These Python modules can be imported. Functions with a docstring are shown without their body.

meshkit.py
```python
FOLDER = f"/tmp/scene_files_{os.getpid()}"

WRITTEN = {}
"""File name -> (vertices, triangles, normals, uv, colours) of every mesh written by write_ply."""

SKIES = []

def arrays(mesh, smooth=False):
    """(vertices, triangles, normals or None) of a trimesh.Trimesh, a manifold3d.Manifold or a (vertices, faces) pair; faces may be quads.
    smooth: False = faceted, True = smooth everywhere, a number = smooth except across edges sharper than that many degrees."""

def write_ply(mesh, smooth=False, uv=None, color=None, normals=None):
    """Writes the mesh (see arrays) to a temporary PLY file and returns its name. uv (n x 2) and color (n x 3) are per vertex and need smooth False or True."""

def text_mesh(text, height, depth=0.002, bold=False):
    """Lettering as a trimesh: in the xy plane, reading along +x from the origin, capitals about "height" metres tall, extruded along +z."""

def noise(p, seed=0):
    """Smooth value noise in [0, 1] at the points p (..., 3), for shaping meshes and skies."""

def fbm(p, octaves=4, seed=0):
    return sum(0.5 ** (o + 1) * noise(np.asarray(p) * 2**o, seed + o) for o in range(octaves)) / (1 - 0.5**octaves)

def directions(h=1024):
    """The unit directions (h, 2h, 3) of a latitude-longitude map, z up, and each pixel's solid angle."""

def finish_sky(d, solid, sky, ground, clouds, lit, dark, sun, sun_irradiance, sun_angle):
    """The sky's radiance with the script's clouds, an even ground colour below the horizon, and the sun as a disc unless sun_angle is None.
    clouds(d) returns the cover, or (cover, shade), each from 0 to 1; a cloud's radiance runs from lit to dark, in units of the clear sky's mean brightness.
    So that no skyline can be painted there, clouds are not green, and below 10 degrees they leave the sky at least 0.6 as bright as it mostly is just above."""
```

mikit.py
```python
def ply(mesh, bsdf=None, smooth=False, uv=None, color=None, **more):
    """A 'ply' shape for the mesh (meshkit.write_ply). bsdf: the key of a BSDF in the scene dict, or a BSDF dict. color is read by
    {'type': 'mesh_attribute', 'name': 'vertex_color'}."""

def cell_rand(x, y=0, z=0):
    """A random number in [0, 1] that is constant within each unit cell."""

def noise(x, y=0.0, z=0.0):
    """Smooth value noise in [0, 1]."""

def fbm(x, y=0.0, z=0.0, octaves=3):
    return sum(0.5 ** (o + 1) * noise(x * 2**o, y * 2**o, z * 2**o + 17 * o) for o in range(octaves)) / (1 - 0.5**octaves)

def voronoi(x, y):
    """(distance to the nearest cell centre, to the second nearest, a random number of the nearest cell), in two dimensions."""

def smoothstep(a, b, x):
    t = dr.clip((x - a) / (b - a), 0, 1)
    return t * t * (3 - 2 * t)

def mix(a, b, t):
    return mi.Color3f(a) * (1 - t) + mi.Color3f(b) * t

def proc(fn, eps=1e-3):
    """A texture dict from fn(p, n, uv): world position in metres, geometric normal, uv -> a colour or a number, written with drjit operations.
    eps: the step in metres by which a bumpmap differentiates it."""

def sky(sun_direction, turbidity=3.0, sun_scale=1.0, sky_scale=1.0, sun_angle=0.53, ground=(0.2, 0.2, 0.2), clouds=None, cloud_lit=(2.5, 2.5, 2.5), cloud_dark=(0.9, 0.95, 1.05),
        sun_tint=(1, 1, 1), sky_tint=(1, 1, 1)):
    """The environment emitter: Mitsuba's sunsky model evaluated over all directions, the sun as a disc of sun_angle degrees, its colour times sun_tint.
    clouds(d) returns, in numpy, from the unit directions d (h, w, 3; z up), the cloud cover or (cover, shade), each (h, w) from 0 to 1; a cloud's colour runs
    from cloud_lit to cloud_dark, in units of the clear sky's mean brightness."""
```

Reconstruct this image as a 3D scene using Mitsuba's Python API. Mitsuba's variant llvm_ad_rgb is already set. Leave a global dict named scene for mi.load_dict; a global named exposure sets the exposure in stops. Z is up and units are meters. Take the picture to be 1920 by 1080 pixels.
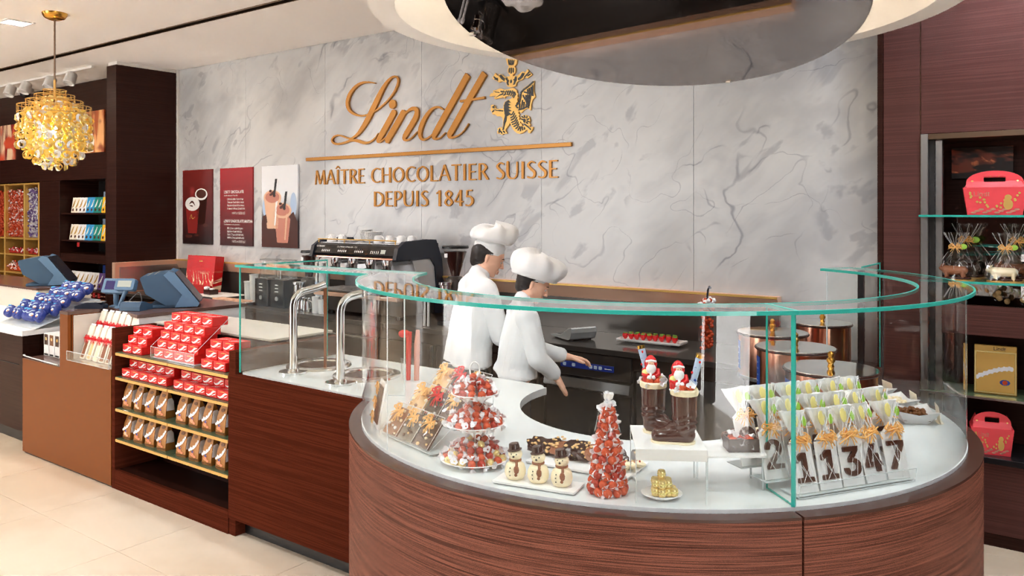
import math, random
import numpy as np, trimesh, manifold3d
import drjit as dr
import mitsuba as mi
import mikit, meshkit
from mikit import proc, noise, fbm, voronoi, smoothstep, mix, cell_rand
from shapely.geometry import Polygon, LineString, Point, box as sbox
from shapely.ops import unary_union
from shapely import affinity

T4 = mi.ScalarTransform4f
scene, labels = {}, {}
rnd = random.Random(7)

# ---------------------------------------------------------------- camera, daylight, exposure
EYE = 1.80
FWD = (-0.594, 0.8045)
scene['camera'] = {'type': 'perspective', 'fov': 2 * math.degrees(math.atan(960 / 1510)), 'fov_axis': 'x',
                   'principal_point_offset_y': 145 / 1080, 'near_clip': 0.05, 'far_clip': 100.0,
                   'to_world': T4().look_at(origin=[0, 0, EYE], target=[FWD[0], FWD[1], EYE], up=[0, 0, 1])}
# bright overcast daylight that enters through the open shop front behind the camera
scene['sky'] = mikit.sky((0.3, -0.7, 0.6), turbidity=5.0, sun_scale=0.0, sky_scale=13.0, ground=(0.95, 0.93, 0.90),
                         clouds=lambda d: np.ones(d.shape[:2]), cloud_lit=(2.6, 2.6, 2.6))
LAMP = 36.0            # radiance of the recessed ceiling lights
SPOT = 112.0           # radiance of the small spotlights in the ceiling ring
COVE = 2.3             # radiance of the hidden light strip in the ceiling ring
exposure = 0.70

# ---------------------------------------------------------------- mesh helpers
def xf(m, M):
    m = m.copy(); m.apply_transform(np.asarray(M, float)); return m
def tr(x, y, z):
    M = np.eye(4); M[:3, 3] = (x, y, z); return M
def rot(deg, ax=(0, 0, 1)):
    return trimesh.transformations.rotation_matrix(math.radians(deg), ax)
def at(x, y, z, rz=0, rx=0, ry=0, s=1.0):
    S = np.diag([s, s, s, 1.0]) if np.isscalar(s) else np.diag(list(s) + [1.0])
    return tr(x, y, z) @ rot(rz) @ rot(ry, (0, 1, 0)) @ rot(rx, (1, 0, 0)) @ S
def cat(ms):
    ms = list(ms)
    v, f, n = [], [], 0
    for m in ms:
        v.append(np.asarray(m.vertices)); f.append(np.asarray(m.faces) + n); n += len(m.vertices)
    return trimesh.Trimesh(np.vstack(v), np.vstack(f), process=False)
_bc = {}
def box(x0, x1, y0, y1, z0, z1, b=0.0015):
    sx, sy, sz = abs(x1 - x0) / 2, abs(y1 - y0) / 2, abs(z1 - z0) / 2
    c = np.array([(x0 + x1) / 2, (y0 + y1) / 2, (z0 + z1) / 2])
    b = min(b, sx * .45, sy * .45, sz * .45)
    key = 'b' if b > 0 else 's'
    if b <= 0:
        m = trimesh.creation.box((2 * sx, 2 * sy, 2 * sz)); m.apply_translation(c); return m
    p = []
    for i in (-1, 1):
        for j in (-1, 1):
            for k in (-1, 1):
                p += [(i * sx, j * (sy - b), k * (sz - b)), (i * (sx - b), j * sy, k * (sz - b)), (i * (sx - b), j * (sy - b), k * sz)]
    p = np.array(p)
    if key not in _bc:
        h = manifold3d.Manifold.hull_points(np.array([[q * w for q, w in zip(v, (1, 1, 1))] for v in
            [(i * a, j * bb, k * cc) for i in (-1, 1) for j in (-1, 1) for k in (-1, 1) for a, bb, cc in ((1, .8, .8), (.8, 1, .8), (.8, .8, 1))]])).to_mesh()
        ref = np.array([(i * a, j * bb, k * cc) for i in (-1, 1) for j in (-1, 1) for k in (-1, 1) for a, bb, cc in ((1, .8, .8), (.8, 1, .8), (.8, .8, 1))])
        hv = h.vert_properties[:, :3]
        idx = [int(np.argmin(((ref - q) ** 2).sum(1))) for q in hv]
        _bc[key] = np.array(idx)[h.tri_verts]
    return trimesh.Trimesh(p + c, _bc[key], process=False)
def cbox(c, s, b=0.0015):
    return box(c[0] - s[0] / 2, c[0] + s[0] / 2, c[1] - s[1] / 2, c[1] + s[1] / 2, c[2] - s[2] / 2, c[2] + s[2] / 2, b)
def lathe(prof, n=32, a0=0.0, a1=2 * math.pi, c=(0, 0, 0)):
    prof = np.array(prof, float); full = abs(a1 - a0 - 2 * math.pi) < 1e-6
    k = n if full else n + 1
    ang = a0 + (a1 - a0) * np.arange(k) / n
    v = np.stack([np.outer(prof[:, 0], np.cos(ang)), np.outer(prof[:, 0], np.sin(ang)), np.repeat(prof[:, 1:2], k, 1)], -1).reshape(-1, 3)
    f = []
    for i in range(len(prof) - 1):
        for j in range(n):
            j2 = (j + 1) % k
            a, b_, c_, d = i * k + j, i * k + j2, (i + 1) * k + j2, (i + 1) * k + j
            if prof[i, 0] > 1e-7: f.append((a, b_, c_))
            if prof[i + 1, 0] > 1e-7: f.append((a, c_, d))
    return trimesh.Trimesh(v + np.array(c), np.array(f), process=False)
def cyl(p0, p1, r0, r1=None, n=20):
    p0, p1 = np.array(p0, float), np.array(p1, float); r1 = r0 if r1 is None else r1
    L = np.linalg.norm(p1 - p0)
    e = min(r0, r1, L) * .06
    m = lathe([(0, 0), (max(r0 - e, 0), 0), (r0, e), (r1, L - e), (max(r1 - e, 0), L), (0, L)], n)
    M = trimesh.geometry.align_vectors([0, 0, 1], (p1 - p0) / L); M[:3, 3] = p0
    return xf(m, M)
def tube(pts, r, n=8, caps=True):
    p = np.array(pts, float); k = len(p); r = np.broadcast_to(np.asarray(r, float), (k,))
    t = np.gradient(p, axis=0); t /= np.linalg.norm(t, axis=1, keepdims=True) + 1e-12
    a = np.cross(t[0], [0, 0, 1.0] if abs(t[0][2]) < .9 else [1.0, 0, 0]); a /= np.linalg.norm(a)
    A = []
    for i in range(k):
        a = a - t[i] * (a @ t[i]); a /= np.linalg.norm(a) + 1e-12; A.append(a)
    A = np.array(A); B = np.cross(t, A); an = np.arange(n) * 2 * np.pi / n
    v = p[:, None] + r[:, None, None] * (np.cos(an)[None, :, None] * A[:, None] + np.sin(an)[None, :, None] * B[:, None])
    f = []
    for i in range(k - 1):
        for j in range(n):
            q = (i * n + j, i * n + (j + 1) % n, (i + 1) * n + (j + 1) % n, (i + 1) * n + j)
            f += [(q[0], q[1], q[2]), (q[0], q[2], q[3])]
    v = v.reshape(-1, 3)
    if caps:
        v = np.vstack([v, p[:1], p[-1:]]); c0, c1 = len(v) - 2, len(v) - 1
        for j in range(n):
            f += [(c0, (j + 1) % n, j), (c1, (k - 1) * n + j, (k - 1) * n + (j + 1) % n)]
    return trimesh.Trimesh(v, np.array(f), process=False)
def spline(pts, n=8):
    p = np.array(pts, float); q = np.vstack([2 * p[0] - p[1], p, 2 * p[-1] - p[-2]]); out = []
    for i in range(len(p) - 1):
        a, b, c, d = q[i:i + 4]
        for k in range(n):
            t = k / n
            out.append(.5 * ((2 * b) + (-a + c) * t + (2 * a - 5 * b + 4 * c - d) * t * t + (-a + 3 * b - 3 * c + d) * t ** 3))
    out.append(p[-1]); return np.array(out)
def sph(c, r, sub=2, s=(1, 1, 1)):
    m = trimesh.creation.icosphere(subdivisions=sub, radius=1.0)
    return trimesh.Trimesh(np.array(m.vertices) * np.array(s) * r + np.array(c), m.faces, process=False)
def prism(poly, h):
    """polygon (shapely or points) in xy, extruded 0..h along z"""
    if not hasattr(poly, 'geom_type'): poly = Polygon(poly)
    if not poly.is_valid: poly = poly.buffer(0)
    gs = getattr(poly, 'geoms', [poly])
    return cat([trimesh.creation.extrude_polygon(g, h, engine='earcut') for g in gs if g.area > 1e-10])
XZ = rot(90, (1, 0, 0))           # local xy (z up out) -> xz facing -y
def onwall(m, x, y, z):           # flat shape drawn in xy -> standing, front towards -y
    return xf(m, tr(x, y, z) @ XZ)
def ring(C, R0, R1, a0, a1, z0, z1, n=64):
    """annular block, angles in degrees"""
    full = abs(a1 - a0) >= 359.99
    return lathe_block([(R0, z0), (R1, z0), (R1, z1), (R0, z1)], n, math.radians(a0), math.radians(a1), (C[0], C[1], 0), full)
def lathe_block(sec, n, a0, a1, c, full):
    sec = list(sec) + [sec[0]]
    m = lathe(sec, n, a0, a1, c)
    if full: return m
    k = n + 1; s = len(sec) - 1
    f = [tuple(i * k for i in t) for t in ((0, 2, 1), (0, 3, 2))] + [tuple(i * k + n for i in t) for t in ((0, 1, 2), (0, 2, 3))]
    return trimesh.Trimesh(m.vertices, np.vstack([m.faces, f]), process=False)
def sheet(C, R, a0, a1, z0, z1, n=64):
    return lathe([(R, z0), (R, z1)], n, math.radians(a0), math.radians(a1), (C[0], C[1], 0))
def quad(a, b, c, d):
    return trimesh.Trimesh(np.array([a, b, c, d], float), [[0, 1, 2], [0, 2, 3]], process=False)
def rock(c, r, seed, amp=.3, sub=2, s=(1, 1, 1)):
    m = trimesh.creation.icosphere(subdivisions=sub); v = np.array(m.vertices)
    v = v * (1 + amp * (meshkit.fbm(v * 1.7 + seed * 3.1, 3, seed) - .5) * 2)[:, None]
    return trimesh.Trimesh(v * np.array(s) * r + np.array(c), m.faces, process=False)
def text(t, h, depth=.001, bold=False, sx=1.0, center=False):
    m = meshkit.text_mesh(t, h, depth, bold)
    v = np.array(m.vertices); v[:, 0] *= sx
    if center: v[:, 0] -= (v[:, 0].min() + v[:, 0].max()) / 2
    return trimesh.Trimesh(v, m.faces, process=False)

# ---------------------------------------------------------------- scene helpers
def num(key):
    if key not in scene and key not in labels and not any(k.startswith(key + '__') for k in _pref.get(key, ())): return key
    i = _cnt.get(key, 0) + 1
    while f'{key}_{i:03d}' in scene or f'{key}_{i:03d}' in labels: i += 1
    _cnt[key] = i
    return f'{key}_{i:03d}'
_pref, _cnt = {}, {}
def thing(name, label, cat_, group=None):
    k = num(name); labels[k] = {'label': label, 'category': cat_}
    if group: labels[k]['group'] = group
    return k
def part(parent, name, mesh, mat, smooth=30, label=None):
    k = num(parent + '__' + name); scene[k] = mikit.ply(mesh, mat, smooth)
    if label: labels[k] = {'label': label}
    return k
def solid(name, mesh, mat, label, cat_, group=None, smooth=30):
    k = thing(name, label, cat_, group); scene[k] = mikit.ply(mesh, mat, smooth); return k
def struct(name, mesh, mat, smooth=False):
    k = num(name); scene[k] = mikit.ply(mesh, mat, smooth); labels[k] = {'label': SL.get(name, name.replace('_', ' ')), 'kind': 'structure'}; return k
SL = {}
class Proto:
    """parts built once at a local origin; stamp() adds one entry per copy and part"""
    def __init__(s): s.p = []
    def add(s, name, mesh, mat, smooth=30, label=None):
        names = [q[0] for q in s.p]; k = name; i = 0
        while k in names:
            i += 1; k = f'{name}_{i:03d}'
        s.p.append((k, mikit.ply(mesh, mat, smooth), label)); return k
    def stamp(s, name, label, cat_, M=None, group=None):
        t = thing(name, label, cat_, group)
        for k, d, lb in s.p:
            key = t + ('__' + k if k else ''); scene[key] = dict(d, to_world=T4(np.asarray(M, float).tolist())) if M is not None else dict(d)
            if lb and k: labels[key] = {'label': lb}
        return t
ORD = ['first', 'second', 'third', 'fourth', 'fifth', 'sixth', 'seventh', 'eighth', 'ninth', 'tenth', 'eleventh', 'twelfth']
def nth(i, n): return 'leftmost' if i == 0 else 'rightmost' if i == n - 1 else ORD[i] + ' from left'

# ---------------------------------------------------------------- materials
def pbr(name, col, rough=.5, metal=0.0, spec=.5, **k):
    d = {'type': 'principled', 'base_color': col if isinstance(col, dict) else {'type': 'rgb', 'value': list(col)}, 'roughness': rough, 'metallic': metal, 'specular': spec}
    d.update(k); scene[name] = {'type': 'twosided', 'bsdf': d}; return name
def rgb8(r, g, b):
    f = lambda c: (c / 255 / 12.92) if c / 255 < .04045 else ((c / 255 + .055) / 1.055) ** 2.4
    return [f(r), f(g), f(b)]
def tile_rand(p, k): return cell_rand(p.x * k, p.y * k, p.z * k)

def _marble(p, n, uv):
    x, z = p.x, p.z
    u, w = x * .80 + z * .60, z * .80 - x * .60          # streaks climb to the right
    warp = fbm(x * 1.3, z * 1.3, 3.0, 4) - .5
    base = fbm(u * .9 + warp * 1.6, w * 2.2 + warp * 1.2, 1.0, 5)
    fine = fbm(u * 5 + warp * 4, w * 11 + warp * 3, 13.0, 4)
    jag = (fbm(x * 9, z * 9, 51.0, 3) - .5) * .16
    d1 = dr.abs(fbm(u * .7 + warp * 1.5 + jag, w * 1.5 + jag, 7.0, 2) - .5)
    d2 = dr.abs(fbm(u * 1.6 - w * .6 + warp * 2 + jag, w * 2.6 + u + jag, 11.0, 2) - .5)
    m1 = smoothstep(.46, .66, fbm(x * 3.1, z * 3.1, 21.0, 3)); m2 = smoothstep(.48, .68, fbm(x * 4.2, z * 4.2, 31.0, 3))
    vein = (1 - smoothstep(.0, .012, d1)) * m1 * .62 + (1 - smoothstep(.0, .010, d2)) * m2 * .5 + (1 - smoothstep(.0, .07, d1)) * m1 * .14
    d3 = dr.abs(fbm(u * 3.4 + w * .8 + warp * 3 + jag * 1.6, w * 5.2 - u * .5 + jag * 1.6, 61.0, 2) - .5)
    vein = vein + (1 - smoothstep(.0, .016, d3)) * smoothstep(.50, .66, fbm(x * 2.3 + 4, z * 2.3, 71.0, 3)) * .42
    speck = smoothstep(.58, .74, fine) * smoothstep(.42, .58, fbm(x * 1.7 + 9, z * 1.7, 41.0, 3)) * .42
    c = mix((.44, .445, .46), (.60, .605, .61), smoothstep(.30, .66, base * .75 + fine * .25))
    return mix(c, (.20, .21, .245), dr.clip(vein + speck, 0, .8))
pbr('marble', proc(_marble), .28)
def _floor(p, n, uv):
    a = fbm(p.x * .9, p.y * .9, 0.0, 4)
    b = fbm(p.x * 6 + 5, p.y * 6, 2.0, 3)
    return mix((.66, .54, .40), (.76, .645, .505), smoothstep(.3, .7, a * .75 + b * .25))
pbr('floor_stone', proc(_floor), .32, spec=.4)
def grain(dark, light, k=1.0, low=2.0):
    def f(p, n, uv):
        s = (p.x + p.y * .8) * low
        g = fbm(s, p.z * 170 * k, 4.0, 3) * .6 + fbm(s * 2.3, p.z * 420 * k, 9.0, 2) * .4
        return mix(dark, light, smoothstep(.38, .66, g))
    return proc(f)
scene['wood'] = {'type': 'twosided', 'bsdf': {'type': 'diffuse', 'reflectance': grain((.066, .0142, .0072), (.096, .0208, .0105))}}
pbr('wood_right', grain((.066, .0235, .0205), (.088, .032, .028)), .4, spec=.22)
CI = (-1.70, 3.34)
def _isl(p, n, uv):
    a = dr.atan2(p.y - CI[1], p.x - CI[0]) * 2.0
    z = p.z + .012 * fbm(a * 1.3, p.z * 2, 0.0, 2)
    g = fbm(a * 2, z * 520, 4.0, 3) * .45 + fbm(a * 4.3, z * 1250, 9.0, 2) * .55
    return mix((.072, .0245, .0165), (.265, .098, .066), smoothstep(.36, .66, g))
pbr('wood_island', proc(_isl), .5, spec=.1)
pbr('wood_dark', grain((.022, .0065, .0045), (.030, .0095, .0065)), .35, spec=.12)
pbr('wood_edge', (.055, .022, .016), .22)
pbr('black', (.008, .008, .009), .35)
pbr('black_gloss', (.010, .010, .012), .08)
pbr('void', (.004, .003, .003), .6)
pbr('white_paint', (.80, .79, .77), .6, spec=.2)
pbr('ceiling_paint', (.93, .90, .865), .8, spec=.1)
pbr('white_gloss', (.84, .84, .83), .12)
pbr('white_cup', (.86, .86, .85), .15)
pbr('quartz', (.66, .70, .705), .16)
pbr('cream_panel', (.60, .55, .48), .45)
pbr('brass_panel', rgb8(124, 68, 26), .42, .3, .2)
pbr('gold_sign', rgb8(168, 116, 54), .36, .6)
pbr('gold_pale', rgb8(214, 170, 96), .4, .5)
pbr('gold', rgb8(225, 170, 80), .2, 1.0)
pbr('gold_foil', rgb8(244, 222, 150), .25, .7)
pbr('gold_dull', rgb8(200, 158, 82), .38, .5)
pbr('copper', (.82, .38, .26), .17, 1.0)
pbr('copper_ledge', (.88, .57, .41), .26, .6)
pbr('lid_metal', (.88, .84, .81), .07, 1.0)
pbr('bronze', rgb8(120, 100, 84), .3, 1.0)
pbr('chrome', (.86, .87, .88), .06, 1.0)
pbr('steel', (.52, .52, .53), .28, 1.0)
pbr('steel_dark', (.13, .115, .105), .26, .8)
pbr('steel_brown', (.036, .025, .020), .28, .3)
pbr('counter_top', (.055, .05, .047), .12, .3)
pbr('granite', (.10, .055, .045), .15)
pbr('plastic_blue', rgb8(92, 122, 150), .35)
pbr('plastic_blue_dark', rgb8(58, 84, 108), .4)
pbr('plastic_navy', rgb8(26, 32, 46), .3)
pbr('plastic_gray', rgb8(136, 138, 138), .45)
pbr('screen_violet', rgb8(38, 32, 92), .1)
pbr('screen_gray', rgb8(170, 176, 168), .2)
scene['mirror'] = {'type': 'twosided', 'bsdf': {'type': 'conductor', 'material': 'none', 'specular_reflectance': {'type': 'rgb', 'value': [.42, .385, .37]}}}
pbr('skin', rgb8(240, 190, 162), .5)
pbr('skin_dark', rgb8(206, 128, 112), .5)
pbr('hair', rgb8(28, 20, 18), .5)
pbr('cloth_white', (.83, .84, .85), .75, spec=.15, sheen=.2)
pbr('cloth_black', (.012, .012, .015), .8)
pbr('choco', rgb8(74, 38, 26), .34)
pbr('choco_dark', rgb8(50, 24, 20), .2)
pbr('choco_milk', rgb8(140, 84, 54), .4)
pbr('choco_boot', rgb8(66, 30, 25), .10, spec=.7)
pbr('wrap_white', (.94, .94, .945), .3, spec=.6)
pbr('choco_white', rgb8(246, 232, 196), .34)
pbr('nut', rgb8(226, 186, 128), .5)
pbr('red_foil', rgb8(196, 74, 38), .28, .3)
pbr('red_box', rgb8(206, 32, 28), .35)
pbr('red_deep', rgb8(160, 24, 26), .4)
pbr('red_foil_dark', rgb8(166, 44, 28), .28, .35)
pbr('red_gift', rgb8(226, 66, 76), .45)
pbr('red_ribbon', rgb8(206, 24, 32), .35)
pbr('raffia', rgb8(232, 178, 104), .6)
pbr('card', (.90, .90, .905), .55)
pbr('silver_foil', (.88, .88, .91), .22, .3)
pbr('paper_cream', rgb8(246, 236, 216), .6)
pbr('pouch_gold', rgb8(158, 104, 46), .34, .3)
pbr('foil_gold_box', rgb8(206, 164, 88), .34, .45)
pbr('pouch_brown', rgb8(112, 70, 34), .4, .2)
pbr('yellow_pale', rgb8(236, 222, 140), .5)
pbr('lime', rgb8(150, 196, 70), .5)
pbr('blue_navy', rgb8(34, 52, 130), .35)
pbr('blue_sky', rgb8(52, 150, 205), .4)
pbr('blue_label', rgb8(28, 62, 140), .35)
pbr('teal', rgb8(24, 130, 120), .4)
pbr('yellow', rgb8(246, 190, 44), .4)
pbr('gray_blue', rgb8(128, 144, 164), .45)
pbr('purple', rgb8(88, 62, 122), .5)
pbr('straw_red', rgb8(206, 26, 30), .25)
pbr('leaf', rgb8(96, 140, 48), .5)
pbr('amber', rgb8(252, 212, 110), .16, .5)
pbr('glass_edge', rgb8(52, 165, 152), .12)
pbr('shelf_glass', rgb8(72, 88, 66), .06)
pbr('acrylic_edge', (.62, .68, .69), .15)
pbr('frosted', (.74, .75, .75), .45)
pbr('rubber', (.02, .02, .02), .7)
scene['glass'] = {'type': 'thindielectric', 'int_ior': 1.44, 'specular_transmittance': {'type': 'rgb', 'value': [.93, .965, .955]}}
scene['acrylic'] = {'type': 'thindielectric', 'int_ior': 1.36, 'specular_transmittance': {'type': 'rgb', 'value': [.97, .98, .98]}}
scene['cello'] = {'type': 'thindielectric', 'int_ior': 1.42}
# ================================================================ the setting
SL.update(floor='beige polished stone floor in large square tiles', wall_back='grey veined marble wall behind the counters', ceiling='white plaster ceiling with a dark slot',
          wall_left='dark brown wood wall panel at the left end of the marble', wall_right='reddish brown wood wall on the right', trim_1='round white ceiling ring around the mirror')
f0 = struct('floor', box(-16, 3, -4, 5.6, -.08, -.006, 0), 'floor_stone')
tile = Proto(); tile.add('', box(.001, .899, .001, .899, -.012, 0, .0012), 'floor_stone', False)
for i in range(21):
    for j in range(11):
        k = num('floor__tile'); scene[k] = dict(tile.p[0][1], to_world=T4().translate([-15.9 + .9 * i, -4.115 + .9 * j, 0]))
struct('ceiling', cat([box(-16, 3, -4, 3.875, 3.4, 3.55, 0), box(-16, 3, 3.935, 5.6, 3.4, 3.55, 0), box(-16, 3, 3.87, 3.94, 3.46, 3.5, 0)]), 'ceiling_paint')
part('ceiling', 'slot_trim', cat([box(-16, 3, 3.868, 3.876, 3.392, 3.46, .001), box(-16, 3, 3.934, 3.942, 3.392, 3.46, .001)]), 'bronze', label='bronze edge strips')
part('ceiling', 'slot_channel', box(-16, 3, 3.878, 3.932, 3.43, 3.455, 0), 'void', label='black slot')
struct('wall_back', box(-8.51, -1.0, 5.15, 5.3, 0, 3.4, 0), 'white_paint')
for i in range(6):
    x1 = -1.0035 if i == 0 else -1.005 - 1.25 * i - .001
    part('wall_back', 'panel', box(-1.005 - 1.25 * (i + 1) + .001, x1, 5.128, 5.152, .0, 3.398, .001), 'marble', False)
# left: dark slab end panel and cabinet wall
struct('wall_left', box(-8.71, -8.51, 4.407, 5.6, 0, 3.362, .003), 'wood_dark')
part('wall_left', 'corner_bead', box(-8.512, -8.49, 5.10, 5.127, .0, 3.40, .001), 'white_paint', label='white corner strip')
struct('trim_2', box(-8.70, -8.52, 4.42, 5.6, 3.362, 3.40, 0), 'white_paint'); labels['trim_2']['label'] = 'white shadow gap above the dark wall panel'
# right: wood wall, front at y = 5.0
struct('wall_right', cat([box(-.84, 3, 5.002, 5.5, 2.23, 3.4, .002), box(-1.0, -.842, 5.03, 5.5, 0, 3.4, .002), box(-.84, 3, 5.34, 5.5, 0, 2.25, 0)]), 'wood_right')
part('wall_right', 'panel', box(-1.034, -.843, 5.0, 5.03, 0, 3.4, .002), 'wood_right', label='flat wood panel')
part('wall_right', 'edge_strip', box(-1.066, -1.036, 4.998, 5.03, 0, 3.4, .002), 'wood_dark', label='dark edge strip')
part('wall_right', 'seam', box(-.8425, -.8405, 4.999, 5.01, 0, 3.4, 0), 'bronze', label='thin metal seam')
# shell behind and beside the camera's view; the shop front (y = -4) stays open to the daylight
struct('wall_side', cat([box(3, 3.15, .25, 5.6, 0, 3.4, 0), box(3, 3.15, -1.55, -1.15, 0, 3.4, 0), box(3, 3.15, -4, -1.85, 0, 3.4, 0), box(3, 3.15, -1.15, .25, 2.5, 3.4, 0), box(3, 3.15, -1.85, -1.55, 2.5, 3.4, 0)]), 'wood_dark'); labels['wall_side']['label'] = 'dark wood side wall with tall openings'
struct('wall_front', cat([box(-6.5, 3, -4.15, -4, 0, 3.4, 0), box(-9.7, -6.5, -4.15, -4, 3.25, 3.4, 0), box(-13.9, -9.7, -4.15, -4, 0, 3.4, 0)]), 'wood_dark'); labels['wall_front']['label'] = 'dark wood wall beside the open shop front'
struct('wall_far', box(-16.15, -16, -4, 5.6, 0, 3.4, 0), 'wood_dark'); labels['wall_far']['label'] = 'dark wood far side wall'
# ceiling ring with the light cove
CR = (-1.65, 3.34)
struct('trim_1', cat([ring(CR, 1.18, 1.295, 0, 360, 2.70, 3.40, 96), lathe([(0, 3.30), (1.19, 3.30), (1.19, 3.34), (0, 3.34)], 64, c=(*CR, 0))]), 'ceiling_paint', 30)
cl = thing('cove_light', 'warm light strip hidden in the round ceiling recess above the mirror', 'light')
part(cl, 'strip', ring(CR, .98, 1.06, 0, 360, 3.262, 3.298, 64), 'white_paint')
k = part(cl, 'diffuser', lathe([(.985, 3.259), (1.055, 3.259)], 64, c=(*CR, 0)), 'white_paint', False)
scene[k]['emitter'] = {'type': 'area', 'radiance': {'type': 'rgb', 'value': [COVE * 4.0, COVE * 3.4, COVE * 2.6]}}
for i, a in enumerate((-110, -88, -66, -44, -22, -2)):
    x, y = CR[0] + 1.237 * math.cos(math.radians(a)), CR[1] + 1.237 * math.sin(math.radians(a))
    t = thing('ring_spot', f'small spotlight in the underside of the ceiling ring, {nth(i, 6)}', 'light', 'spotlights in the ceiling ring')
    part(t, 'bezel', lathe([(.034, 2.6995), (.046, 2.6995), (.046, 2.694), (.036, 2.692), (.034, 2.6995)], 24, c=(x, y, 0)), 'white_gloss', 30)
    k = part(t, 'lens', lathe([(0, 2.6955), (.034, 2.6955)], 20, c=(x, y, 0)), 'white_paint', False); scene[k]['emitter'] = {'type': 'area', 'radiance': {'type': 'rgb', 'value': [SPOT, SPOT, SPOT * 1.03]}}
cm = thing('ceiling_mirror', 'round tilted mirror hung in the white ceiling ring', 'mirror')
Mm = trimesh.geometry.align_vectors([0, 0, 1], np.array([-.020, .206, .978]) / np.linalg.norm([-.020, .206, .978])); Mm[:3, 3] = (-1.616, 3.184, 2.658)
part(cm, 'glass', xf(lathe([(0, -.002), (.897, -.002)], 96), Mm), 'mirror', False)
part(cm, 'backing', xf(lathe([(.0, .001), (.90, .001), (.904, .012), (.90, .03), (0, .03)], 96), Mm), 'steel_dark', 30, 'dark metal backing')
for a in (20, 100, 200, 275):
    c = Mm @ np.array([.89 * math.cos(math.radians(a)), .89 * math.sin(math.radians(a)), 0, 1])
    part(cm, 'clip', cbox(c[:3] + [0, 0, .012], (.03, .022, .045), .003), 'chrome', False, 'small chrome clip')
for a in (60, 180, 300):
    c = Mm @ np.array([.6 * math.cos(math.radians(a)), .6 * math.sin(math.radians(a)), .03, 1])
    part(cm, 'hanger', cyl(c[:3], (c[0], c[1], 3.30), .006, n=8), 'steel')

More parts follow.
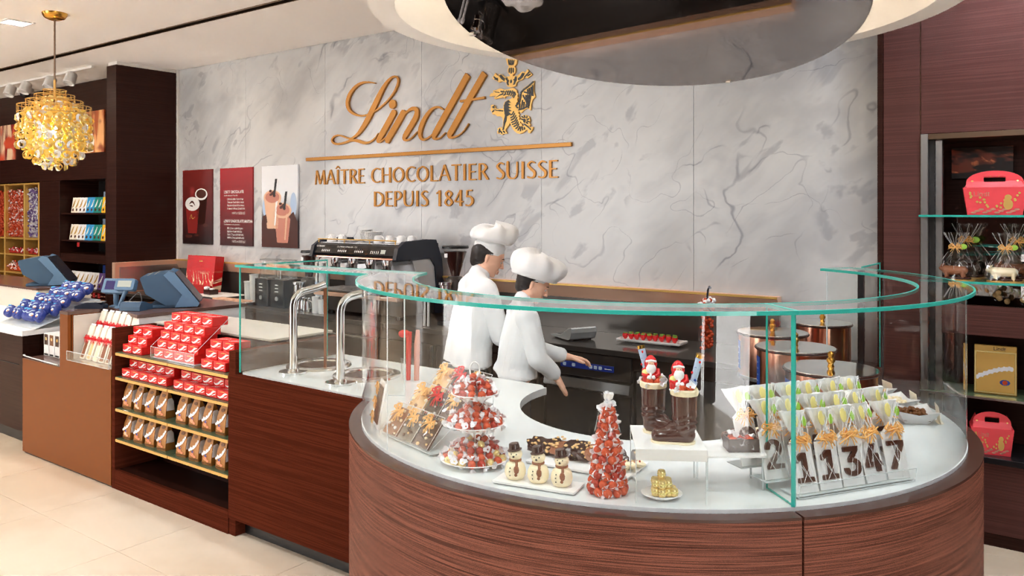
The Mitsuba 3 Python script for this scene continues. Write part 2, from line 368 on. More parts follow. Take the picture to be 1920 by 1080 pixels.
# recessed square ceiling lights
lp = [(-7.456, 3.0), (-10.4, 3.0), (-4.6, 3.0), (-7.456, 1.2), (-4.6, 1.2), (-1.7, 1.2), (-10.4, 1.2), (.6, 1.2), (.75, 3.6), (-.2, 4.55), (-3.2, -.9), (-.4, -.9)]
LW = ['nearest the hanging lamp', 'above the side counter', 'in front of the red box shelves', 'over the shop floor left', 'over the shop floor middle', 'over the shop floor right', 'at the far left corner', 'at the near right corner', 'beside the right wood wall', 'over the right end of the ring', 'by the shop front, left', 'by the shop front, right']
for i, (x, y) in enumerate(lp):
    t = thing('ceiling_light', 'small square recessed ceiling light ' + LW[i], 'light', 'recessed ceiling lights')
    w = .10
    part(t, 'frame', cat([cbox((x, y - w, 3.397), (2 * w + .03, .02, .012)), cbox((x, y + w, 3.397), (2 * w + .03, .02, .012)), cbox((x - w, y, 3.397), (.02, 2 * w - .02, .012)), cbox((x + w, y, 3.397), (.02, 2 * w - .02, .012))]), 'white_paint', False)
    k = part(t, 'diffuser', quad((x - w, y - w, 3.396), (x - w, y + w, 3.396), (x + w, y + w, 3.396), (x + w, y - w, 3.396)), 'white_paint', False)
    scene[k]['emitter'] = {'type': 'area', 'radiance': {'type': 'rgb', 'value': [LAMP * 3.9, LAMP * (3.4 if x < -7 else 4.1), LAMP * (2.75 if x < -7 else 4.45)]}}

# ================================================================ curved display counter
def wedge(a0, a1, R=3):
    return Polygon([CI] + [(CI[0] + R * math.cos(math.radians(a)), CI[1] + R * math.sin(math.radians(a))) for a in np.linspace(a0, a1, 40)])
def disk(R, c=CI): return Point(c).buffer(R, 96)
dc = thing('display_counter', 'curved dark wood counter with white top and glass display guard', 'counter')
for a0, a1 in ((-149.5, -43.15), (-42.85, 20), (20.3, 63.5)):
    part(dc, 'front_panel', ring(CI, 1.29, 1.337, a0, a1, 0.0, .884, 72), 'wood_island', 25)
    part(dc, 'ledge', ring(CI, 1.287, 1.338, a0, a1, .884, .893, 72), 'wood_edge', 25, 'dark polished ledge')
part(dc, 'inner_panel', ring(CI, .60, .63, -172, 63.5, 0.0, .868, 64), 'steel_dark', 25, 'dark inner cabinet face')
top = disk(1.286).difference(disk(.58)).intersection(unary_union([wedge(-180, -60), wedge(-60, 63.5), wedge(176, 180)]))
rect = sbox(-3.868, 2.69, -2.2, 3.42).difference(disk(.58))
rect2 = rect.difference(sbox(-2.3, 3.36, -2.0, 3.5)).buffer(-.05).buffer(.05)
top = unary_union([top, rect2]).buffer(.01).buffer(-.01)
part(dc, 'worktop', xf(prism(top.simplify(.0008), .035), tr(0, 0, .87)), 'quartz', False, 'white stone worktop')
part(dc, 'front_panel', box(-3.93, -2.86, 2.665, 2.70, .092, .896, .002), 'wood', False, 'flat dark wood front')
part(dc, 'carcass', box(-3.86, -2.45, 2.74, 3.38, .02, .868, 0), 'wood_dark', False)
part(dc, 'toe_kick', box(-3.925, -2.75, 2.735, 2.75, 0, .092, 0), 'black', False, 'black recessed toe kick')
part(dc, 'end_board', box(-3.93, -3.872, 2.67, 3.42, .0, 1.02, .002), 'wood', False, 'upright end board')
part(dc, 'upstand', box(-3.870, -3.862, 2.70, 3.42, .905, 1.02, .001), 'granite', False, 'dark speckled upstand')
# glass guard: sheets, teal edges
GZ0, GZ1 = .905, 1.488
for a0, a1 in ((-152, -111), (-111, -43), (-43, 12), (12, 62)):
    part(dc, 'glass_pane', sheet(CI, 1.283, a0 + .15, a1 - .15, GZ0, GZ1, 40), 'glass', True, 'curved clear glass pane')
for a in (-111, -43, 12):
    c = (CI[0] + 1.283 * math.cos(math.radians(a)), CI[1] + 1.283 * math.sin(math.radians(a)))
    part(dc, 'pane_edge', cbox((c[0], c[1], (GZ0 + GZ1) / 2), (.004 if a != -43 else .012, .004 if a != -43 else .012, GZ1 - GZ0), .001), 'glass_edge' if a == -43 else 'acrylic_edge', False, 'teal glass edge')
part(dc, 'glass_pane', quad((-3.855, 2.692, GZ0), (-2.86, 2.692, GZ0), (-2.86, 2.692, GZ1), (-3.855, 2.692, GZ1)), 'glass', False, 'flat clear glass pane')
part(dc, 'glass_pane', quad((-3.857, 2.692, GZ0), (-3.857, 3.31, GZ0), (-3.857, 3.31, GZ1 + .01), (-3.857, 2.692, GZ1 + .01)), 'glass', False, 'flat end pane')
part(dc, 'pane_edge', cat([box(-3.861, -3.853, 2.687, 2.695, GZ0, GZ1, .001), box(-3.860, -3.854, 3.307, 3.313, GZ0, 1.50, .001), box(-3.860, -3.854, 2.70, 3.31, 1.492, 1.50, .001)]), 'glass_edge', False, 'teal glass edge')
for a, r0 in ((-153, 1.15), (-43, 1.12), (62, 1.13)):
    u = np.array([math.cos(math.radians(a)), math.sin(math.radians(a))]); p, q = np.array(CI) + u * r0, np.array(CI) + u * 1.28
    part(dc, 'glass_fin', quad((*p, GZ0), (*q, GZ0), (*q, GZ1), (*p, GZ1)), 'glass', False, 'narrow radial glass fin')
    part(dc, 'pane_edge', cat([cbox((*p, (GZ0 + GZ1) / 2), (.006, .006, GZ1 - GZ0), .001), xf(box(0, .15 if r0 < 1.14 else .13, -.003, .003, 0, .005, .001), tr(*p, GZ0) @ rot(a))]), 'glass_edge' if a == -43 else 'acrylic_edge', False, 'teal glass edge')
lid = unary_union([disk(1.308).difference(disk(1.085, (-1.67, 3.34))).intersection(unary_union([wedge(-156, -40), wedge(-40, 62.5)])), sbox(-3.872, 2.672, -2.72, 2.885)])
lid = lid.buffer(.004).buffer(-.004)
lids = [lid.difference(wedge(-43, 62.6, 2)), lid.intersection(wedge(-42.8, 62.6, 2))]
for g in lids:
    m = prism(g.simplify(.0006), .001); tt = np.asarray(m.face_normals)[:, 2] > .5
    flat = trimesh.Trimesh(m.vertices, m.faces[tt], process=False)
    part(dc, 'glass_lid', xf(flat, tr(0, 0, 1.4985)), 'glass', False, 'flat glass lid')
    part(dc, 'lid_edge', xf(prism(g.simplify(.0008).exterior.buffer(.0035), .0125), tr(0, 0, 1.488)), 'glass_edge', False, 'bright teal lid edge')
# end of the guard towards the right wall
gp = thing('glass_screen', 'short glass screen with a black post between the curved counter and the right wall', 'screen')
part(gp, 'post', box(-1.065, -1.035, 4.535, 4.565, .0, 1.49, .002), 'black_gloss', False, 'slim black post')
part(gp, 'pane', quad((-1.05, 4.565, .90), (-1.05, 4.99, .90), (-1.05, 4.99, 1.497), (-1.05, 4.565, 1.497)), 'glass', False, 'clear pane')
part(gp, 'pane_edge', cat([box(-1.054, -1.046, 4.565, 4.99, 1.494, 1.502, .001), box(-1.053, -1.047, 4.984, 4.99, .9, 1.495, .001)]), 'glass_edge', False, 'teal glass edge')
part(gp, 'base_panel', box(-1.064, -1.036, 4.566, 4.99, 0, .9, .002), 'wood', False, 'wood base panel')

# ================================================================ back counter along the marble wall
bc = thing('back_counter', 'long dark steel back counter along the marble wall', 'counter')
part(bc, 'worktop', box(-8.44, -1.66, 4.46, 5.126, .885, .92, .003), 'counter_top', False, 'polished dark worktop')
part(bc, 'front_rail', box(-8.42, -1.67, 4.49, 4.52, .80, .884, .002), 'steel_brown', False)
part(bc, 'plinth', box(-8.42, -1.70, 4.56, 5.12, 0, .10, 0), 'black', False)
for b4 in ((-8.42, -3.03, 4.53), (-2.37, -1.67, 4.53), (-3.03, -2.37, 5.08)): part(bc, 'carcass', box(b4[0], b4[1], b4[2], 5.12, .10, .884, 0), 'steel_brown', False)
dx = [-8.40, -7.78, -7.16, -6.54, -5.90, -5.27, -4.64, -4.02, -3.50, -3.05]
for i in range(len(dx) - 1):
    a, b_ = dx[i] + .004, dx[i + 1] - .004
    if i in (2, 5):
        for z0, z1 in ((.12, .33), (.337, .56), (.567, .795)):
            dk = part(bc, 'drawer', box(a, b_, 4.50, 4.53, z0, z1, .003), 'steel_brown', False)
            part(dk, 'handle', box(a + .02, b_ - .02, 4.486, 4.501, z1 - .022, z1 - .008, .002), 'steel', False, 'steel pull strip')
    else:
        dk = part(bc, 'door', box(a, b_, 4.50, 4.53, .12, .795, .003), 'steel_brown', False)
        part(dk, 'handle', box(b_ - .05, b_ - .032, 4.475, 4.501, .60, .79, .003), 'chrome', False, 'upright chrome handle')
        if i in (1, 3): part(dk, 'tag', box(b_ - .028, b_ - .004, 4.497, 4.501, .70, .755, 0), 'blue_sky', False, 'small blue tag')
dk = part(bc, 'door', box(-2.36, -1.68, 4.50, 4.53, .12, .795, .003), 'steel', False)
part(bc, 'backsplash', box(-8.44, -1.665, 5.10, 5.126, .92, 1.16, .001), 'steel_dark', False, 'dark steel backsplash')
sec = [(5.126, 1.155), (5.085, 1.155), (5.045, 1.245), (5.045, 1.256), (5.126, 1.256)]
lm = xf(prism([(y, z) for y, z in sec], 6.78), np.array([[0, 0, 1, -8.44], [1, 0, 0, 0], [0, 1, 0, 0], [0, 0, 0, 1.0]]))
part(bc, 'copper_ledge', lm, 'copper_ledge', False, 'slanting copper ledge')
part(bc, 'ledge_cap', box(-8.44, -1.66, 5.040, 5.047, 1.243, 1.258, .001), 'gold_pale', False, 'bright rim')
part(bc, 'side_splash', box(-8.505, -8.445, 4.36, 5.12, .92, 1.25, .003), 'copper_ledge', False, 'framed metal side splash')
part(bc, 'side_splash_panel', box(-8.446, -8.438, 4.41, 5.09, .94, 1.20, .001), 'steel', False, 'brushed steel panel')
LINE = {
 'L': [(-5.308,2.95,np.float64(0.008)),(-5.39,2.967,np.float64(0.014)),(-5.489,2.967,np.float64(0.022)),(-5.583,2.929,np.float64(0.032)),(-5.651,2.864,np.float64(0.04)),(-5.674,2.792,np.float64(0.038)),(-5.642,2.727,np.float64(0.029)),(-5.56,2.683,np.float64(0.019)),(-5.463,2.667,np.float64(0.014)),(-5.353,2.683,np.float64(0.014)),(-5.246,2.724,np.float64(0.014)),(-5.14,2.785,np.float64(0.015)),(-5.067,2.849,np.float64(0.018)),(-5.024,2.914,np.float64(0.02)),(-5.02,2.96,np.float64(0.018)),(-5.05,2.984,np.float64(0.017)),(-5.102,2.978,np.float64(0.021)),(-5.169,2.932,np.float64(0.034)),(-5.237,2.856,np.float64(0.049)),(-5.314,2.749,np.float64(0.059)),(-5.397,2.638,np.float64(0.056)),(-5.476,2.551,np.float64(0.044)),(-5.547,2.496,np.float64(0.028)),(-5.628,2.467,np.float64(0.017)),(-5.715,2.487,np.float64(0.014)),(-5.789,2.507,np.float64(0.014)),(-5.854,2.498,np.float64(0.016)),(-5.887,2.468,np.float64(0.019)),(-5.864,2.438,np.float64(0.019)),(-5.803,2.425,np.float64(0.019)),(-5.71,2.433,np.float64(0.019)),(-5.619,2.451,np.float64(0.022)),(-5.529,2.44,np.float64(0.028)),(-5.44,2.417,np.float64(0.025)),(-5.368,2.425,np.float64(0.016)),(-5.303,2.458,np.float64(0.011)),(-5.267,2.496,np.float64(0.008))],
 'i': [(-5.065,2.675,np.float64(0.061)),(-5.155,2.564,np.float64(0.061)),(-5.246,2.455,np.float64(0.058)),(-5.267,2.429,np.float64(0.04)),(-5.237,2.419,np.float64(0.015)),(-5.176,2.449,np.float64(0.009))],
 'n': [(-4.948,2.666,np.float64(0.06)),(-5.05,2.543,np.float64(0.061)),(-5.161,2.418,np.float64(0.061))],
 'n2': [(-5.106,2.487,np.float64(0.008)),(-5.02,2.585,np.float64(0.014)),(-4.918,2.659,np.float64(0.019)),(-4.846,2.686,np.float64(0.03)),(-4.798,2.67,np.float64(0.042)),(-4.802,2.615,np.float64(0.053)),(-4.858,2.543,np.float64(0.054)),(-4.926,2.465,np.float64(0.051)),(-4.946,2.433,np.float64(0.036)),(-4.914,2.414,np.float64(0.018)),(-4.854,2.434,np.float64(0.01)),(-4.788,2.483,np.float64(0.007))],
 'd': [(-4.494,2.653,np.float64(0.012)),(-4.554,2.677,np.float64(0.017)),(-4.626,2.66,np.float64(0.026)),(-4.7,2.593,np.float64(0.041)),(-4.747,2.517,np.float64(0.047)),(-4.759,2.452,np.float64(0.038)),(-4.731,2.413,np.float64(0.024)),(-4.677,2.416,np.float64(0.015)),(-4.592,2.464,np.float64(0.012)),(-4.524,2.539,np.float64(0.009))],
 'd2': [(-4.224,2.917,np.float64(0.059)),(-4.378,2.718,np.float64(0.06)),(-4.556,2.491,np.float64(0.058)),(-4.596,2.435,np.float64(0.047)),(-4.577,2.408,np.float64(0.02)),(-4.524,2.417,np.float64(0.01)),(-4.467,2.456,np.float64(0.007))],
 't': [(-4.048,2.913,np.float64(0.058)),(-4.215,2.705,np.float64(0.059)),(-4.388,2.481,np.float64(0.057)),(-4.423,2.434,np.float64(0.046)),(-4.397,2.41,np.float64(0.02)),(-4.323,2.425,np.float64(0.011)),(-4.262,2.463,np.float64(0.008)),(-4.215,2.516,np.float64(0.007))],
 't2': [(-4.309,2.706,np.float64(0.02)),(-4.18,2.709,np.float64(0.02)),(-4.048,2.715,np.float64(0.019))],
}
DOT = (-5.088, 2.743)
CREST_GOLD = {'crown':[(-3.834,3.008),(-3.729,2.984),(-3.733,2.96),(-3.743,2.946),(-3.761,2.935),(-3.746,2.921),(-3.743,2.902),(-3.753,2.883),(-3.774,2.871),(-3.769,2.855),(-3.795,2.857),(-3.79,2.872),(-3.809,2.89),(-3.816,2.91),(-3.811,2.928),(-3.8,2.939),(-3.816,2.957),(-3.822,2.976)],'figure':[(-3.969,2.867),(-3.953,2.882),(-3.942,2.9),(-3.928,2.88),(-3.902,2.868),(-3.904,2.888),(-3.876,2.881),(-3.856,2.863),(-3.834,2.857),(-3.809,2.861),(-3.786,2.849),(-3.759,2.859),(-3.728,2.856),(-3.701,2.868),(-3.678,2.884),(-3.657,2.881),(-3.654,2.867),(-3.64,2.879),(-3.625,2.897),(-3.616,2.879),(-3.586,2.856),(-3.603,2.848),(-3.625,2.834),(-3.655,2.844),(-3.678,2.827),(-3.713,2.821),(-3.732,2.811),(-3.743,2.783),(-3.786,2.778),(-3.819,2.788),(-3.829,2.817),(-3.856,2.829),(-3.884,2.835),(-3.904,2.827),(-3.928,2.845),(-3.953,2.854)],'body':[(-3.998,2.724),(-3.984,2.741),(-3.958,2.743),(-3.961,2.761),(-3.928,2.763),(-3.9,2.772),(-3.876,2.768),(-3.86,2.757),(-3.833,2.759),(-3.809,2.757),(-3.782,2.764),(-3.769,2.767),(-3.747,2.754),(-3.73,2.74),(-3.733,2.727),(-3.72,2.716),(-3.729,2.702),(-3.718,2.688),(-3.73,2.674),(-3.723,2.658),(-3.738,2.649),(-3.736,2.634),(-3.753,2.629),(-3.743,2.609),(-3.728,2.602),(-3.736,2.589),(-3.71,2.579),(-3.723,2.564),(-3.705,2.554),(-3.72,2.539),(-3.704,2.531),(-3.713,2.514),(-3.697,2.504),(-3.701,2.485),(-3.684,2.478),(-3.68,2.459),(-3.657,2.458),(-3.64,2.469),(-3.655,2.485),(-3.678,2.487),(-3.692,2.506),(-3.687,2.528),(-3.669,2.541),(-3.64,2.542),(-3.614,2.529),(-3.604,2.504),(-3.613,2.48),(-3.599,2.466),(-3.621,2.462),(-3.595,2.442),(-3.576,2.447),(-3.583,2.429),(-3.603,2.406),(-3.619,2.41),(-3.613,2.427),(-3.636,2.435),(-3.655,2.421),(-3.678,2.41),(-3.701,2.406),(-3.728,2.414),(-3.753,2.433),(-3.774,2.459),(-3.788,2.488),(-3.8,2.501),(-3.809,2.48),(-3.825,2.465),(-3.839,2.45),(-3.842,2.431),(-3.829,2.415),(-3.856,2.415),(-3.876,2.408),(-3.894,2.419),(-3.916,2.419),(-3.921,2.433),(-3.908,2.442),(-3.916,2.455),(-3.892,2.463),(-3.866,2.452),(-3.86,2.486),(-3.86,2.517),(-3.868,2.543),(-3.892,2.558),(-3.92,2.559),(-3.945,2.577),(-3.968,2.576),(-3.974,2.595),(-3.988,2.612),(-3.98,2.627),(-3.984,2.645),(-3.964,2.648),(-3.948,2.638),(-3.944,2.618),(-3.916,2.607),(-3.884,2.611),(-3.86,2.607),(-3.856,2.637),(-3.849,2.658),(-3.821,2.673),(-3.782,2.681),(-3.769,2.692),(-3.778,2.706),(-3.809,2.712),(-3.845,2.711),(-3.849,2.696),(-3.86,2.71),(-3.888,2.702),(-3.912,2.701),(-3.944,2.698),(-3.95,2.709),(-3.92,2.715),(-3.936,2.725),(-3.968,2.725)],'wing':[(-3.69,2.729),(-3.655,2.757),(-3.61,2.778),(-3.568,2.803),(-3.571,2.762),(-3.573,2.725),(-3.556,2.682),(-3.58,2.664),(-3.595,2.629),(-3.599,2.583),(-3.629,2.601),(-3.655,2.593),(-3.69,2.569),(-3.713,2.588),(-3.743,2.609),(-3.728,2.63),(-3.705,2.647),(-3.695,2.686)]}
CREST_BLACK = {'f1':[(-3.838,2.854),(-3.821,2.856),(-3.819,2.841),(-3.802,2.83),(-3.812,2.815),(-3.805,2.791),(-3.819,2.794),(-3.829,2.817),(-3.822,2.829),(-3.836,2.839)],'f2':[(-3.728,2.853),(-3.744,2.857),(-3.75,2.84),(-3.763,2.832),(-3.753,2.822),(-3.764,2.792),(-3.749,2.792),(-3.738,2.814),(-3.729,2.823)],'f3':[(-3.792,2.829),(-3.784,2.836),(-3.774,2.827),(-3.777,2.811),(-3.786,2.806),(-3.794,2.815)],'leg':[(-3.809,2.677),(-3.839,2.664),(-3.853,2.637),(-3.852,2.599),(-3.844,2.554),(-3.856,2.511),(-3.86,2.473),(-3.871,2.439),(-3.856,2.445),(-3.845,2.485),(-3.829,2.515),(-3.825,2.547),(-3.786,2.563),(-3.809,2.583),(-3.778,2.587),(-3.813,2.608),(-3.782,2.612),(-3.817,2.631),(-3.786,2.635),(-3.817,2.653),(-3.786,2.653)],'arm':[(-3.968,2.62),(-3.928,2.599),(-3.896,2.593),(-3.86,2.59),(-3.863,2.598),(-3.892,2.603),(-3.92,2.603)],'eye':[(-3.667,2.514),(-3.655,2.519),(-3.644,2.512),(-3.642,2.497),(-3.652,2.485),(-3.665,2.492)],'jaw':[(-3.958,2.759),(-3.928,2.751),(-3.896,2.745),(-3.9,2.74),(-3.936,2.747)],'jaw2':[(-3.944,2.703),(-3.904,2.716),(-3.863,2.725),(-3.856,2.744),(-3.868,2.735),(-3.896,2.725)]}
CREST_LINES = [[(-3.809,2.993),(-3.803,2.958)],[(-3.792,2.988),(-3.79,2.954)],[(-3.774,2.985),(-3.777,2.952)],[(-3.757,2.981),(-3.764,2.954)],[(-3.8,2.924),(-3.802,2.896)],[(-3.782,2.924),(-3.782,2.887)],[(-3.764,2.92),(-3.763,2.892)],[(-3.953,2.873),(-3.936,2.859),(-3.916,2.843)],[(-3.896,2.877),(-3.876,2.853),(-3.852,2.835)],[(-3.884,2.879),(-3.863,2.858),(-3.849,2.847)],[(-3.944,2.853),(-3.92,2.857)],[(-3.671,2.873),(-3.69,2.847),(-3.713,2.834)],[(-3.657,2.87),(-3.678,2.843),(-3.709,2.827)],[(-3.61,2.876),(-3.633,2.857),(-3.652,2.843)],[(-3.599,2.86),(-3.621,2.849)],[(-3.829,2.749),(-3.816,2.734),(-3.821,2.722)],[(-3.809,2.747),(-3.795,2.732),(-3.805,2.716)],[(-3.79,2.746),(-3.774,2.727),(-3.786,2.711)],[(-3.769,2.744),(-3.755,2.722),(-3.77,2.702)],[(-3.749,2.734),(-3.741,2.715),(-3.759,2.692)],[(-3.571,2.797),(-3.61,2.771),(-3.655,2.748),(-3.687,2.726),(-3.693,2.686),(-3.701,2.653),(-3.736,2.624)],[(-3.655,2.726),(-3.61,2.71),(-3.574,2.692)],[(-3.669,2.701),(-3.64,2.657),(-3.616,2.6)],[(-3.576,2.768),(-3.576,2.695)],[(-3.591,2.757),(-3.588,2.702)],[(-3.609,2.75),(-3.603,2.708)],[(-3.625,2.742),(-3.621,2.716)],[(-3.64,2.697),(-3.644,2.673)],[(-3.625,2.699),(-3.634,2.65)],[(-3.61,2.698),(-3.624,2.628)],[(-3.595,2.693),(-3.613,2.618)],[(-3.674,2.66),(-3.684,2.596)],[(-3.659,2.646),(-3.663,2.603)],[(-3.64,2.626),(-3.636,2.607)],[(-3.701,2.637),(-3.701,2.6)],[(-3.728,2.614),(-3.72,2.608)],[(-3.709,2.591),(-3.663,2.597),(-3.633,2.61)],[(-3.786,2.556),(-3.77,2.562),(-3.759,2.579)],[(-3.786,2.534),(-3.763,2.542),(-3.749,2.565)],[(-3.782,2.515),(-3.755,2.526),(-3.738,2.547)],[(-3.778,2.496),(-3.749,2.504),(-3.728,2.531)],[(-3.769,2.48),(-3.74,2.488),(-3.723,2.511)],[(-3.755,2.464),(-3.73,2.472),(-3.716,2.496)],[(-3.736,2.447),(-3.72,2.455),(-3.71,2.48)],[(-3.716,2.432),(-3.705,2.445),(-3.701,2.46)],[(-3.693,2.425),(-3.69,2.438),(-3.69,2.454)],[(-3.671,2.431),(-3.672,2.443),(-3.677,2.455)],[(-3.652,2.436),(-3.655,2.448)],[(-3.678,2.536),(-3.663,2.526)],[(-3.655,2.54),(-3.649,2.527)],[(-3.629,2.533),(-3.633,2.522)],[(-3.614,2.513),(-3.629,2.508)],[(-3.613,2.492),(-3.628,2.496)],[(-3.625,2.48),(-3.636,2.487)],[(-3.684,2.518),(-3.672,2.512)],[(-3.652,2.473),(-3.625,2.456),(-3.595,2.432)],[(-3.952,2.625),(-3.968,2.633)],[(-3.956,2.603),(-3.968,2.595)],[(-3.952,2.641),(-3.958,2.632)],[(-3.896,2.45),(-3.904,2.435)],[(-3.884,2.431),(-3.876,2.418)],[(-3.86,2.433),(-3.849,2.422)],[(-3.904,2.426),(-3.888,2.434)],[(-3.856,2.75),(-3.871,2.745),(-3.884,2.751)],[(-3.842,2.743),(-3.839,2.723),(-3.856,2.719)]]
# ================================================================ lettering and posters on the marble wall
def stroke(pts, n=10, flat=False):
    """outline of a pen stroke (x, y, width) along a smooth curve"""
    p = spline(np.array(pts, float), n) if len(pts) > 2 else np.array([np.array(pts[0]) * (1 - t) + np.array(pts[1]) * t for t in np.linspace(0, 1, 9)], float)
    d = np.gradient(p[:, :2], axis=0); d /= np.linalg.norm(d, axis=1, keepdims=True) + 1e-12
    nn = np.stack([-d[:, 1], d[:, 0]], 1) * np.maximum(p[:, 2:3], .001) / 2
    ps = []
    for i in range(len(p) - 1):
        ps.append(Polygon([p[i, :2] + nn[i], p[i + 1, :2] + nn[i + 1], p[i + 1, :2] - nn[i + 1], p[i, :2] - nn[i]]).buffer(0))
        if not flat or 0 < i: ps.append(Point(p[i, :2]).buffer(p[i, 2] / 2 * .98, 6))
    return unary_union(ps)
ws = thing('script_sign', 'large gold script lettering high on the marble wall', 'sign')
def signpart(par, name, poly, y, d, mat, label=None):
    m = prism(poly.simplify(.0006), d)
    return part(par, name, xf(m, np.array([[1, 0, 0, 0], [0, 0, -1, y], [0, 1, 0, 0], [0, 0, 0, 1.0]])), mat, False, label)
for grp in (('L',), ('i', 'DOT'), ('n', 'n2'), ('d', 'd2'), ('t', 't2')):
    sh = []
    for g in grp:
        sh.append(Point(DOT).buffer(.041, 24) if g == 'DOT' else stroke(LINE[g], flat=len(LINE[g]) == 3 or g in ('d2', 't', 'i')))
    if grp[0] in 'L':
        signpart(ws, 'letter', sh[0], 5.127, .022, 'gold_sign')
    else:
        signpart(ws, 'letter', unary_union(sh), 5.127, .022, 'gold_sign')
gb = solid('gold_bar', box(-6.262, -3.221, 5.105, 5.127, 2.281, 2.313, .002), 'gold_sign', 'long thin gold bar under the script lettering', 'bar')
cs = thing('dragon_crest', 'gold and black crest of a dragon and a raised armed figure beside the script lettering', 'emblem')
wing = Polygon(CREST_GOLD['wing']).buffer(0); hole = Point(-3.667, 2.487).buffer(.001)
for k, nm in (('crown', 'crown'), ('figure', 'figure'), ('body', 'dragon_body'), ('wing', 'dragon_wing')):
    signpart(cs, nm, Polygon(CREST_GOLD[k]).buffer(.004), 5.127, .014 if k != 'wing' else .012, 'gold_pale')
bl = unary_union([Polygon(v).buffer(0) for v in CREST_BLACK.values()] + [LineString(v).buffer(.0052 if len(v) < 4 else .006) for v in CREST_LINES])
signpart(cs, 'black_linework', bl, 5.113, .003, 'black', 'black linework')
# flared roman capitals, unit height; strokes (x, y, width)
A_, B_ = .135, .075
GL = {
 'M': (.93, [[(.06, 0, B_), (.16, 1, B_)], [(.16, 1, A_), (.47, .04, A_ * .9)], [(.47, .04, B_), (.77, 1, B_)], [(.77, 1, A_), (.87, 0, A_)]]),
 'A': (.78, [[(.04, 0, B_), (.38, 1, B_)], [(.38, 1, A_), (.74, 0, A_)], [(.16, .36, .07), (.60, .36, .07)]]),
 'I': (.32, [[(.16, 0, A_), (.16, 1, A_)]]),
 'T': (.66, [[(.33, 0, A_), (.33, 1, A_)], [(.02, .965, .08), (.64, .965, .08)]]),
 'R': (.66, [[(.12, 0, A_), (.12, 1, A_)], [(.12, .965, .07), (.36, .95, .09), (.52, .76, .14), (.38, .54, .10), (.14, .49, .06)], [(.32, .5, A_), (.64, 0, A_)]]),
 'E': (.58, [[(.12, 0, A_), (.12, 1, A_)], [(.12, .965, .08), (.52, .965, .08)], [(.12, .51, .075), (.46, .51, .075)], [(.12, .035, .08), (.55, .035, .08)]]),
 'C': (.74, [[(.68, .90, .10), (.44, .97, .08), (.18, .80, .12), (.10, .5, .14), (.18, .2, .12), (.44, .03, .08), (.70, .10, .09)]]),
 'H': (.80, [[(.12, 0, A_), (.12, 1, A_)], [(.68, 0, A_), (.68, 1, A_)], [(.12, .52, .075), (.68, .52, .075)]]),
 'O': (.90, [[(.45, .97, .075), (.18, .80, .12), (.09, .5, .14), (.18, .2, .12), (.45, .03, .075), (.72, .2, .12), (.81, .5, .14), (.72, .80, .12), (.45, .97, .075)]]),
 'L': (.56, [[(.12, 0, A_), (.12, 1, A_)], [(.12, .035, .08), (.54, .035, .08)]]),
 'S': (.56, [[(.47, .90, .08), (.28, .97, .085), (.10, .78, .12), (.26, .56, .15), (.46, .36, .14), (.44, .12, .11), (.24, .03, .085), (.06, .10, .085)]]),
 'U': (.78, [[(.11, 1, A_), (.11, .34, A_), (.20, .10, .11), (.39, .03, .08), (.58, .10, .08), (.67, .34, .08), (.67, 1, .08)]]),
 'D': (.80, [[(.12, 0, A_), (.12, 1, A_)], [(.12, .965, .075), (.42, .93, .09), (.66, .74, .13), (.70, .5, .14), (.66, .26, .13), (.42, .07, .09), (.12, .035, .075)]]),
 'P': (.62, [[(.12, 0, A_), (.12, 1, A_)], [(.12, .965, .07), (.38, .95, .09), (.54, .74, .14), (.40, .50, .10), (.14, .43, .06)]]),
 '1': (.52, [[(.28, 0, A_), (.28, 1, A_)], [(.06, .80, .06), (.28, .97, .08)]]),
 '8': (.58, [[(.29, .97, .085), (.12, .80, .12), (.20, .60, .13), (.42, .40, .13), (.50, .22, .13), (.29, .03, .085), (.08, .22, .12), (.18, .44, .10), (.40, .62, .09), (.47, .80, .12), (.29, .97, .085)]]),
 '4': (.62, [[(.42, 0, A_), (.42, 1, A_)], [(.42, .98, .08), (.05, .30, .08)], [(.05, .28, .08), (.60, .28, .08)]]),
 '5': (.56, [[(.48, .96, .09), (.16, .96, .08)], [(.16, .97, .10), (.14, .58, .09)], [(.13, .58, .08), (.32, .60, .10), (.48, .42, .14), (.46, .18, .12), (.26, .03, .09), (.06, .08, .08)]]),
}
def roman(par, txt, x0, x1, z, h):
    W = sum(.34 if c == ' ' else GL['I' if c == '^' else c][0] for c in txt) + .06 * len(txt)
    k = (x1 - x0) / (W * h); x = x0
    for c in txt:
        if c == ' ': x += .40 * h * k; continue
        w, st = GL['I' if c == '^' else c]
        g = unary_union([stroke(s, 8, flat=len(s) == 2) for s in st])
        if c == '^': g = unary_union([g, stroke([(.0, 1.08, .05), (.16, 1.24, .07)]), stroke([(.16, 1.24, .07), (.32, 1.08, .05)])])
        g = affinity.affine_transform(g, [h * k, 0, 0, h, x, z]).intersection(sbox(-99, z, 99, z + 1.4 * h))
        signpart(par, 'letter', g, 5.127, .012, 'gold_sign'); x += (w + .06) * h * k
t1 = thing('text_sign', 'upper line of gold capital letters on the marble wall', 'sign'); roman(t1, 'MA^TRE CHOCOLATIER SUISSE', -6.143, -3.33, 2.050, .135)
t2 = thing('text_sign', 'lower, shorter line of gold capital letters and a year on the marble wall', 'sign'); roman(t2, 'DEPUIS 1845', -5.338, -4.160, 1.837, .135)

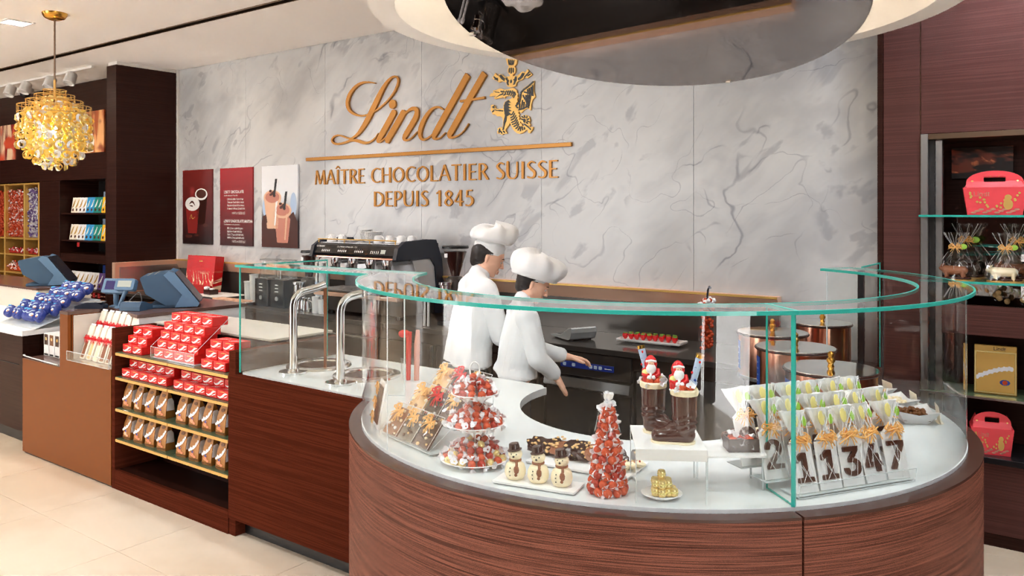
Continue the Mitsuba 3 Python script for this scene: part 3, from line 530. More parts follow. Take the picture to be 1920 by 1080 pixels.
# posters: board with printed shapes
def _poster(z0, z1, c0, c1, blob=None):
    def f(p, n, uv):
        t = dr.clip((p.z - z0) / (z1 - z0), 0, 1); c = mix(c0, c1, t)
        if blob: c = mix(c, blob, smoothstep(.55, .8, fbm(p.x * 5, p.z * 5, 3.0, 2)) * smoothstep(.5, .9, t))
        return c
    return proc(f)
pbr('print_dark', _poster(1.43, 2.25, (.010, .004, .004), (.16, .012, .010), (.42, .05, .05)), .45)
pbr('print_red', _poster(1.43, 2.25, (.030, .004, .004), (.33, .012, .018)), .45)
pbr('print_white', _poster(1.70, 1.95, (.035, .025, .030), (.78, .80, .84)), .45)
pbr('ink_white', (.85, .84, .82), .6); pbr('ink_pink', rgb8(196, 128, 110), .5); pbr('ink_cream', rgb8(224, 180, 150), .5); pbr('ink_brown', rgb8(70, 30, 22), .5); pbr('ink_red', rgb8(130, 30, 26), .5); pbr('ink_blue', rgb8(176, 196, 222), .5)
YP = 5.108
def board(name, x0, x1, mat, label):
    t = thing(name, label, 'poster'); part(t, 'board', box(x0, x1, YP, 5.127, 1.430, 2.253, .001), mat, False); return t
def pr_(t, name, poly, lvl, mat):   # printed patch
    return signpart(t, name, poly, YP - .0002, .0004 + .0005 * lvl, mat)
def ell(x, z, a, b): return affinity.translate(affinity.scale(Point(0, 0).buffer(1, 20), a, b), x, z)
def glass_print(t, x, z0, z1, w0, w1, body, foam, top):
    pr_(t, 'drink_print', Polygon([(x - w0, z0), (x + w0, z0), (x + w1, z1), (x - w1, z1)]).buffer(.012), 1, body)
    pr_(t, 'rim_print', ell(x, z1, w1 * 1.12, w1 * .62), 2, foam); pr_(t, 'foam_print', ell(x, z1 + .005, w1 * .9, w1 * .46), 3, top)
t = board('poster', -8.395, -7.83, 'print_dark', 'dark poster of two tall hot chocolate glasses, leftmost on the marble wall')
glass_print(t, -8.03, 1.66, 1.98, .055, .105, 'choco_dark', 'ink_white', 'ink_brown')
glass_print(t, -8.20, 1.56, 1.875, .075, .125, 'ink_red', 'ink_white', 'ink_white')
[pr_(t, 'chocolate_print', q, 2, 'ink_brown') for q in (ell(-8.27, 1.515, .07, .018), ell(-7.95, 1.64, .05, .02), ell(-8.12, 1.53, .04, .015))]
pr_(t, 'swirl_print', unary_union([stroke([(-8.25, 1.88, .012), (-8.2, 1.90, .02), (-8.15, 1.86, .01)]), stroke([(-8.24, 1.855, .01), (-8.19, 1.85, .014)])]), 4, 'ink_brown')
pr_(t, 'logo_print', stroke([(-8.25, 1.71, .006), (-8.22, 1.755, .008), (-8.2, 1.71, .008), (-8.15, 1.73, .006)]), 3, 'gold_pale')
t = board('poster', -7.68, -7.112, 'print_red', 'red poster with white menu lettering, middle of the three posters')
def line(t, s, x, z, h, bold=False):
    m = text(s, h, .0006, bold, .92); part(t, 'text', onwall(m, x, YP, z), 'ink_white', False)
line(t, 'LINDT CHOCOLATE', -7.61, 1.985, .029, True); line(t, 'Smooth melted Lindt Chocolate', -7.61, 1.955, .013)
for i, s in enumerate(('Classic Milk Chocolate', 'Intense Dark Chocolate', 'Medium Dark Chocolate', 'Creamy White Chocolate')): line(t, s, -7.55, 1.912 - .033 * i, .021)
line(t, 'HOT or ICED $7', -7.46, 1.762, .024)
line(t, 'LINDT CHOCOLATE MOCHA', -7.61, 1.675, .029, True); line(t, 'Lindt Chocolate with a shot of espresso', -7.61, 1.647, .012)
for i, s in enumerate(('Milk Chocolate Mocha', 'Medium Dark Mocha', 'Dark Chocolate Mocha', 'White Chocolate Mocha')): line(t, s, -7.55, 1.603 - .033 * i, .021)
line(t, 'HOT or ICED $7', -7.46, 1.462, .024)
t = board('poster', -6.955, -6.384, 'print_white', 'white poster of two iced chocolate shakes with black straws, nearest the lettering')
pr_(t, 'table_print', sbox(-6.954, 1.431, -6.385, 1.70), 0, 'ink_brown'); [pr_(t, 'glare_print', q, 0, 'ink_blue') for q in (ell(-6.88, 1.83, .06, .10), ell(-6.45, 1.86, .05, .12))]
for x, z0, z1, b in ((-6.78, 1.63, 1.93, 'ink_cream'), (-6.62, 1.49, 1.80, 'ink_pink')):
    glass_print(t, x, z0, z1, .075, .125, b, 'ink_cream', 'ink_pink')
    pr_(t, 'crumb_print', unary_union([ell(x + .03 * math.cos(q * 2.4), z1 + .02 + .012 * q % .05, .022, .014) for q in range(6)]), 4, 'ink_brown')
    pr_(t, 'straw_print', Polygon([(x + .015, z1 + .02), (x + .045, z1 + .02), (x + .075, z1 + .19), (x + .045, z1 + .19)]), 5, 'black')
    pr_(t, 'shine_print', Polygon([(x + .03, z0 + .02), (x + .05, z0 + .02), (x + .085, z1 - .03), (x + .055, z1 - .03)]), 3, 'ink_white' if b == 'ink_cream' else 'ink_cream')
[pr_(t, 'chocolate_print', q, 2, 'ink_brown') for q in (Polygon([(-6.52, 1.74), (-6.45, 1.79), (-6.40, 1.70), (-6.44, 1.66)]), Polygon([(-6.94, 1.74), (-6.88, 1.76), (-6.86, 1.68), (-6.92, 1.66)]), Polygon([(-6.80, 1.54), (-6.74, 1.56), (-6.72, 1.48), (-6.79, 1.46)]))]

# ================================================================ hanging lamp of gold spirals
LX, LY = -6.86, 3.05
lm = thing('pendant_lamp', 'round hanging lamp of gold spiral discs on a thin rod', 'lamp')
part(lm, 'canopy', lathe([(0, 3.345), (.045, 3.346), (.075, 3.36), (.092, 3.385), (.094, 3.40), (0, 3.40)], 32, c=(LX, LY, 0)), 'gold', 40)
part(lm, 'rod', cyl((LX, LY, 2.78), (LX, LY, 3.35), .0065, n=10), 'bronze', 30, 'thin dark rod')
part(lm, 'rod_sleeve', cyl((LX, LY, 2.70), (LX, LY, 2.86), .009, n=10), 'gold_pale')
def torus(x, y, z, R, r, n=40, k=6):
    a = np.linspace(0, 2 * np.pi, n + 1)
    return tube(np.stack([x + R * np.cos(a), y + R * np.sin(a), z + 0 * a], 1), r, k, False)
tiers = [(.085, 2.775, 2.735, 8, 8), (.145, 2.735, 2.69, 13, 7), (.205, 2.69, 2.64, 18, 6), (.265, 2.645, 2.585, 22, 4)]
for R, za, zb, n, m_ in tiers:
    ms = [torus(LX, LY, za, R, .0035), torus(LX, LY, zb, R, .0035)]
    for i in range(n):
        a = 2 * np.pi * i / n; ms.append(cyl((LX + R * math.cos(a), LY + R * math.sin(a), zb), (LX + R * math.cos(a), LY + R * math.sin(a), za), .0022, n=5))
    part(lm, 'ring', cat(ms), 'gold_pale', 30)
    part(lm, 'spokes', cat([cyl((LX, LY, za), (LX + R * math.cos(q), LY + R * math.sin(q), za), .002, n=5) for q in (.3, 2.4, 4.5)]), 'gold_pale')
def spiral(tw):
    a = np.linspace(0, 2.6 * np.pi, 27); r = .0365 * (1 - .34 * a / a[-1] * 1.1); r2 = r - .0125
    z = .018 * np.sin(a * .77 + tw) * (1 - r / .04)
    z1, z2 = z + .004, z - .010
    v = np.vstack([np.stack([r * np.cos(a), z1, r * np.sin(a)], 1), np.stack([r2 * np.cos(a), z2, r2 * np.sin(a)], 1)])
    n = len(a); f = [(i, i + 1, n + i + 1) for i in range(n - 1)] + [(i, n + i + 1, n + i) for i in range(n - 1)]
    w = v + [0, .0012, 0]; f2 = [(c + 2 * n, b + 2 * n, a_ + 2 * n) for a_, b, c in f]
    return trimesh.Trimesh(np.vstack([v, w]), np.array(f + f2), process=False)
SPI = [mikit.ply(spiral(t), mt, True) for t, mt in ((0, 'amber'), (1.5, 'gold_foil'), (2.8, 'amber'), (4.0, 'white_gloss'))]
wires = []
for R, za, zb, n, m_ in tiers:
    zend = 2.125 + .0 if R < .1 else (2.165 if R < .16 else 2.215 if R < .22 else 2.29)
    for i in range(n):
        a = 2 * np.pi * (i + .5 * (m_ % 2)) / n; x, y = LX + R * math.cos(a), LY + R * math.sin(a)
        zs = np.linspace(zb - .045, zend + .03, m_); wires.append(cyl((x, y, zend + .03), (x, y, zb), .0009, n=4))
        for z in zs:
            k = num(lm + '__spiral'); q = rnd.random()
            scene[k] = dict(SPI[0 if q < .30 else 1 if q < .58 else 2 if q < .76 else 3], to_world=T4(at(x, y, z, math.degrees(a) + 90 + rnd.uniform(-50, 50), rx=rnd.uniform(-15, 15), s=1.05).tolist()))
part(lm, 'hanging_wires', cat(wires), 'gold_pale')
k = part(lm, 'bulb', sph((LX, LY, 2.44), .042, 2, (1, 1, 1.25)), 'white_cup', True, 'glowing bulb')
scene[k]['emitter'] = {'type': 'area', 'radiance': {'type': 'rgb', 'value': [210, 150, 76]}}
part(lm, 'bulb_holder', cyl((LX, LY, 2.49), (LX, LY, 2.58), .022, n=12), 'gold'); part(lm, 'cord', cyl((LX, LY, 2.58), (LX, LY, 2.72), .005, n=6), 'bronze')

# track spots and camera on the ceiling at the left
tk = thing('track_lights', 'white ceiling track with a row of short cylinder spotlights', 'light')
part(tk, 'track', box(-12.2, -9.0, 4.385, 4.415, 3.375, 3.40, .002), 'white_paint', False)
for i, x in enumerate((-11.05, -10.62, -9.97, -9.47)):
    M = at(x, 4.38, 3.30, 20, rx=-24)
    s_ = part(tk, 'spotlight', xf(cat([lathe([(0, .07), (.05, .07), (.058, .06), (.064, -.06), (.058, -.066), (.052, -.05), (0, -.05)], 20)]), M), 'white_gloss', 35)
    part(s_, 'stem', cyl((x, 4.39, 3.34), (x, 4.40, 3.385), .012, n=8), 'white_gloss')
dcam = thing('ceiling_camera', 'small white dome camera on the ceiling above the chocolate bins', 'camera')
part(dcam, 'base', lathe([(0, 3.40), (.10, 3.40), (.10, 3.35), (.085, 3.335), (0, 3.335)], 28, c=(-11.40, 4.70, 0)), 'white_gloss', 30)
part(dcam, 'dome', lathe([(.06, 3.336), (.052, 3.30), (.03, 3.28), (0, 3.274)], 20, c=(-11.40, 4.70, 0)), 'black_gloss', 40, 'dark dome')
# ================================================================ cabinet wall at the back left (front at y = 4.9)
cw = thing('display_cabinet', 'tall dark wood cabinet with chocolate bins and shelves, behind the hanging lamp', 'cabinet')
YC = 4.90
part(cw, 'upper_band', cat([box(-16, -8.72, YC, 5.5, 2.19, 3.395, .002)]), 'wood_dark', False)
part(cw, 'post', box(-11.46, -10.885, YC, 5.5, 0, 2.188, .002), 'wood_dark', False)
part(cw, 'post', box(-9.715, -8.72, YC, 5.5, 0, 2.188, .002), 'wood_dark', False)
part(cw, 'post', box(-16, -13.22, YC, 5.5, 0, 2.188, .002), 'wood_dark', False)
part(cw, 'back_panel', box(-13.22, -9.715, 5.40, 5.5, 0, 2.19, 0), 'void', False)
part(cw, 'rail', box(-10.885, -9.715, YC + .01, 5.40, 1.15, 1.255, .002), 'wood_dark', False)
part(cw, 'base', box(-13.22, -9.715, YC + .01, 5.40, 0, .42, .002), 'wood_dark', False)
for z in (1.77, 1.425, .815, .60): part(cw, 'shelf', box(-10.88, -9.72, YC + .02, 5.38, z - .018, z, .001), 'wood_dark', False)
part(cw, 'shelf_standard', box(-10.08, -10.065, 5.385, 5.398, 1.26, 2.18, 0), 'steel', False, 'thin metal shelf strip')
for x in (-13.19, -12.53, -11.912, -11.475): part(cw, 'bin_divider', box(x - .018, x + .018, YC - .005, 5.30, .42, 2.175, .002), 'gold_dull', False, 'brass divider')
for z in (2.165, 1.417, 1.19, .94, .705): part(cw, 'bin_shelf', box(-13.19, -11.475, YC - .003, 5.30, z - .012, z + .012, .002), 'gold_dull', False, 'brass shelf edge')
# wrapped chocolates behind clear bin fronts: past counting at this size
def sweets(x0, x1, z0, z1, n, y0=4.928, y1=4.955, heap=False):
    rs = np.random.RandomState(int(abs(x0 * 100 + z0 * 10)))
    ball = trimesh.creation.icosphere(subdivisions=0); bv, bf = np.array(ball.vertices), ball.faces; out = []
    for i in range(n):
        x, z, y = rs.uniform(x0 + .022, x1 - .022), rs.uniform(z0, z1), rs.uniform(y0, y1)
        if heap: z = z0 + .02 + (z1 - z0) * rs.rand() ** 1.6
        R = trimesh.transformations.random_rotation_matrix(rs.rand(3))[:3, :3]
        out.append(trimesh.Trimesh((bv * [.030, .015, .015]) @ R.T + [x, y, z], bf, process=False))
    return cat(out)
def bin_(x0, x1, z0, z1, n, mats, label, heap=False):
    t = thing('chocolate_bin', label, 'bin')
    part(t, 'filling', box(x0 + .004, x1 - .004, 4.95, 5.25, z0 + .005, z0 + (z1 - z0) * (.55 if heap else .97), .002), mats[0], False)
    for m_, f in zip(mats, (.4, .35, .25)):
        k = part(t, 'wrapped_sweets', sweets(x0, x1, z0 + .015, z1, int(n * f), heap=heap), m_, True); labels[k] = {'kind': 'stuff', 'label': 'wrapped chocolates'}
    if not heap: part(t, 'bin_front', quad((x0 + .02, 4.915, z0), (x1 - .02, 4.915, z0), (x1 - .02, 4.915, z1 + .03), (x0 + .02, 4.915, z1 + .03)), 'acrylic', False)
bin_(-13.17, -12.55, 1.43, 2.09, 700, ('red_foil', 'silver_foil', 'red_foil'), 'tall clear bin of red and white wrapped chocolates at the left edge')
bin_(-12.51, -11.93, 1.43, 2.09, 700, ('red_foil', 'silver_foil', 'copper'), 'tall clear bin of copper red and white wrapped chocolates, middle column')
bin_(-11.89, -11.49, 1.43, 2.10, 480, ('silver_foil', 'purple', 'silver_foil'), 'tall clear bin of silver and purple wrapped chocolates, right column')
bin_(-12.51, -11.93, 1.205, 1.26, 90, ('red_deep', 'silver_foil', 'red_deep'), 'shallow tray of dark red chocolates under the middle bin', True)
bin_(-11.89, -11.49, 1.205, 1.27, 70, ('red_deep', 'silver_foil', 'red_deep'), 'shallow tray of dark red chocolates under the right bin', True)
bin_(-12.51, -11.93, .955, 1.08, 160, ('red_foil', 'silver_foil', 'copper'), 'heap of copper and white chocolates on the middle column shelf', True)
bin_(-11.89, -11.49, .955, 1.06, 110, ('silver_foil', 'silver_foil', 'red_foil'), 'heap of silver white chocolates on the right column shelf', True)
bin_(-12.51, -11.93, .72, .79, 90, ('red_foil', 'silver_foil', 'copper'), 'heap of red and white chocolates on the low middle shelf', True)
bin_(-11.89, -11.49, .72, .79, 90, ('silver_foil', 'silver_foil', 'red_foil'), 'heap of silver white chocolates on the low right shelf', True)
# backlit pictures on the band
def _pic(seed, a, b, c):
    def f(p, n, uv):
        g = fbm(p.x * 5 + seed, p.z * 4, seed, 3); h = fbm(p.x * 9 + seed, p.z * 2.0, seed + 5, 3)
        return mix(mix(a, b, smoothstep(.35, .6, h)), c, smoothstep(.5, .7, g))
    return proc(f)
pbr('picture_left', _pic(3, rgb8(120, 18, 14), rgb8(230, 196, 160), rgb8(196, 70, 40)), .5)
pbr('picture_right', _pic(8, rgb8(170, 84, 40), rgb8(232, 170, 110), rgb8(140, 60, 30)), .5)
t = thing('picture', 'warm red and cream picture panel at the left edge, above the bins', 'picture'); part(t, 'print', box(-13.2, -12.17, 4.88, 4.899, 2.51, 3.0, .001), 'picture_left', False)
t = thing('picture', 'orange picture panel with a pale curved shape, half behind the hanging lamp', 'picture'); part(t, 'print', box(-10.75, -9.71, 4.88, 4.899, 2.51, 3.02, .001), 'picture_right', False)
part(t, 'pale_shape', onwall(prism([(-10.75, 2.52), (-9.96, 2.52), (-9.94, 2.66), (-10.0, 2.78), (-10.12, 2.86), (-10.10, 3.0), (-10.75, 3.0)], .002), 0, 4.88, 0), 'paper_cream', False)
# boxes and bars in the niche
def bars(cols, x0, x1, z0, h, y, lean, row, d=.05):
    n = len(cols); w = (x1 - x0) / n
    for i, (c, nm) in enumerate(cols):
        t = thing('chocolate_box', f'{nm} upright chocolate box, {row}, {nth(i, n)}', 'box', f'boxes on the {row}')
        M = at(x0 + w * (i + .5), y, z0, rx=-lean)
        part(t, 'carton', xf(box(-w * .47, w * .47, 0, d, .001, h, .002), M), c, False)
        part(t, 'front_print', xf(onwall(prism(stroke([(-w * .3, h * .35, .008), (0, h * .5, .03), (w * .3, h * .85, .012)]), .0008), 0, 0, 0), M), 'white_gloss' if c not in ('paper_cream', 'card') else 'gold_dull', False)
        part(t, 'chocolate_print', xf(onwall(prism(ell(0, h * .2, w * .2, .018), .001), 0, 0, 0), M), 'choco', False)
C1 = [('paper_cream', 'cream'), ('paper_cream', 'cream'), ('card', 'white'), ('card', 'white'), ('blue_sky', 'blue'), ('blue_sky', 'blue'), ('teal', 'green'), ('teal', 'green'), ('yellow', 'yellow'), ('yellow', 'yellow'), ('straw_red', 'red')]
bars(C1, -10.80, -9.73, 1.772, .20, 5.0, 8, 'top niche shelf')
bars([('gray_blue', 'grey'), ('gray_blue', 'grey blue'), ('blue_sky', 'blue'), ('blue_label', 'dark blue')], -10.28, -9.73, 1.772, .27, 5.16, 0, 'back of the top niche shelf')
C2 = [('paper_cream', 'cream'), ('paper_cream', 'cream'), ('card', 'white'), ('card', 'white'), ('blue_sky', 'blue'), ('blue_sky', 'blue'), ('teal', 'green'), ('teal', 'green'), ('yellow', 'yellow'), ('paper_cream', 'cream and red'), ('straw_red', 'red')]
bars(C2, -10.85, -9.73, 1.427, .20, 5.0, 8, 'second niche shelf')
bars([('gray_blue', 'grey'), ('gray_blue', 'grey blue'), ('blue_sky', 'blue'), ('blue_label', 'dark blue')], -10.30, -9.76, 1.427, .27, 5.16, 0, 'back of the second niche shelf')
C3 = [('card', 'white and blue')] * 4 + [('card', 'white and black')] * 2 + [('purple', 'purple')] * 2 + [('card', 'white and black')]
bars(C3, -10.83, -9.75, .817, .21, 4.99, 10, 'third niche shelf')
bars([('blue_label', 'dark blue')] * 4, -10.3, -9.75, .817, .29, 5.16, 0, 'back of the third niche shelf')
k = solid('foil_chocolates', cat([sph((-10.86 + .055 * i + rnd.uniform(-.01, .01), 5.05 + .07 * j, .63 + .035 * j), .034, 1, (1, 1, .8)) for i in range(20) for j in range(4)]), 'copper', 'rows of copper red foil chocolates on the lowest niche shelf', 'chocolates'); labels[k]['kind'] = 'stuff'
for i, x in enumerate((-10.42, -10.50, -10.02, -9.90)):
    z = (1.40, .785, .785, .785)[i]
    solid('price_tag', box(x - .03, x + .03, 4.912, 4.918, z - .055, z, .001), 'red_deep', f'small red price tag hanging under the {"second" if i == 0 else "third"} niche shelf, {("alone", "leftmost", "middle", "rightmost")[i]}', 'tag')

# ================================================================ register counters
rc = thing('register_counter', 'bronze fronted checkout counter with a raised dark stone top', 'counter')
part(rc, 'front_panel', onwall(prism([(-6.50, .012), (-5.205, .012), (-5.205, .765), (-5.795, .765), (-5.795, 1.095), (-5.91, 1.095), (-5.91, .70), (-6.50, .70)], .022), 0, 2.684, 0), 'brass_panel', False, 'large matt bronze front panel')
part(rc, 'kick_strip', box(-6.49, -5.21, 2.672, 2.70, .0, .012, 0), 'black', False)
part(rc, 'column', box(-5.908, -5.797, 2.69, 2.98, .02, 1.092, .001), 'brass_panel', False)
part(rc, 'low_body', cat([box(-6.49, -5.915, 2.69, 3.35, .02, .685, 0), box(-5.79, -5.21, 2.69, 2.86, .02, .75, 0)]), 'wood_dark', False)
part(rc, 'low_shelf', box(-6.50, -5.912, 2.664, 3.40, .686, .705, .002), 'granite', False, 'dark low shelf')
part(rc, 'tray_shelf', box(-5.795, -5.205, 2.664, 2.86, .751, .765, .002), 'granite', False)
part(rc, 'high_body', box(-5.90, -5.262, 2.988, 3.70, .02, 1.075, .001), 'cream_panel', False, 'cream painted raised body')
part(rc, 'niche_back', box(-5.795, -5.262, 2.972, 2.986, .766, 1.075, .001), 'brass_panel', False)
part(rc, 'niche_side', box(-5.796, -5.790, 2.70, 2.97, .766, 1.07, .001), 'cream_panel', False)
part(rc, 'side_panel', box(-5.262, -5.240, 2.87, 3.70, .90, 1.075, .001), 'white_paint', False, 'white side panel')
part(rc, 'side_base', box(-5.262, -5.240, 2.87, 3.70, 0.0, .899, .001), 'wood', False)
part(rc, 'stone_top', xf(prism([(-5.91, 2.66), (-5.79, 2.66), (-5.79, 2.965), (-5.235, 2.855), (-5.235, 3.72), (-5.91, 3.72)], .022), tr(0, 0, 1.0765)), 'granite', False, 'dark speckled stone top')
part(rc, 'work_ledge', box(-5.24, -4.6, 3.50, 3.72, .86, .90, .002), 'granite', False)
# far left counter
fc = thing('side_counter', 'dark wood counter with a cream top at the left edge', 'counter')
part(fc, 'cabinet', box(-11.0, -6.74, 2.76, 3.75, .09, .862, .002), 'wood_dark', False)
part(fc, 'toe_kick', box(-11.0, -6.76, 2.79, 3.7, 0, .09, 0), 'black', False)
part(fc, 'top', xf(prism([(-11, 2.735), (-6.58, 2.65), (-6.50, 2.66), (-6.54, 2.98), (-6.54, 3.75), (-11, 3.75)], .038), tr(0, 0, .863)), 'white_paint', False, 'cream white top')
part(fc, 'drawer_line', box(-9.2, -6.80, 2.756, 2.762, .60, .606, 0), 'void', False)
part(fc, 'raised_box', box(-11.0, -7.70, 3.28, 3.75, .902, 1.085, .002), 'cream_panel', False, 'cream raised back')
part(fc, 'stone_top', box(-11.0, -7.68, 3.26, 3.75, 1.086, 1.105, .002), 'granite', False)
# checkout machines
def monitor_back(M, label):
    t = thing('checkout_terminal', label, 'monitor')
    sec = [(-.02, .02), (.14, .02), (.19, .03), (.02, .245), (-.005, .26), (-.05, .265), (-.19, .24), (-.20, .225), (-.16, .11)]
    X_ = np.array([[0, 0, 1, -.185], [1, 0, 0, 0], [0, 1, 0, 0], [0, 0, 0, 1.0]])
    part(t, 'housing', xf(prism(Polygon(sec).buffer(-.008).buffer(.008), .37), M @ X_), 'plastic_blue_dark', False)
    for s_ in (-.191, .183):
        part(t, 'side_cover', xf(prism(Polygon([(.05, .01), (.205, .012), (.215, .03), (.04, .262), (.0, .275), (-.03, .25), (.10, .10)]).buffer(.004), .012), M @ np.array([[0, 0, 1, s_], [1, 0, 0, 0], [0, 1, 0, 0], [0, 0, 0, 1.0]])), 'plastic_blue', False, 'lighter blue side cover')
    part(t, 'screen', xf(prism([(.06, .03), (.205, .035), (.21, .042), (.035, .268), (.03, .262)], .35), M @ np.array([[0, 0, 1, -.175], [1, 0, 0, .012], [0, 1, 0, .0], [0, 0, 0, 1.0]])), 'plastic_navy', False)
    part(t, 'rib', xf(cat([box(-.18, .18, -.15, -.142, .243, .252, .001), box(-.18, .18, -.10, -.092, .252, .261, .001)]), M), 'plastic_gray', False)
    part(t, 'foot', xf(box(-.17, .17, -.14, .16, 0, .025, .008), M), 'plastic_blue_dark', False)
    return t
monitor_back(at(-5.56, 3.29, 1.0995, -36, s=.95), 'blue grey checkout terminal seen from behind, on the bronze counter')
monitor_back(at(-8.02, 3.50, 1.106, -36, s=1.0), 'blue grey checkout terminal on the side counter at the left edge')
t = thing('receipt_printer', 'low blue grey printer lying beside the terminal on the bronze counter', 'printer')
part(t, 'body', xf(prism(Polygon([(0, 0), (.16, 0), (.16, .03), (.06, .062), (.02, .06), (0, .03)]).buffer(-.004).buffer(.004), .15), at(-5.475, 2.93, 1.0995) @ rot(30) @ np.array([[0, 0, 1, -.075], [1, 0, 0, 0], [0, 1, 0, 0], [0, 0, 0, 1.0]])), 'plastic_blue_dark', False)
part(t, 'lid', xf(box(-.06, .06, .03, .05, .0595, .064, .001), at(-5.475, 2.93, 1.0995) @ rot(30)), 'plastic_gray', False)
def pole_display(M, h, lean, scr, label, s=1.0):
    t = thing('pole_display', label, 'display')
    part(t, 'foot', xf(lathe([(0, 0), (.045 * s, 0), (.045 * s, .006), (.03 * s, .012), (0, .012)], 20), M), 'plastic_blue', 30)
    part(t, 'pole', xf(cyl((0, 0, .01), (lean, 0, h), .017 * s, .021 * s, 14), M), 'plastic_blue', 30)
    H = M @ tr(lean, 0, h + .03) @ rot(-22, (1, 0, 0))
    part(t, 'head', xf(prism(sbox(-.085 * s, -.042 * s, .085 * s, .042 * s).buffer(.012, 6), .045), H @ XZ @ tr(0, 0, -.02)), 'plastic_blue', 30)
    part(t, 'screen', xf(box(-.072 * s, .072 * s, -.0275, -.0235, -.03 * s, .036 * s, .001), H), scr, False, 'dark screen')
    return t
pole_display(at(-5.83, 3.02, 1.0995, 22), .115, .0, 'screen_violet', 'grey blue customer display with a dark violet screen on the bronze counter', 1.0)
pole_display(at(-5.72, 2.985, 1.0995, 30), .135, .055, 'screen_gray', 'small leaning customer display with a pale screen beside the terminal', .72)
t = thing('card_reader', 'low grey card reader on the corner of the bronze counter', 'card reader')
part(t, 'body', xf(prism(Polygon([(-.10, 0), (.10, 0), (.10, .022), (.05, .045), (-.02, .042), (-.10, .018)]), .085), at(-6.04 + .17, 2.86, 1.0995) @ rot(38) @ np.array([[1, 0, 0, 0], [0, 0, 1, -.04], [0, 1, 0, 0], [0, 0, 0, 1.0]])), 'plastic_navy', False)
part(t, 'top_cover', xf(box(-.05, .09, -.038, .038, .0425, .048, .003), at(-6.04 + .17, 2.86, 1.0995) @ rot(38)), 'plastic_gray', False)
solid('cable', tube(spline([(-5.78, 3.06, 1.105), (-5.72, 3.10, 1.18), (-5.69, 3.12, 1.20), (-5.66, 3.12, 1.15), (-5.70, 3.14, 1.105)], 8), .004, 6), 'plastic_gray', 'thin grey cable looping behind the customer display', 'cable')
# navy pouches heaped on the side counter
pb = Proto()
pv = rock((0, 0, 0), .058, 5, .12, 2, (1.15, .50, .92)); vv = np.array(pv.vertices); vv = np.sign(vv) * np.abs(vv / .06) ** .75 * .056; pv = trimesh.Trimesh(vv, pv.faces, process=False); pb.add('bag', pv, 'blue_navy', True)
pb.add('white_panel', sph((.022, -.027, -.006), .022, 1, (1.1, .40, .7)), 'card', True); pb.add('emblem_print', sph((.034, -.030, -.012), .011, 1, (1.2, .5, .7)), 'copper', True); pb.add('wave_print', tube(spline([(-.045, -.026, .018), (-.01, -.034, .006), (.02, -.034, .022), (.045, -.026, .026)], 4), .0045, 5), 'ink_blue', True)
pb.add('blue_flap', sph((-.03, -.012, .040), .022, 1, (1.2, .7, .5)), 'blue_sky', True)
q = 0
for lvl, (n, y, z, x0) in enumerate(((6, 2.80, .945, -7.06), (6, 2.90, .985, -7.03), (5, 3.0, 1.03, -6.98), (5, 3.10, 1.075, -6.95), (4, 3.18, 1.12, -6.93))):
    for i in range(n):
        pb.stamp('navy_pouch', f'navy pouch in the heap on the side counter, {("lowest", "second", "third", "fourth", "topmost")[lvl]} row, {nth(i, n)}', 'pouch', at(x0 + .115 * i * .85, y + .015 * (i % 2), z + .052 - .004 * (i % 2), rnd.uniform(-25, 25), rx=-30 + rnd.uniform(-12, 12), s=.98), 'navy pouches in the heap')
t = thing('display_ramp', 'sloping clear ramp under the heap of navy pouches', 'stand')
X_ = np.array([[0, 0, 1, -7.12], [1, 0, 0, 0], [0, 1, 0, 0], [0, 0, 0, 1.0]])
part(t, 'sheet', xf(prism([(2.745, .902), (3.24, 1.082), (3.24, 1.086), (2.745, .906)], .62), X_), 'acrylic_edge', False)
part(t, 'support', xf(prism([(3.236, .902), (3.24, .902), (3.24, 1.08), (3.236, 1.08)], .62), X_), 'acrylic_edge', False)
# white boxes on the low shelf
for i in range(4):
    x = -6.475 + .088 * i
    t = thing('white_box', f'tall white box on the low shelf of the bronze counter, {nth(i, 4)}', 'box', 'white boxes on the low shelf')
    part(t, 'carton', box(x, x + .08, 2.80, 2.99, .706, .875, .002), 'white_gloss', False)
    part(t, 'picture', box(x + .012, x + .068, 2.7985, 2.8005, .79, .868, 0), 'choco_dark' if i != 1 else 'pouch_brown', False, 'dark chocolate picture')
    part(t, 'picture_spot', sph((x + .04, 2.799, .835), .014, 1, (1, .12, 1)), 'nut' if i < 2 else 'gold_dull', True)
    part(t, 'band', box(x + .012, x + .068, 2.7985, 2.8005, .712, .724, 0), 'black', False)
t = thing('gift_bag_stack', 'red and white gift cartons behind the white boxes', 'box')
part(t, 'carton', box(-6.10, -5.95, 2.85, 3.05, .706, .84, .002), 'straw_red', False); part(t, 'carton', box(-6.11, -5.95, 2.95, 3.10, .842, .95, .002), 'paper_cream', False)
part(t, 'picture', cat([box(-6.09, -6.03, 2.948, 2.9505, .87, .94, 0)]), 'pouch_gold', False)
solid('small_tray', tube(spline([(-6.50, 2.68, .725), (-6.49, 2.67, .72), (-6.2, 2.665, .715), (-5.95, 2.665, .712)], 6), .005, 6), 'acrylic_edge', 'clear low rail at the edge of the low shelf', 'rail')

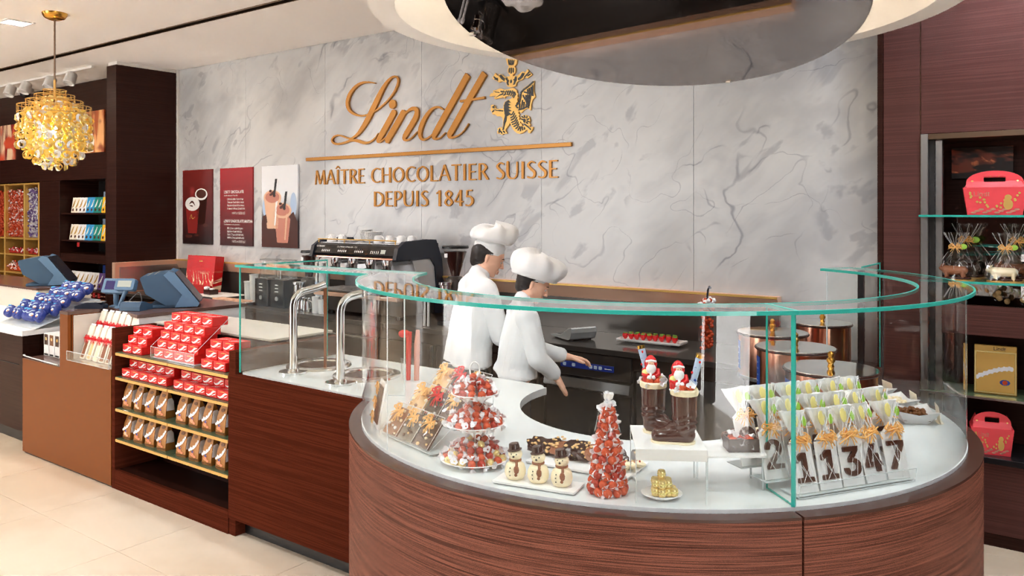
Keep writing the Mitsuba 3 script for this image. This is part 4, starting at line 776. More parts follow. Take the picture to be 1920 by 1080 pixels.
# ribboned white bars in the clear tray
rb = Proto()
rb.add('wrapper', box(-.034, .034, -.008, .008, 0, .235, .003), 'paper_cream', False)
rb.add('window', box(-.021, .021, -.0095, -.0075, .01, .125, .001), 'choco_milk', False, 'chocolate behind a clear window')
rb.add('flap', box(-.033, .033, -.002, .002, .236, .25, .001), 'card', False)
def bow(sz, mat_loops=None):
    ms = []
    for s_ in (-1, 1):
        for q, (w_, h_) in enumerate(((1.0, .42), (.72, .62), (.9, .18))):
            p = spline([(0, 0, 0), (s_ * .6 * w_ * sz, -.15 * sz, h_ * sz), (s_ * 1.05 * w_ * sz, -(.12 + .1 * q) * sz, (h_ - .32) * sz), (s_ * .5 * w_ * sz, -.1 * sz, (h_ * .3 - .28) * sz), (0, 0, 0)], 4); ms.append(tube(p, .065 * sz, 5))
        for q, (w_, h_) in enumerate(((.75, -.85), (.45, -1.05), (1.15, -.42))):
            ms.append(tube(spline([(0, 0, 0), (s_ * .55 * w_ * sz, -.16 * sz, h_ * .45 * sz), (s_ * w_ * sz, -.1 * sz, h_ * sz)], 4), .055 * sz, 4))
    ms.append(sph((0, -.08 * sz, 0), .17 * sz, 1)); return cat(ms)
rb.add('ribbon', cat([box(-.036, .036, -.0105, .0105, .137, .152, .001), xf(bow(.034), tr(0, -.012, .145))]), 'red_ribbon', 30, 'red ribbon bow')
rb2 = Proto(); rb2.p = [(k, d, l) if k != 'window' else (k, mikit.ply(box(-.021, .021, -.0095, -.0075, .01, .125, .001), 'nut', False), 'nutty chocolate behind a clear window') for k, d, l in rb.p]
rb3 = Proto(); rb3.p = [(k, d, l) if k != 'window' else (k, mikit.ply(box(-.021, .021, -.0095, -.0075, .01, .125, .001), 'choco_white', False), 'white chocolate behind a clear window') for k, d, l in rb.p]
for r_, (y, z) in enumerate(((2.735, .768), (2.82, .86))):
    for i in range(6):
        pr0 = (rb, rb2, rb3, rb)[(i + r_) % 4]
        pr0.stamp('ribboned_bar', f'white chocolate bar with red bow, {("front", "back")[r_]} row of the tray, {nth(i, 6)}', 'chocolate bar', at(-5.735 + .088 * i, y, z, rnd.uniform(-4, 4), rx=-18), 'ribboned bars in the tray')
t = thing('acrylic_tray', 'clear tray that holds the ribboned chocolate bars on the bronze counter', 'tray')
part(t, 'base', box(-5.788, -5.217, 2.658, 2.95, .767, .7685, 0), 'acrylic', False)
part(t, 'front_lip', box(-5.79, -5.215, 2.652, 2.6545, .767, .83, 0), 'acrylic', False)
part(t, 'edges', cat([box(-5.79, -5.215, 2.651, 2.6555, .829, .832, 0), box(-5.792, -5.788, 2.652, 2.656, .767, .832, 0), box(-5.217, -5.212, 2.652, 2.656, .767, .832, 0), box(-5.79, -5.215, 2.651, 2.656, .767, .770, 0)]), 'acrylic_edge', False)
part(t, 'step', box(-5.785, -5.22, 2.80, 2.95, .768, .858, .001), 'acrylic_edge', False)

# ================================================================ open shelf unit with red boxes and pouches
su = thing('shelf_unit', 'low dark wood shelf unit with glass shelves of red boxes and brown pouches', 'shelf')
part(su, 'side_board', box(-5.203, -5.165, 2.665, 2.955, 0, 1.038, .002), 'wood', False)
part(su, 'back_panel', box(-5.164, -3.932, 2.955, 2.985, 0, 1.03, .002), 'wood_dark', False)
part(su, 'base_panel', box(-5.164, -3.932, 2.665, 2.69, 0, .125, .002), 'wood', False)
part(su, 'base', box(-5.163, -3.933, 2.69, 2.954, .0, .122, 0), 'wood_dark', False)
part(su, 'top_rail', box(-5.203, -3.932, 2.956, 3.42, 1.031, 1.045, .002), 'cream_panel', False, 'pale top ledge behind the boxes')
part(su, 'rear_case', box(-5.20, -3.94, 2.99, 3.40, 0, 1.03, 0), 'wood_dark', False)
SZ = (.884, .727, .523, .326)
for z in SZ:
    for x0, x1 in ((-5.160, -4.551), (-4.546, -3.936)):
        sk = part(su, 'glass_shelf', box(x0, x1, 2.672, 2.952, z - .008, z, .001), 'shelf_glass', False, 'green edged glass shelf')
        part(sk, 'price_rail', box(x0, x1, 2.666, 2.6715, z - .020, z - .003, .001), 'gold_pale', False, 'pale price rail')
for x in (-4.74, -4.35): part(su, 'standard', box(x, x + .012, 2.948, 2.955, .33, 1.02, 0), 'steel', False)
# red box: wave logo and picture on the front
bx_ = Proto()
bx_.add('carton', box(-.042, .042, 0, .11, 0, .052, .0018), 'red_box', False)
bx_.add('wave_print', onwall(prism(unary_union([stroke([(-.037, .017, .003), (-.022, .011, .009), (-.002, .019, .012), (.016, .034, .011), (.036, .037, .003)]), stroke([(.006, .012, .002), (.022, .018, .005), (.035, .026, .002)])]), .0006), 0, 0, 0), 'ink_white', False, 'white wave print')
bx_.add('gold_print', onwall(prism(unary_union([stroke([(-.02, .042, .003), (0, .044, .004), (.02, .042, .003)])]), .0006), 0, 0, 0), 'gold_pale', False)
bx_.add('top_print', xf(prism(stroke([(-.03, .03, .004), (0, .05, .012), (.03, .08, .004)]), .0005), tr(0, 0, .052)), 'ink_white', False)
def redstack(x0, nx, y0, z0, rows, where, grp, dx=.086, dy=.035, sx=1.0):
    for r in range(rows):
        for i in range(nx):
            lab = f'red box {where}{", " + ("bottom", "second", "third", "fourth")[r] + " layer" if rows > 1 else ""}, {nth(i, nx)}'
            bx_.stamp('red_box', lab, 'box', at(x0 + dx * i, y0 + dy * r, z0 + .0526 * r, s=(sx, 1, 1)), grp)
redstack(-5.075, 2, 2.70, SZ[0] + .001, 3, 'left of the clear bin, top shelf', 'red boxes left of the clear bin', .118, .035, 1.34)
redstack(-4.727, 4, 2.715, SZ[0] + .0065, 4, 'in the clear bin, top shelf', 'red boxes in the clear bin', .112, .022, 1.28)
redstack(-4.727, 4, 2.832, SZ[0] + .0065 + .2104, 1, 'on top of the heap in the clear bin', 'red boxes in the clear bin', .112, .022, 1.28)
redstack(-4.19, 2, 2.70, SZ[0] + .001, 3, 'right of the clear bin, top shelf', 'red boxes right of the clear bin', .122, .03, 1.38)
redstack(-5.08, 5, 2.695, SZ[1] + .001, 2, 'on the left second shelf', 'red boxes on the second glass shelf', .106, .05, 1.22)
redstack(-4.475, 5, 2.695, SZ[1] + .001, 2, 'on the right second shelf', 'red boxes on the second glass shelf', .112, .05, 1.28)
t = thing('acrylic_bin', 'clear open bin around the middle heap of red boxes', 'bin')
part(t, 'panel', quad((-4.792, 2.70, SZ[0] + .001), (-4.318, 2.70, SZ[0] + .001), (-4.318, 2.70, SZ[0] + .07), (-4.792, 2.70, SZ[0] + .07)), 'acrylic', False)
part(t, 'panel', quad((-4.325, 2.70, SZ[0] + .001), (-4.325, 2.945, SZ[0] + .001), (-4.325, 2.945, SZ[0] + .26), (-4.325, 2.70, SZ[0] + .07)), 'acrylic', False)
part(t, 'floor', box(-4.792, -4.318, 2.70, 2.945, SZ[0] + .001, SZ[0] + .005, 0), 'acrylic_edge', False)
part(t, 'edges', cat([tube([(-4.792, 2.70, SZ[0] + .07), (-4.318, 2.70, SZ[0] + .07)], .0018, 5), tube([(-4.322, 2.70, SZ[0] + .004), (-4.322, 2.70, SZ[0] + .07), (-4.322, 2.945, SZ[0] + .262)], .0018, 5), tube([(-4.792, 2.70, SZ[0] + .004), (-4.792, 2.70, SZ[0] + .07), (-4.792, 2.945, SZ[0] + .262)], .0018, 5)]), 'acrylic_edge', False)
# brown pouch: gusseted bag, wave ribbon, window of truffles
def pouchmesh(w, d, h):
    n = 9; V = []
    prof = [(0, 1, 1), (.1, 1.02, 1.05), (.35, 1.0, .95), (.6, .94, .72), (.8, .82, .42), (.92, .72, .16), (1.0, .70, .08)]
    for t_, a, b in prof:
        for x, y in ((-1, -1), (-.5, -1.08), (.5, -1.08), (1, -1), (.9, 0), (1, 1), (0, 1.08), (-1, 1), (-.9, 0)): V.append((x * a * w, y * b * d, t_ * h))
    F = []
    for i in range(len(prof) - 1):
        for j in range(n): a, b = i * n + j, i * n + (j + 1) % n; F += [(a, b, b + n), (a, b + n, a + n)]
    V += [(0, 0, 0), (0, 0, h)]; c0, c1 = len(V) - 2, len(V) - 1; L_ = (len(prof) - 1) * n
    for j in range(n): F += [(c0, (j + 1) % n, j), (c1, L_ + j, L_ + (j + 1) % n)]
    return trimesh.Trimesh(np.array(V), np.array(F), process=False)
def pyf(z, d, h):                                                    # y of the pouch front at height z
    return -1.07 * d * np.interp(z / h, [0, .1, .35, .6, .8, .92, 1.0], [1, 1.05, .95, .72, .42, .16, .08])
def onpouch(poly, d, h, off=.0015):
    m = prism(poly, .0008); m = m.subdivide().subdivide() if len(m.faces) < 300 else m; v = np.array(m.vertices)
    return trimesh.Trimesh(np.stack([v[:, 0], pyf(v[:, 1], d, h) - off - v[:, 2], v[:, 1]], 1), m.faces, process=False)
PW, PD, PH = .042, .033, .168
pp = Proto()
pp.add('bag', pouchmesh(PW, PD, PH), 'pouch_gold', 25)
pp.add('ribbon_print', onpouch(unary_union([ell(x, z, .0085, .0078) for x, z in ((-.036, .058), (-.026, .064), (-.015, .068), (-.004, .074), (.006, .082), (.015, .092), (.022, .103), (.027, .114))] + [ell(x, z + .009, .006, .006) for x, z in ((-.026, .064), (-.004, .074), (.015, .092))]), PD, PH), 'ink_white', 30, 'pale wave of printed sweets')
pp.add('truffle_print', onpouch(unary_union([ell(-.010, .036, .016, .011), ell(.012, .026, .012, .007), sbox(-.003, .03, .003, .058)]), PD, PH), 'copper', 30)
pp.add('foil_print', onpouch(ell(-.006, .052, .010, .008), PD, PH), 'blue_navy', 30)
pp.add('badge', onpouch(ell(0, .136, .016, .009), PD, PH), 'pouch_brown', 30)
pp.add('side_window', xf(prism(Polygon([(-.030, .048), (.026, .044), (.022, .10), (.006, .122), (-.020, .118)]).simplify(.001), .001), tr(PW * 1.035, 0, 0) @ np.array([[0, 0, 1, .001], [1, 0, 0, 0], [0, 1, 0, 0], [0, 0, 0, 1.0]]) @ rot(0)), 'card', False, 'white side label')
pp.add('base_print', onpouch(sbox(-.040, .006, .040, .016), PD, PH), 'pouch_brown', 30)
for s_, (z, nm) in enumerate(((SZ[2], 'third'), (SZ[3], 'lowest'))):
    for i in range(8):
        x = (-5.085 + .135 * i) if i < 4 else (-4.465 + .135 * (i - 4))
        pp.stamp('chocolate_pouch', f'brown gold chocolate pouch on the {nm} glass shelf, {nth(i, 8)}', 'pouch', at(x, 2.735, z + .001, rnd.uniform(1, 8)), f'pouches on the {nm} glass shelf')
# ================================================================ on and under the back counter (top z = .92)
BZ = .921
em = thing('espresso_machine', 'wide black and chrome espresso machine on the back counter', 'coffee machine')
part(em, 'base', box(-5.43, -4.48, 4.60, 5.03, .955, 1.12, .006), 'steel_dark', False)
for x in (-5.36, -4.55):
    for y in (4.65, 4.98): part(em, 'foot', cyl((x, y, BZ), (x, y, .957), .028, n=14), 'black')
part(em, 'drip_tray', box(-5.44, -4.47, 4.53, 4.86, 1.12, 1.135, .003), 'steel_dark', False)
for i in range(12): part(em, 'tray_slat', box(-5.42, -4.49, 4.54 + .026 * i, 4.553 + .026 * i, 1.135, 1.143, .001), 'steel', False)
part(em, 'copper_skirt', box(-5.45, -4.46, 4.525, 4.60, 1.085, 1.118, .003), 'copper_ledge', False, 'copper toned skirt')
part(em, 'back_body', box(-5.43, -4.48, 4.86, 5.03, 1.12, 1.44, .004), 'steel', False)
YZX = lambda x0: np.array([[0, 0, 1, x0], [1, 0, 0, 0], [0, 1, 0, 0], [0, 0, 0, 1.0]])
hd = Polygon([(4.525, 1.425), (4.515, 1.445), (4.545, 1.515), (4.57, 1.53), (5.03, 1.53), (5.03, 1.425)])
part(em, 'head', xf(prism(hd, .955), YZX(-5.432)), 'black_gloss', False, 'glossy black control head')
part(em, 'trim', box(-5.445, -4.47, 4.520, 4.56, 1.407, 1.424, .004), 'copper', False, 'copper trim strip')
side = Polygon([(4.50, 1.415), (4.525, 1.50), (4.60, 1.548), (4.85, 1.562), (4.96, 1.556), (5.03, 1.40), (5.06, 1.10), (5.055, .96), (4.985, .96), (4.98, 1.22), (4.955, 1.36), (4.90, 1.415)]).buffer(.008).buffer(-.002)
for x in (-5.468, -4.478): part(em, 'side_cover', xf(prism(side, .038), YZX(x)), 'plastic_navy', False, 'curved black side cover')
part(em, 'side_window', xf(prism(Polygon([(4.70, 1.40), (4.90, 1.41), (4.955, 1.34), (4.975, 1.16), (4.93, 1.14), (4.80, 1.16)]), .006), YZX(-4.462)), 'frosted', False, 'pale translucent panel')
part(em, 'cup_rail', cat([tube([(-5.43, 4.56, 1.56), (-4.50, 4.56, 1.56)], .005, 6)] + [cyl((x, 4.56, 1.53), (x, 4.56, 1.56), .004, n=6) for x in (-5.42, -5.1, -4.8, -4.51)]), 'gold_pale')
part(em, 'cup_tray', box(-5.42, -4.49, 4.58, 5.02, 1.530, 1.534, 0), 'steel', False)
FN = trimesh.geometry.align_vectors([0, 0, 1], [0, -.92, .40]); FN[:3, :3] = np.array([[1, 0, 0], [0, .4, -.92], [0, .92, .4]]).T.T
def onhead(m, x, s): # flat print on the sloping control face; s = 0 bottom .. 1 top
    p0, p1 = np.array([x, 4.5135, 1.445]), np.array([x, 4.5435, 1.515]); u = (p1 - p0) / np.linalg.norm(p1 - p0); nrm = np.array([0, -u[2], u[1]])
    M = np.eye(4); M[:3, 0] = (1, 0, 0); M[:3, 1] = u; M[:3, 2] = nrm; M[:3, 3] = p0 + (p1 - p0) * s + nrm * .0004; return xf(m, M)
for g in range(3):
    for i in range(5):
        x = -5.33 + .20 * g + .022 * i
        part(em, 'button', onhead(prism(ell(0, 0, .006, .011), .002), x, .30), 'white_gloss', False)
        part(em, 'indicator', onhead(prism(ell(0, 0, .002, .002), .001), x, .56), 'straw_red' if i > 3 else 'white_gloss', False)
for i in range(5): part(em, 'button', onhead(prism(sbox(-.004, -.012, .004, .012), .002), -4.745 + .021 * i, .28), 'white_gloss', False)
part(em, 'display', onhead(prism(sbox(0, -.014, .052, .020), .002), -4.635, .34), 'screen_gray', False, 'small pale display')
part(em, 'text', onhead(text('Eccellenza Italiana dal 1912', .013, .0005), -5.16, .72), 'ink_white', False)
part(em, 'text', onhead(text('La Cimbali', .015, .0005, True), -5.42, .72), 'ink_white', False)
for i, x in enumerate((-5.27, -5.06, -4.85, -4.66)):
    g = part(em, 'brew_group', cat([lathe([(0, 1.405), (.042, 1.405), (.044, 1.36), (.036, 1.345), (.036, 1.315), (.030, 1.30), (0, 1.30)], 20, c=(x, 4.62, 0)), cyl((x, 4.62, 1.38), (x, 4.86, 1.38), .03, n=12)]), 'chrome', 40, 'chrome brew group')
    part(g, 'handle', tube([(x, 4.58, 1.325), (x + .005, 4.52, 1.315), (x + .008, 4.44, 1.30)], [.009, .012, .014], 8), 'black', 30, 'black portafilter handle')
    part(g, 'spout', cat([tube([(x, 4.62, 1.30), (x - .012, 4.62, 1.285), (x - .014, 4.62, 1.27)], .006, 6), tube([(x, 4.62, 1.30), (x + .012, 4.62, 1.285), (x + .014, 4.62, 1.27)], .006, 6)]), 'chrome')
for x in (-5.38, -4.55): part(em, 'steam_wand', tube(spline([(x, 4.56, 1.41), (x, 4.52, 1.38), (x + .01, 4.51, 1.28), (x + .02, 4.50, 1.19)], 5), .006, 8), 'chrome')
def plate_stack(x, y, z, r, n, h, label):
    for i in range(n):
        k = solid('plate', lathe([(0, 0), (r * .55, 0), (r * .6, .003), (r, h * .75), (r * .985, h * .75 + .003), (r * .55, .006), (0, .006)], 28, c=(x, y, z + h * .62 * i)), 'white_cup', label + f', {ORD[i] if i < n - 1 else "topmost"}{" from the bottom" if i < n - 1 else ""}', 'plate', 'white plates on the espresso machine')
plate_stack(-4.925, 4.73, 1.536, .080, 9, .015, 'white saucer in the wider stack')
plate_stack(-5.20, 4.90, 1.536, .056, 11, .014, 'small white saucer in the tall stack')
cup = Proto(); cup.add('bowl', lathe([(.040, 0), (.042, .004), (.035, .05), (.024, .062), (0, .062), (0, .058), (.022, .058), (.034, .01), (.038, 0)], 22), 'white_cup', 30)
cup.add('handle', tube(spline([(.037, 0, .015), (.058, 0, .02), (.058, 0, .042), (.033, 0, .05)], 5), .005, 6), 'white_cup')
for i, (x, y) in enumerate(((-4.80, 4.66), (-4.71, 4.70), (-4.62, 4.74), (-4.54, 4.78), (-5.37, 4.66), (-5.28, 4.70))):
    cup.stamp('cup', f'upturned white cup on the espresso machine, {("right group, " + nth(i, 4)) if i < 4 else ("left group, " + ("left" if i == 4 else "right"))}', 'cup', at(x, y, 1.535, 40 * i), 'white cups on the espresso machine')
for i, x in enumerate((-5.20, -5.09)):
    solid('dish', lathe([(0, 0), (.03, 0), (.055, .014), (.053, .016), (.028, .004), (0, .004)], 22, c=(x, 4.65, 1.536)), 'white_cup', f'low white dish on the espresso machine rail, {("left", "right")[i]}', 'dish')
def grinder(x, y, s, label, zt):
    t = thing('coffee_grinder', label, 'coffee grinder')
    part(t, 'base', box(x - .085, x + .085, y - .12, y + .12, BZ, .95, .008), 'black', False)
    part(t, 'body', lathe([(0, .95), (.075, .95), (.07, 1.05), (.075, zt - .26), (.05, zt - .24), (0, zt - .24)], 22, c=(x, y, 0)), 'steel_dark', 30)
    part(t, 'doser', lathe([(0, zt - .40), (.05, zt - .40), (.052, zt - .36), (.045, zt - .355), (.045, zt - .30), (.055, zt - .295), (.055, zt - .275), (0, zt - .27)], 20, c=(x + .0, y - .115, 0)), 'chrome', 30, 'chrome doser')
    part(t, 'fork', tube([(x, y - .06, zt - .45), (x, y - .15, zt - .45)], .008, 8), 'chrome')
    part(t, 'beans', lathe([(0, zt - .235), (.03, zt - .235), (.088 * s, zt - .045), (0, zt - .04)], 24, c=(x, y, 0)), 'choco_dark', 30, 'dark coffee beans')
    part(t, 'hopper', lathe([(.034, zt - .24), (.098 * s, zt - .02)], 24, c=(x, y, 0)), 'acrylic', True, 'clear hopper')
    part(t, 'lid', lathe([(0, zt), (.098 * s, zt), (.104 * s, zt - .008), (.104 * s, zt - .02), (.094 * s, zt - .022), (0, zt - .022)], 28, c=(x, y, 0)), 'black', 30, 'black lid')
    part(t, 'label', cbox((x - .02, y - .088 * s, zt - .075), (.032, .004, .032), .001), 'card', False, 'white label')
    return t
grinder(-4.06, 4.76, 1.0, 'tall coffee grinder with a hopper of dark beans, right of the espresso machine', 1.53)
grinder(-5.74, 4.72, .72, 'smaller coffee grinder with a dark hopper, left of the espresso machine', 1.445)
for i, x in enumerate((-4.19, -4.15)):
    t = solid('barista_brush', cat([cyl((x, 4.55, BZ), (x + .005, 4.55, 1.18), .010, n=8), sph((x + .006, 4.55, 1.20), .018, 1, (1, 1, 2))]), 'white_gloss', f'white handled brush beside the right coffee grinder, {("left", "right")[i]}', 'brush')
for i, x in enumerate((-6.28, -6.05)):
    t = thing('blender', f'black blender with a clear dome behind the straight glass guard, {("left", "right")[i]}', 'blender')
    part(t, 'base', prism(sbox(x - .085, 4.62, x + .085, 4.80).buffer(.015), .25).apply_translation((0, 0, BZ)), 'black_gloss', False)
    part(t, 'jar', lathe([(.05, 1.175), (.075, 1.33), (.078, 1.34)], 20, c=(x, 4.71, 0)), 'acrylic', True, 'clear jar')
    part(t, 'dome', lathe([(.095, 1.18), (.098, 1.34), (.085, 1.385), (.05, 1.40), (0, 1.402)], 24, c=(x, 4.71, 0)), 'acrylic', True, 'clear dome')
    part(t, 'dome_rim', cat([torus(x, 4.71, 1.18, .097, .004, 24), torus(x, 4.71, 1.345, .097, .003, 24)]), 'plastic_gray')
    part(t, 'dial', cat([cyl((x, 4.607, 1.0), (x, 4.597, 1.0), .02, n=14)]), 'steel', 30, 'steel dial')
    part(t, 'scale_print', cat([box(x - .03, x + .02, 4.604, 4.6055, 1.06 + .03 * q, 1.068 + .03 * q, 0) for q in range(3)]), 'ink_white', False)
for i, (x, h) in enumerate(((-6.66, .20), (-6.575, .27), (-6.49, .22))):
    solid('cup_stack', lathe([(0, 0), (.034, 0), (.041, h), (.043, h), (.043, h - .006), (.038, h - .01), (0, h - .01)] , 20, c=(x, 4.74, BZ)), 'white_cup', f'stack of white paper cups by the blenders, {nth(i, 3)}', 'paper cups')
t = thing('milk_jug', 'frosted milk jug with a blue print behind the first fountain tap', 'jug')
part(t, 'body', lathe([(0, 0), (.06, 0), (.062, .30), (.05, .36), (.03, .39), (.03, .42), (0, .42)], 22, c=(-5.54, 4.70, BZ)), 'frosted', 30); part(t, 'label', lathe([(.063, .14), (.0635, .26)], 8, -2.6, -.6, (-5.54, 4.70, BZ)), 'ink_blue', True)
for i, x in enumerate((-5.66, -5.58)):
    t = thing('steel_pitcher', f'small shiny steel pitcher on the back counter, {("left", "right")[i]}', 'pitcher')
    part(t, 'body', lathe([(0, 0), (.042, 0), (.044, .03), (.032, .09), (.036, .12), (.033, .12), (.029, .09), (.04, .03), (0, .006)], 22, c=(x, 4.56, BZ)), 'chrome', 40)
    part(t, 'handle', tube(spline([(x + .034, 4.56, BZ + .10), (x + .065, 4.56, BZ + .09), (x + .06, 4.56, BZ + .04), (x + .042, 4.56, BZ + .03)], 5), .004, 6), 'chrome')
for i, x in enumerate((-5.47, -5.39)):
    solid('cup_stack', lathe([(0, 0), (.030, 0), (.036, .13 - .02 * i), (.036, .14 - .02 * i), (0, .135 - .02 * i)], 20, c=(x, 4.57, BZ)), 'card', f'short stack of white cups beside the steel pitchers, {("left", "right")[i]}', 'paper cups')
# baking trays, red gift display, cake
def tray(x0, x1, y0, y1, label):
    t = thing('baking_tray', label, 'tray')
    part(t, 'sheet', box(x0, x1, y0, y1, BZ, BZ + .004, .001), 'steel', False)
    part(t, 'rim', cat([box(x0, x1, y0, y0 + .008, BZ + .004, BZ + .026, .002), box(x0, x1, y1 - .008, y1, BZ + .004, BZ + .026, .002), box(x0, x0 + .008, y0 + .008, y1 - .008, BZ + .004, BZ + .026, .002), box(x1 - .008, x1, y0 + .008, y1 - .008, BZ + .004, BZ + .026, .002)]), 'steel', False)
    part(t, 'cover', box(x0 + .01, x1 - .01, y0 + .01, y1 - .01, BZ + .022, BZ + .025, .001), 'white_paint', False, 'pale cover')
tray(-8.05, -7.56, 4.60, 4.78, 'pale covered baking tray in front of the red display')
tray(-7.52, -6.98, 4.62, 5.0, 'pale covered baking tray left of the glass guard')
tray(-6.94, -6.40, 4.50, 4.66, 'tray of small pink sweets behind the left end of the glass guard')
k = solid('pink_sweets', cat([sph((-6.92 + .022 * i + rnd.uniform(-.004, .004), 4.53 + .03 * j, BZ + .034), .010, 1, (1, 1, .8)) for i in range(23) for j in range(4)]), 'ink_cream', 'small pink sweets spread on the baking tray', 'sweets'); labels[k]['kind'] = 'stuff'
t = thing('cake_slice', 'dark cake slice with white cream on the left baking tray', 'cake')
part(t, 'cake', box(-7.42, -7.30, 4.74, 4.84, BZ + .026, BZ + .075, .006), 'choco_dark', False); part(t, 'cream', rock((-7.40, 4.77, BZ + .088), .03, 4, .3, 2, (1, 1, .7)), 'card', True)
part(t, 'cream_top', rock((-7.34, 4.79, BZ + .078), .024, 9, .3, 2, (1.4, 1, .5)), 'card', True); part(t, 'plate', box(-7.46, -7.26, 4.71, 4.87, BZ + .0255, BZ + .0258, 0), 'white_gloss', False)
def _splash(p, n, uv):
    t = dr.clip((p.z - .95) / .37, 0, 1)
    g = dr.abs(fbm(p.x * 26 + p.z * 10, p.z * 9, 2.0, 4) - .5)
    k = (1 - smoothstep(.02, .075, g)) * smoothstep(.62, .35, t) * smoothstep(.0, .1, t)
    return mix(rgb8(196, 26, 30), rgb8(250, 226, 190), k)
pbr('splash_print', proc(_splash), .4)
t = thing('gift_display', 'upright red gift display with a cream splash print on the back counter', 'display')
part(t, 'panel', xf(box(-.23, .23, 0, .11, .0, .375, .002), at(-7.70, 4.86, BZ + .032, 4, rx=-7)), 'splash_print', False)
part(t, 'shelf_box', box(-7.96, -7.44, 4.79, 4.86, BZ, BZ + .10, .002), 'red_deep', False)
part(t, 'logo', xf(onwall(text('Lindt', .016, .0006, True, center=True), 0, -.0006, .31), at(-7.70, 4.86, BZ + .032, 4, rx=-7)), 'gold_pale', False)
for i in range(6): part(t, 'figure', lathe([(0, 0), (.016, 0), (.019, .02), (.012, .042), (.013, .055), (0, .065)], 12, c=(-7.90 + .055 * i, 4.775, BZ + .001)), 'gold_foil', 30, 'gold foil figure')
# scale, strawberries
t = thing('kitchen_scale', 'grey wedge shaped scale with a tilted display on the back counter', 'scale')
Ms = at(-2.96, 4.72, BZ, -28)
part(t, 'body', xf(prism(Polygon([(-.13, .015), (.0, .02), (.10, .075), (.135, .085), (.14, .06), (.12, .02), (.10, .012)]).buffer(.006), .20), Ms @ np.array([[1, 0, 0, 0], [0, 0, -1, .10], [0, 1, 0, 0], [0, 0, 0, 1.0]])), 'plastic_gray', False)
part(t, 'top_cover', xf(prism(Polygon([(.0, .030), (.10, .084), (.14, .092), (.145, .083), (.105, .072), (.0, .018)]), .19), Ms @ np.array([[1, 0, 0, 0], [0, 0, -1, .095], [0, 1, 0, .002], [0, 0, 0, 1.0]])), 'white_gloss', False, 'white display cover')
part(t, 'keypad', xf(box(-.115, -.01, -.07, .07, .0265, .029, .001), Ms), 'black_gloss', False, 'dark keypad')
for x, y in ((-.11, -.07), (-.11, .07), (.10, -.07), (.10, .07)): part(t, 'foot', xf(cyl((x, y, 0), (x, y, .012), .012, n=10), Ms), 'black')
t = thing('strawberry_plate', 'long white plate under the strawberries', 'plate')
part(t, 'dish', xf(cat([box(-.22, .22, -.075, .075, 0, .006, .003), box(-.22, .22, -.078, -.072, .004, .016, .002), box(-.22, .22, .072, .078, .004, .016, .002), box(-.223, -.217, -.075, .075, .004, .016, .002), box(.217, .223, -.075, .075, .004, .016, .002)]), at(-2.42, 4.83, BZ + .012, 4)), 'white_gloss', False)
part(t, 'foot', xf(box(-.15, .15, -.04, .04, 0, .013, .002), at(-2.42, 4.83, BZ, 4)), 'white_gloss', False)
sb = Proto(); sb.add('berry', lathe([(0, 0), (.008, .003), (.017, .016), (.0195, .028), (.015, .038), (0, .041)], 14), 'straw_red', 40)
sb.add('leaves', cat([sph((.009 * math.cos(a), .009 * math.sin(a), .041), .008, 1, (1, 1, .35)) for a in np.arange(5) * 1.257]), 'leaf', 30, 'green leaves')
for i in range(17):
    r_ = i // 9; j = i % 9
    sb.stamp('strawberry', f'strawberry on the long white plate, {("front", "back")[r_]} row, {nth(j, 9 if r_ == 0 else 8)}', 'strawberry', at(-2.60 + .043 * j + .02 * r_, 4.80 + .055 * r_ + .004 * j, BZ + .019, 50 * i, rx=rnd.uniform(-12, 12), s=1.0), 'strawberries on the plate')
# dishwasher
dw = thing('dishwasher', 'dark steel undercounter dishwasher with a blue control strip', 'dishwasher')
part(dw, 'body', box(-3.02, -2.38, 4.50, 5.06, .03, .878, .004), 'steel_dark', False)
part(dw, 'control_panel', box(-3.02, -2.38, 4.47, 4.50, .725, .878, .004), 'steel_dark', False)
part(dw, 'control_strip', box(-2.90, -2.50, 4.466, 4.471, .775, .815, .002), 'blue_navy', False, 'navy control strip')
for i, x in enumerate((-2.88, -2.81, -2.68, -2.645, -2.61)): part(dw, 'button', box(x, x + .024, 4.464, 4.467, .785, .806, .001), 'ink_blue', False)
part(dw, 'print', box(-2.565, -2.515, 4.4645, 4.467, .792, .796, 0), 'ink_white', False)
part(dw, 'handle', xf(prism([(4.50, .72), (4.452, .712), (4.44, .655), (4.47, .64), (4.50, .64)], .64), YZX(-3.02)), 'steel', False, 'wide steel handle')
part(dw, 'logo', xf(text('Electrolux', .030, .001), tr(-2.80, 4.4455, .672) @ rot(-12, (1, 0, 0)) @ XZ), 'black', False)
part(dw, 'logo_mark', xf(prism(sbox(0, 0, .028, .03).difference(Polygon([(.005, .004), (.023, .004), (.014, .013)])).difference(Polygon([(.005, .026), (.023, .026), (.014, .017)])), .001), tr(-2.838, 4.4455, .672) @ rot(-12, (1, 0, 0)) @ XZ), 'black', False)
part(dw, 'door', box(-3.015, -2.385, 4.475, 4.50, .09, .635, .005), 'black_gloss', False, 'dark glossy door')
for x in (-2.97, -2.43):
    for y in (4.55, 5.0): part(dw, 'foot', cyl((x, y, 0), (x, y, .031), .022, n=10), 'black')
# small cabinet with a pot at the end, by the right wall
t = thing('end_cabinet', 'low wood cabinet in the corner behind the glass screen', 'cabinet')
part(t, 'body', box(-1.62, -1.09, 4.66, 5.12, 0, .875, .003), 'wood', False); part(t, 'top', box(-1.63, -1.08, 4.65, 5.124, .876, .90, .002), 'counter_top', False)
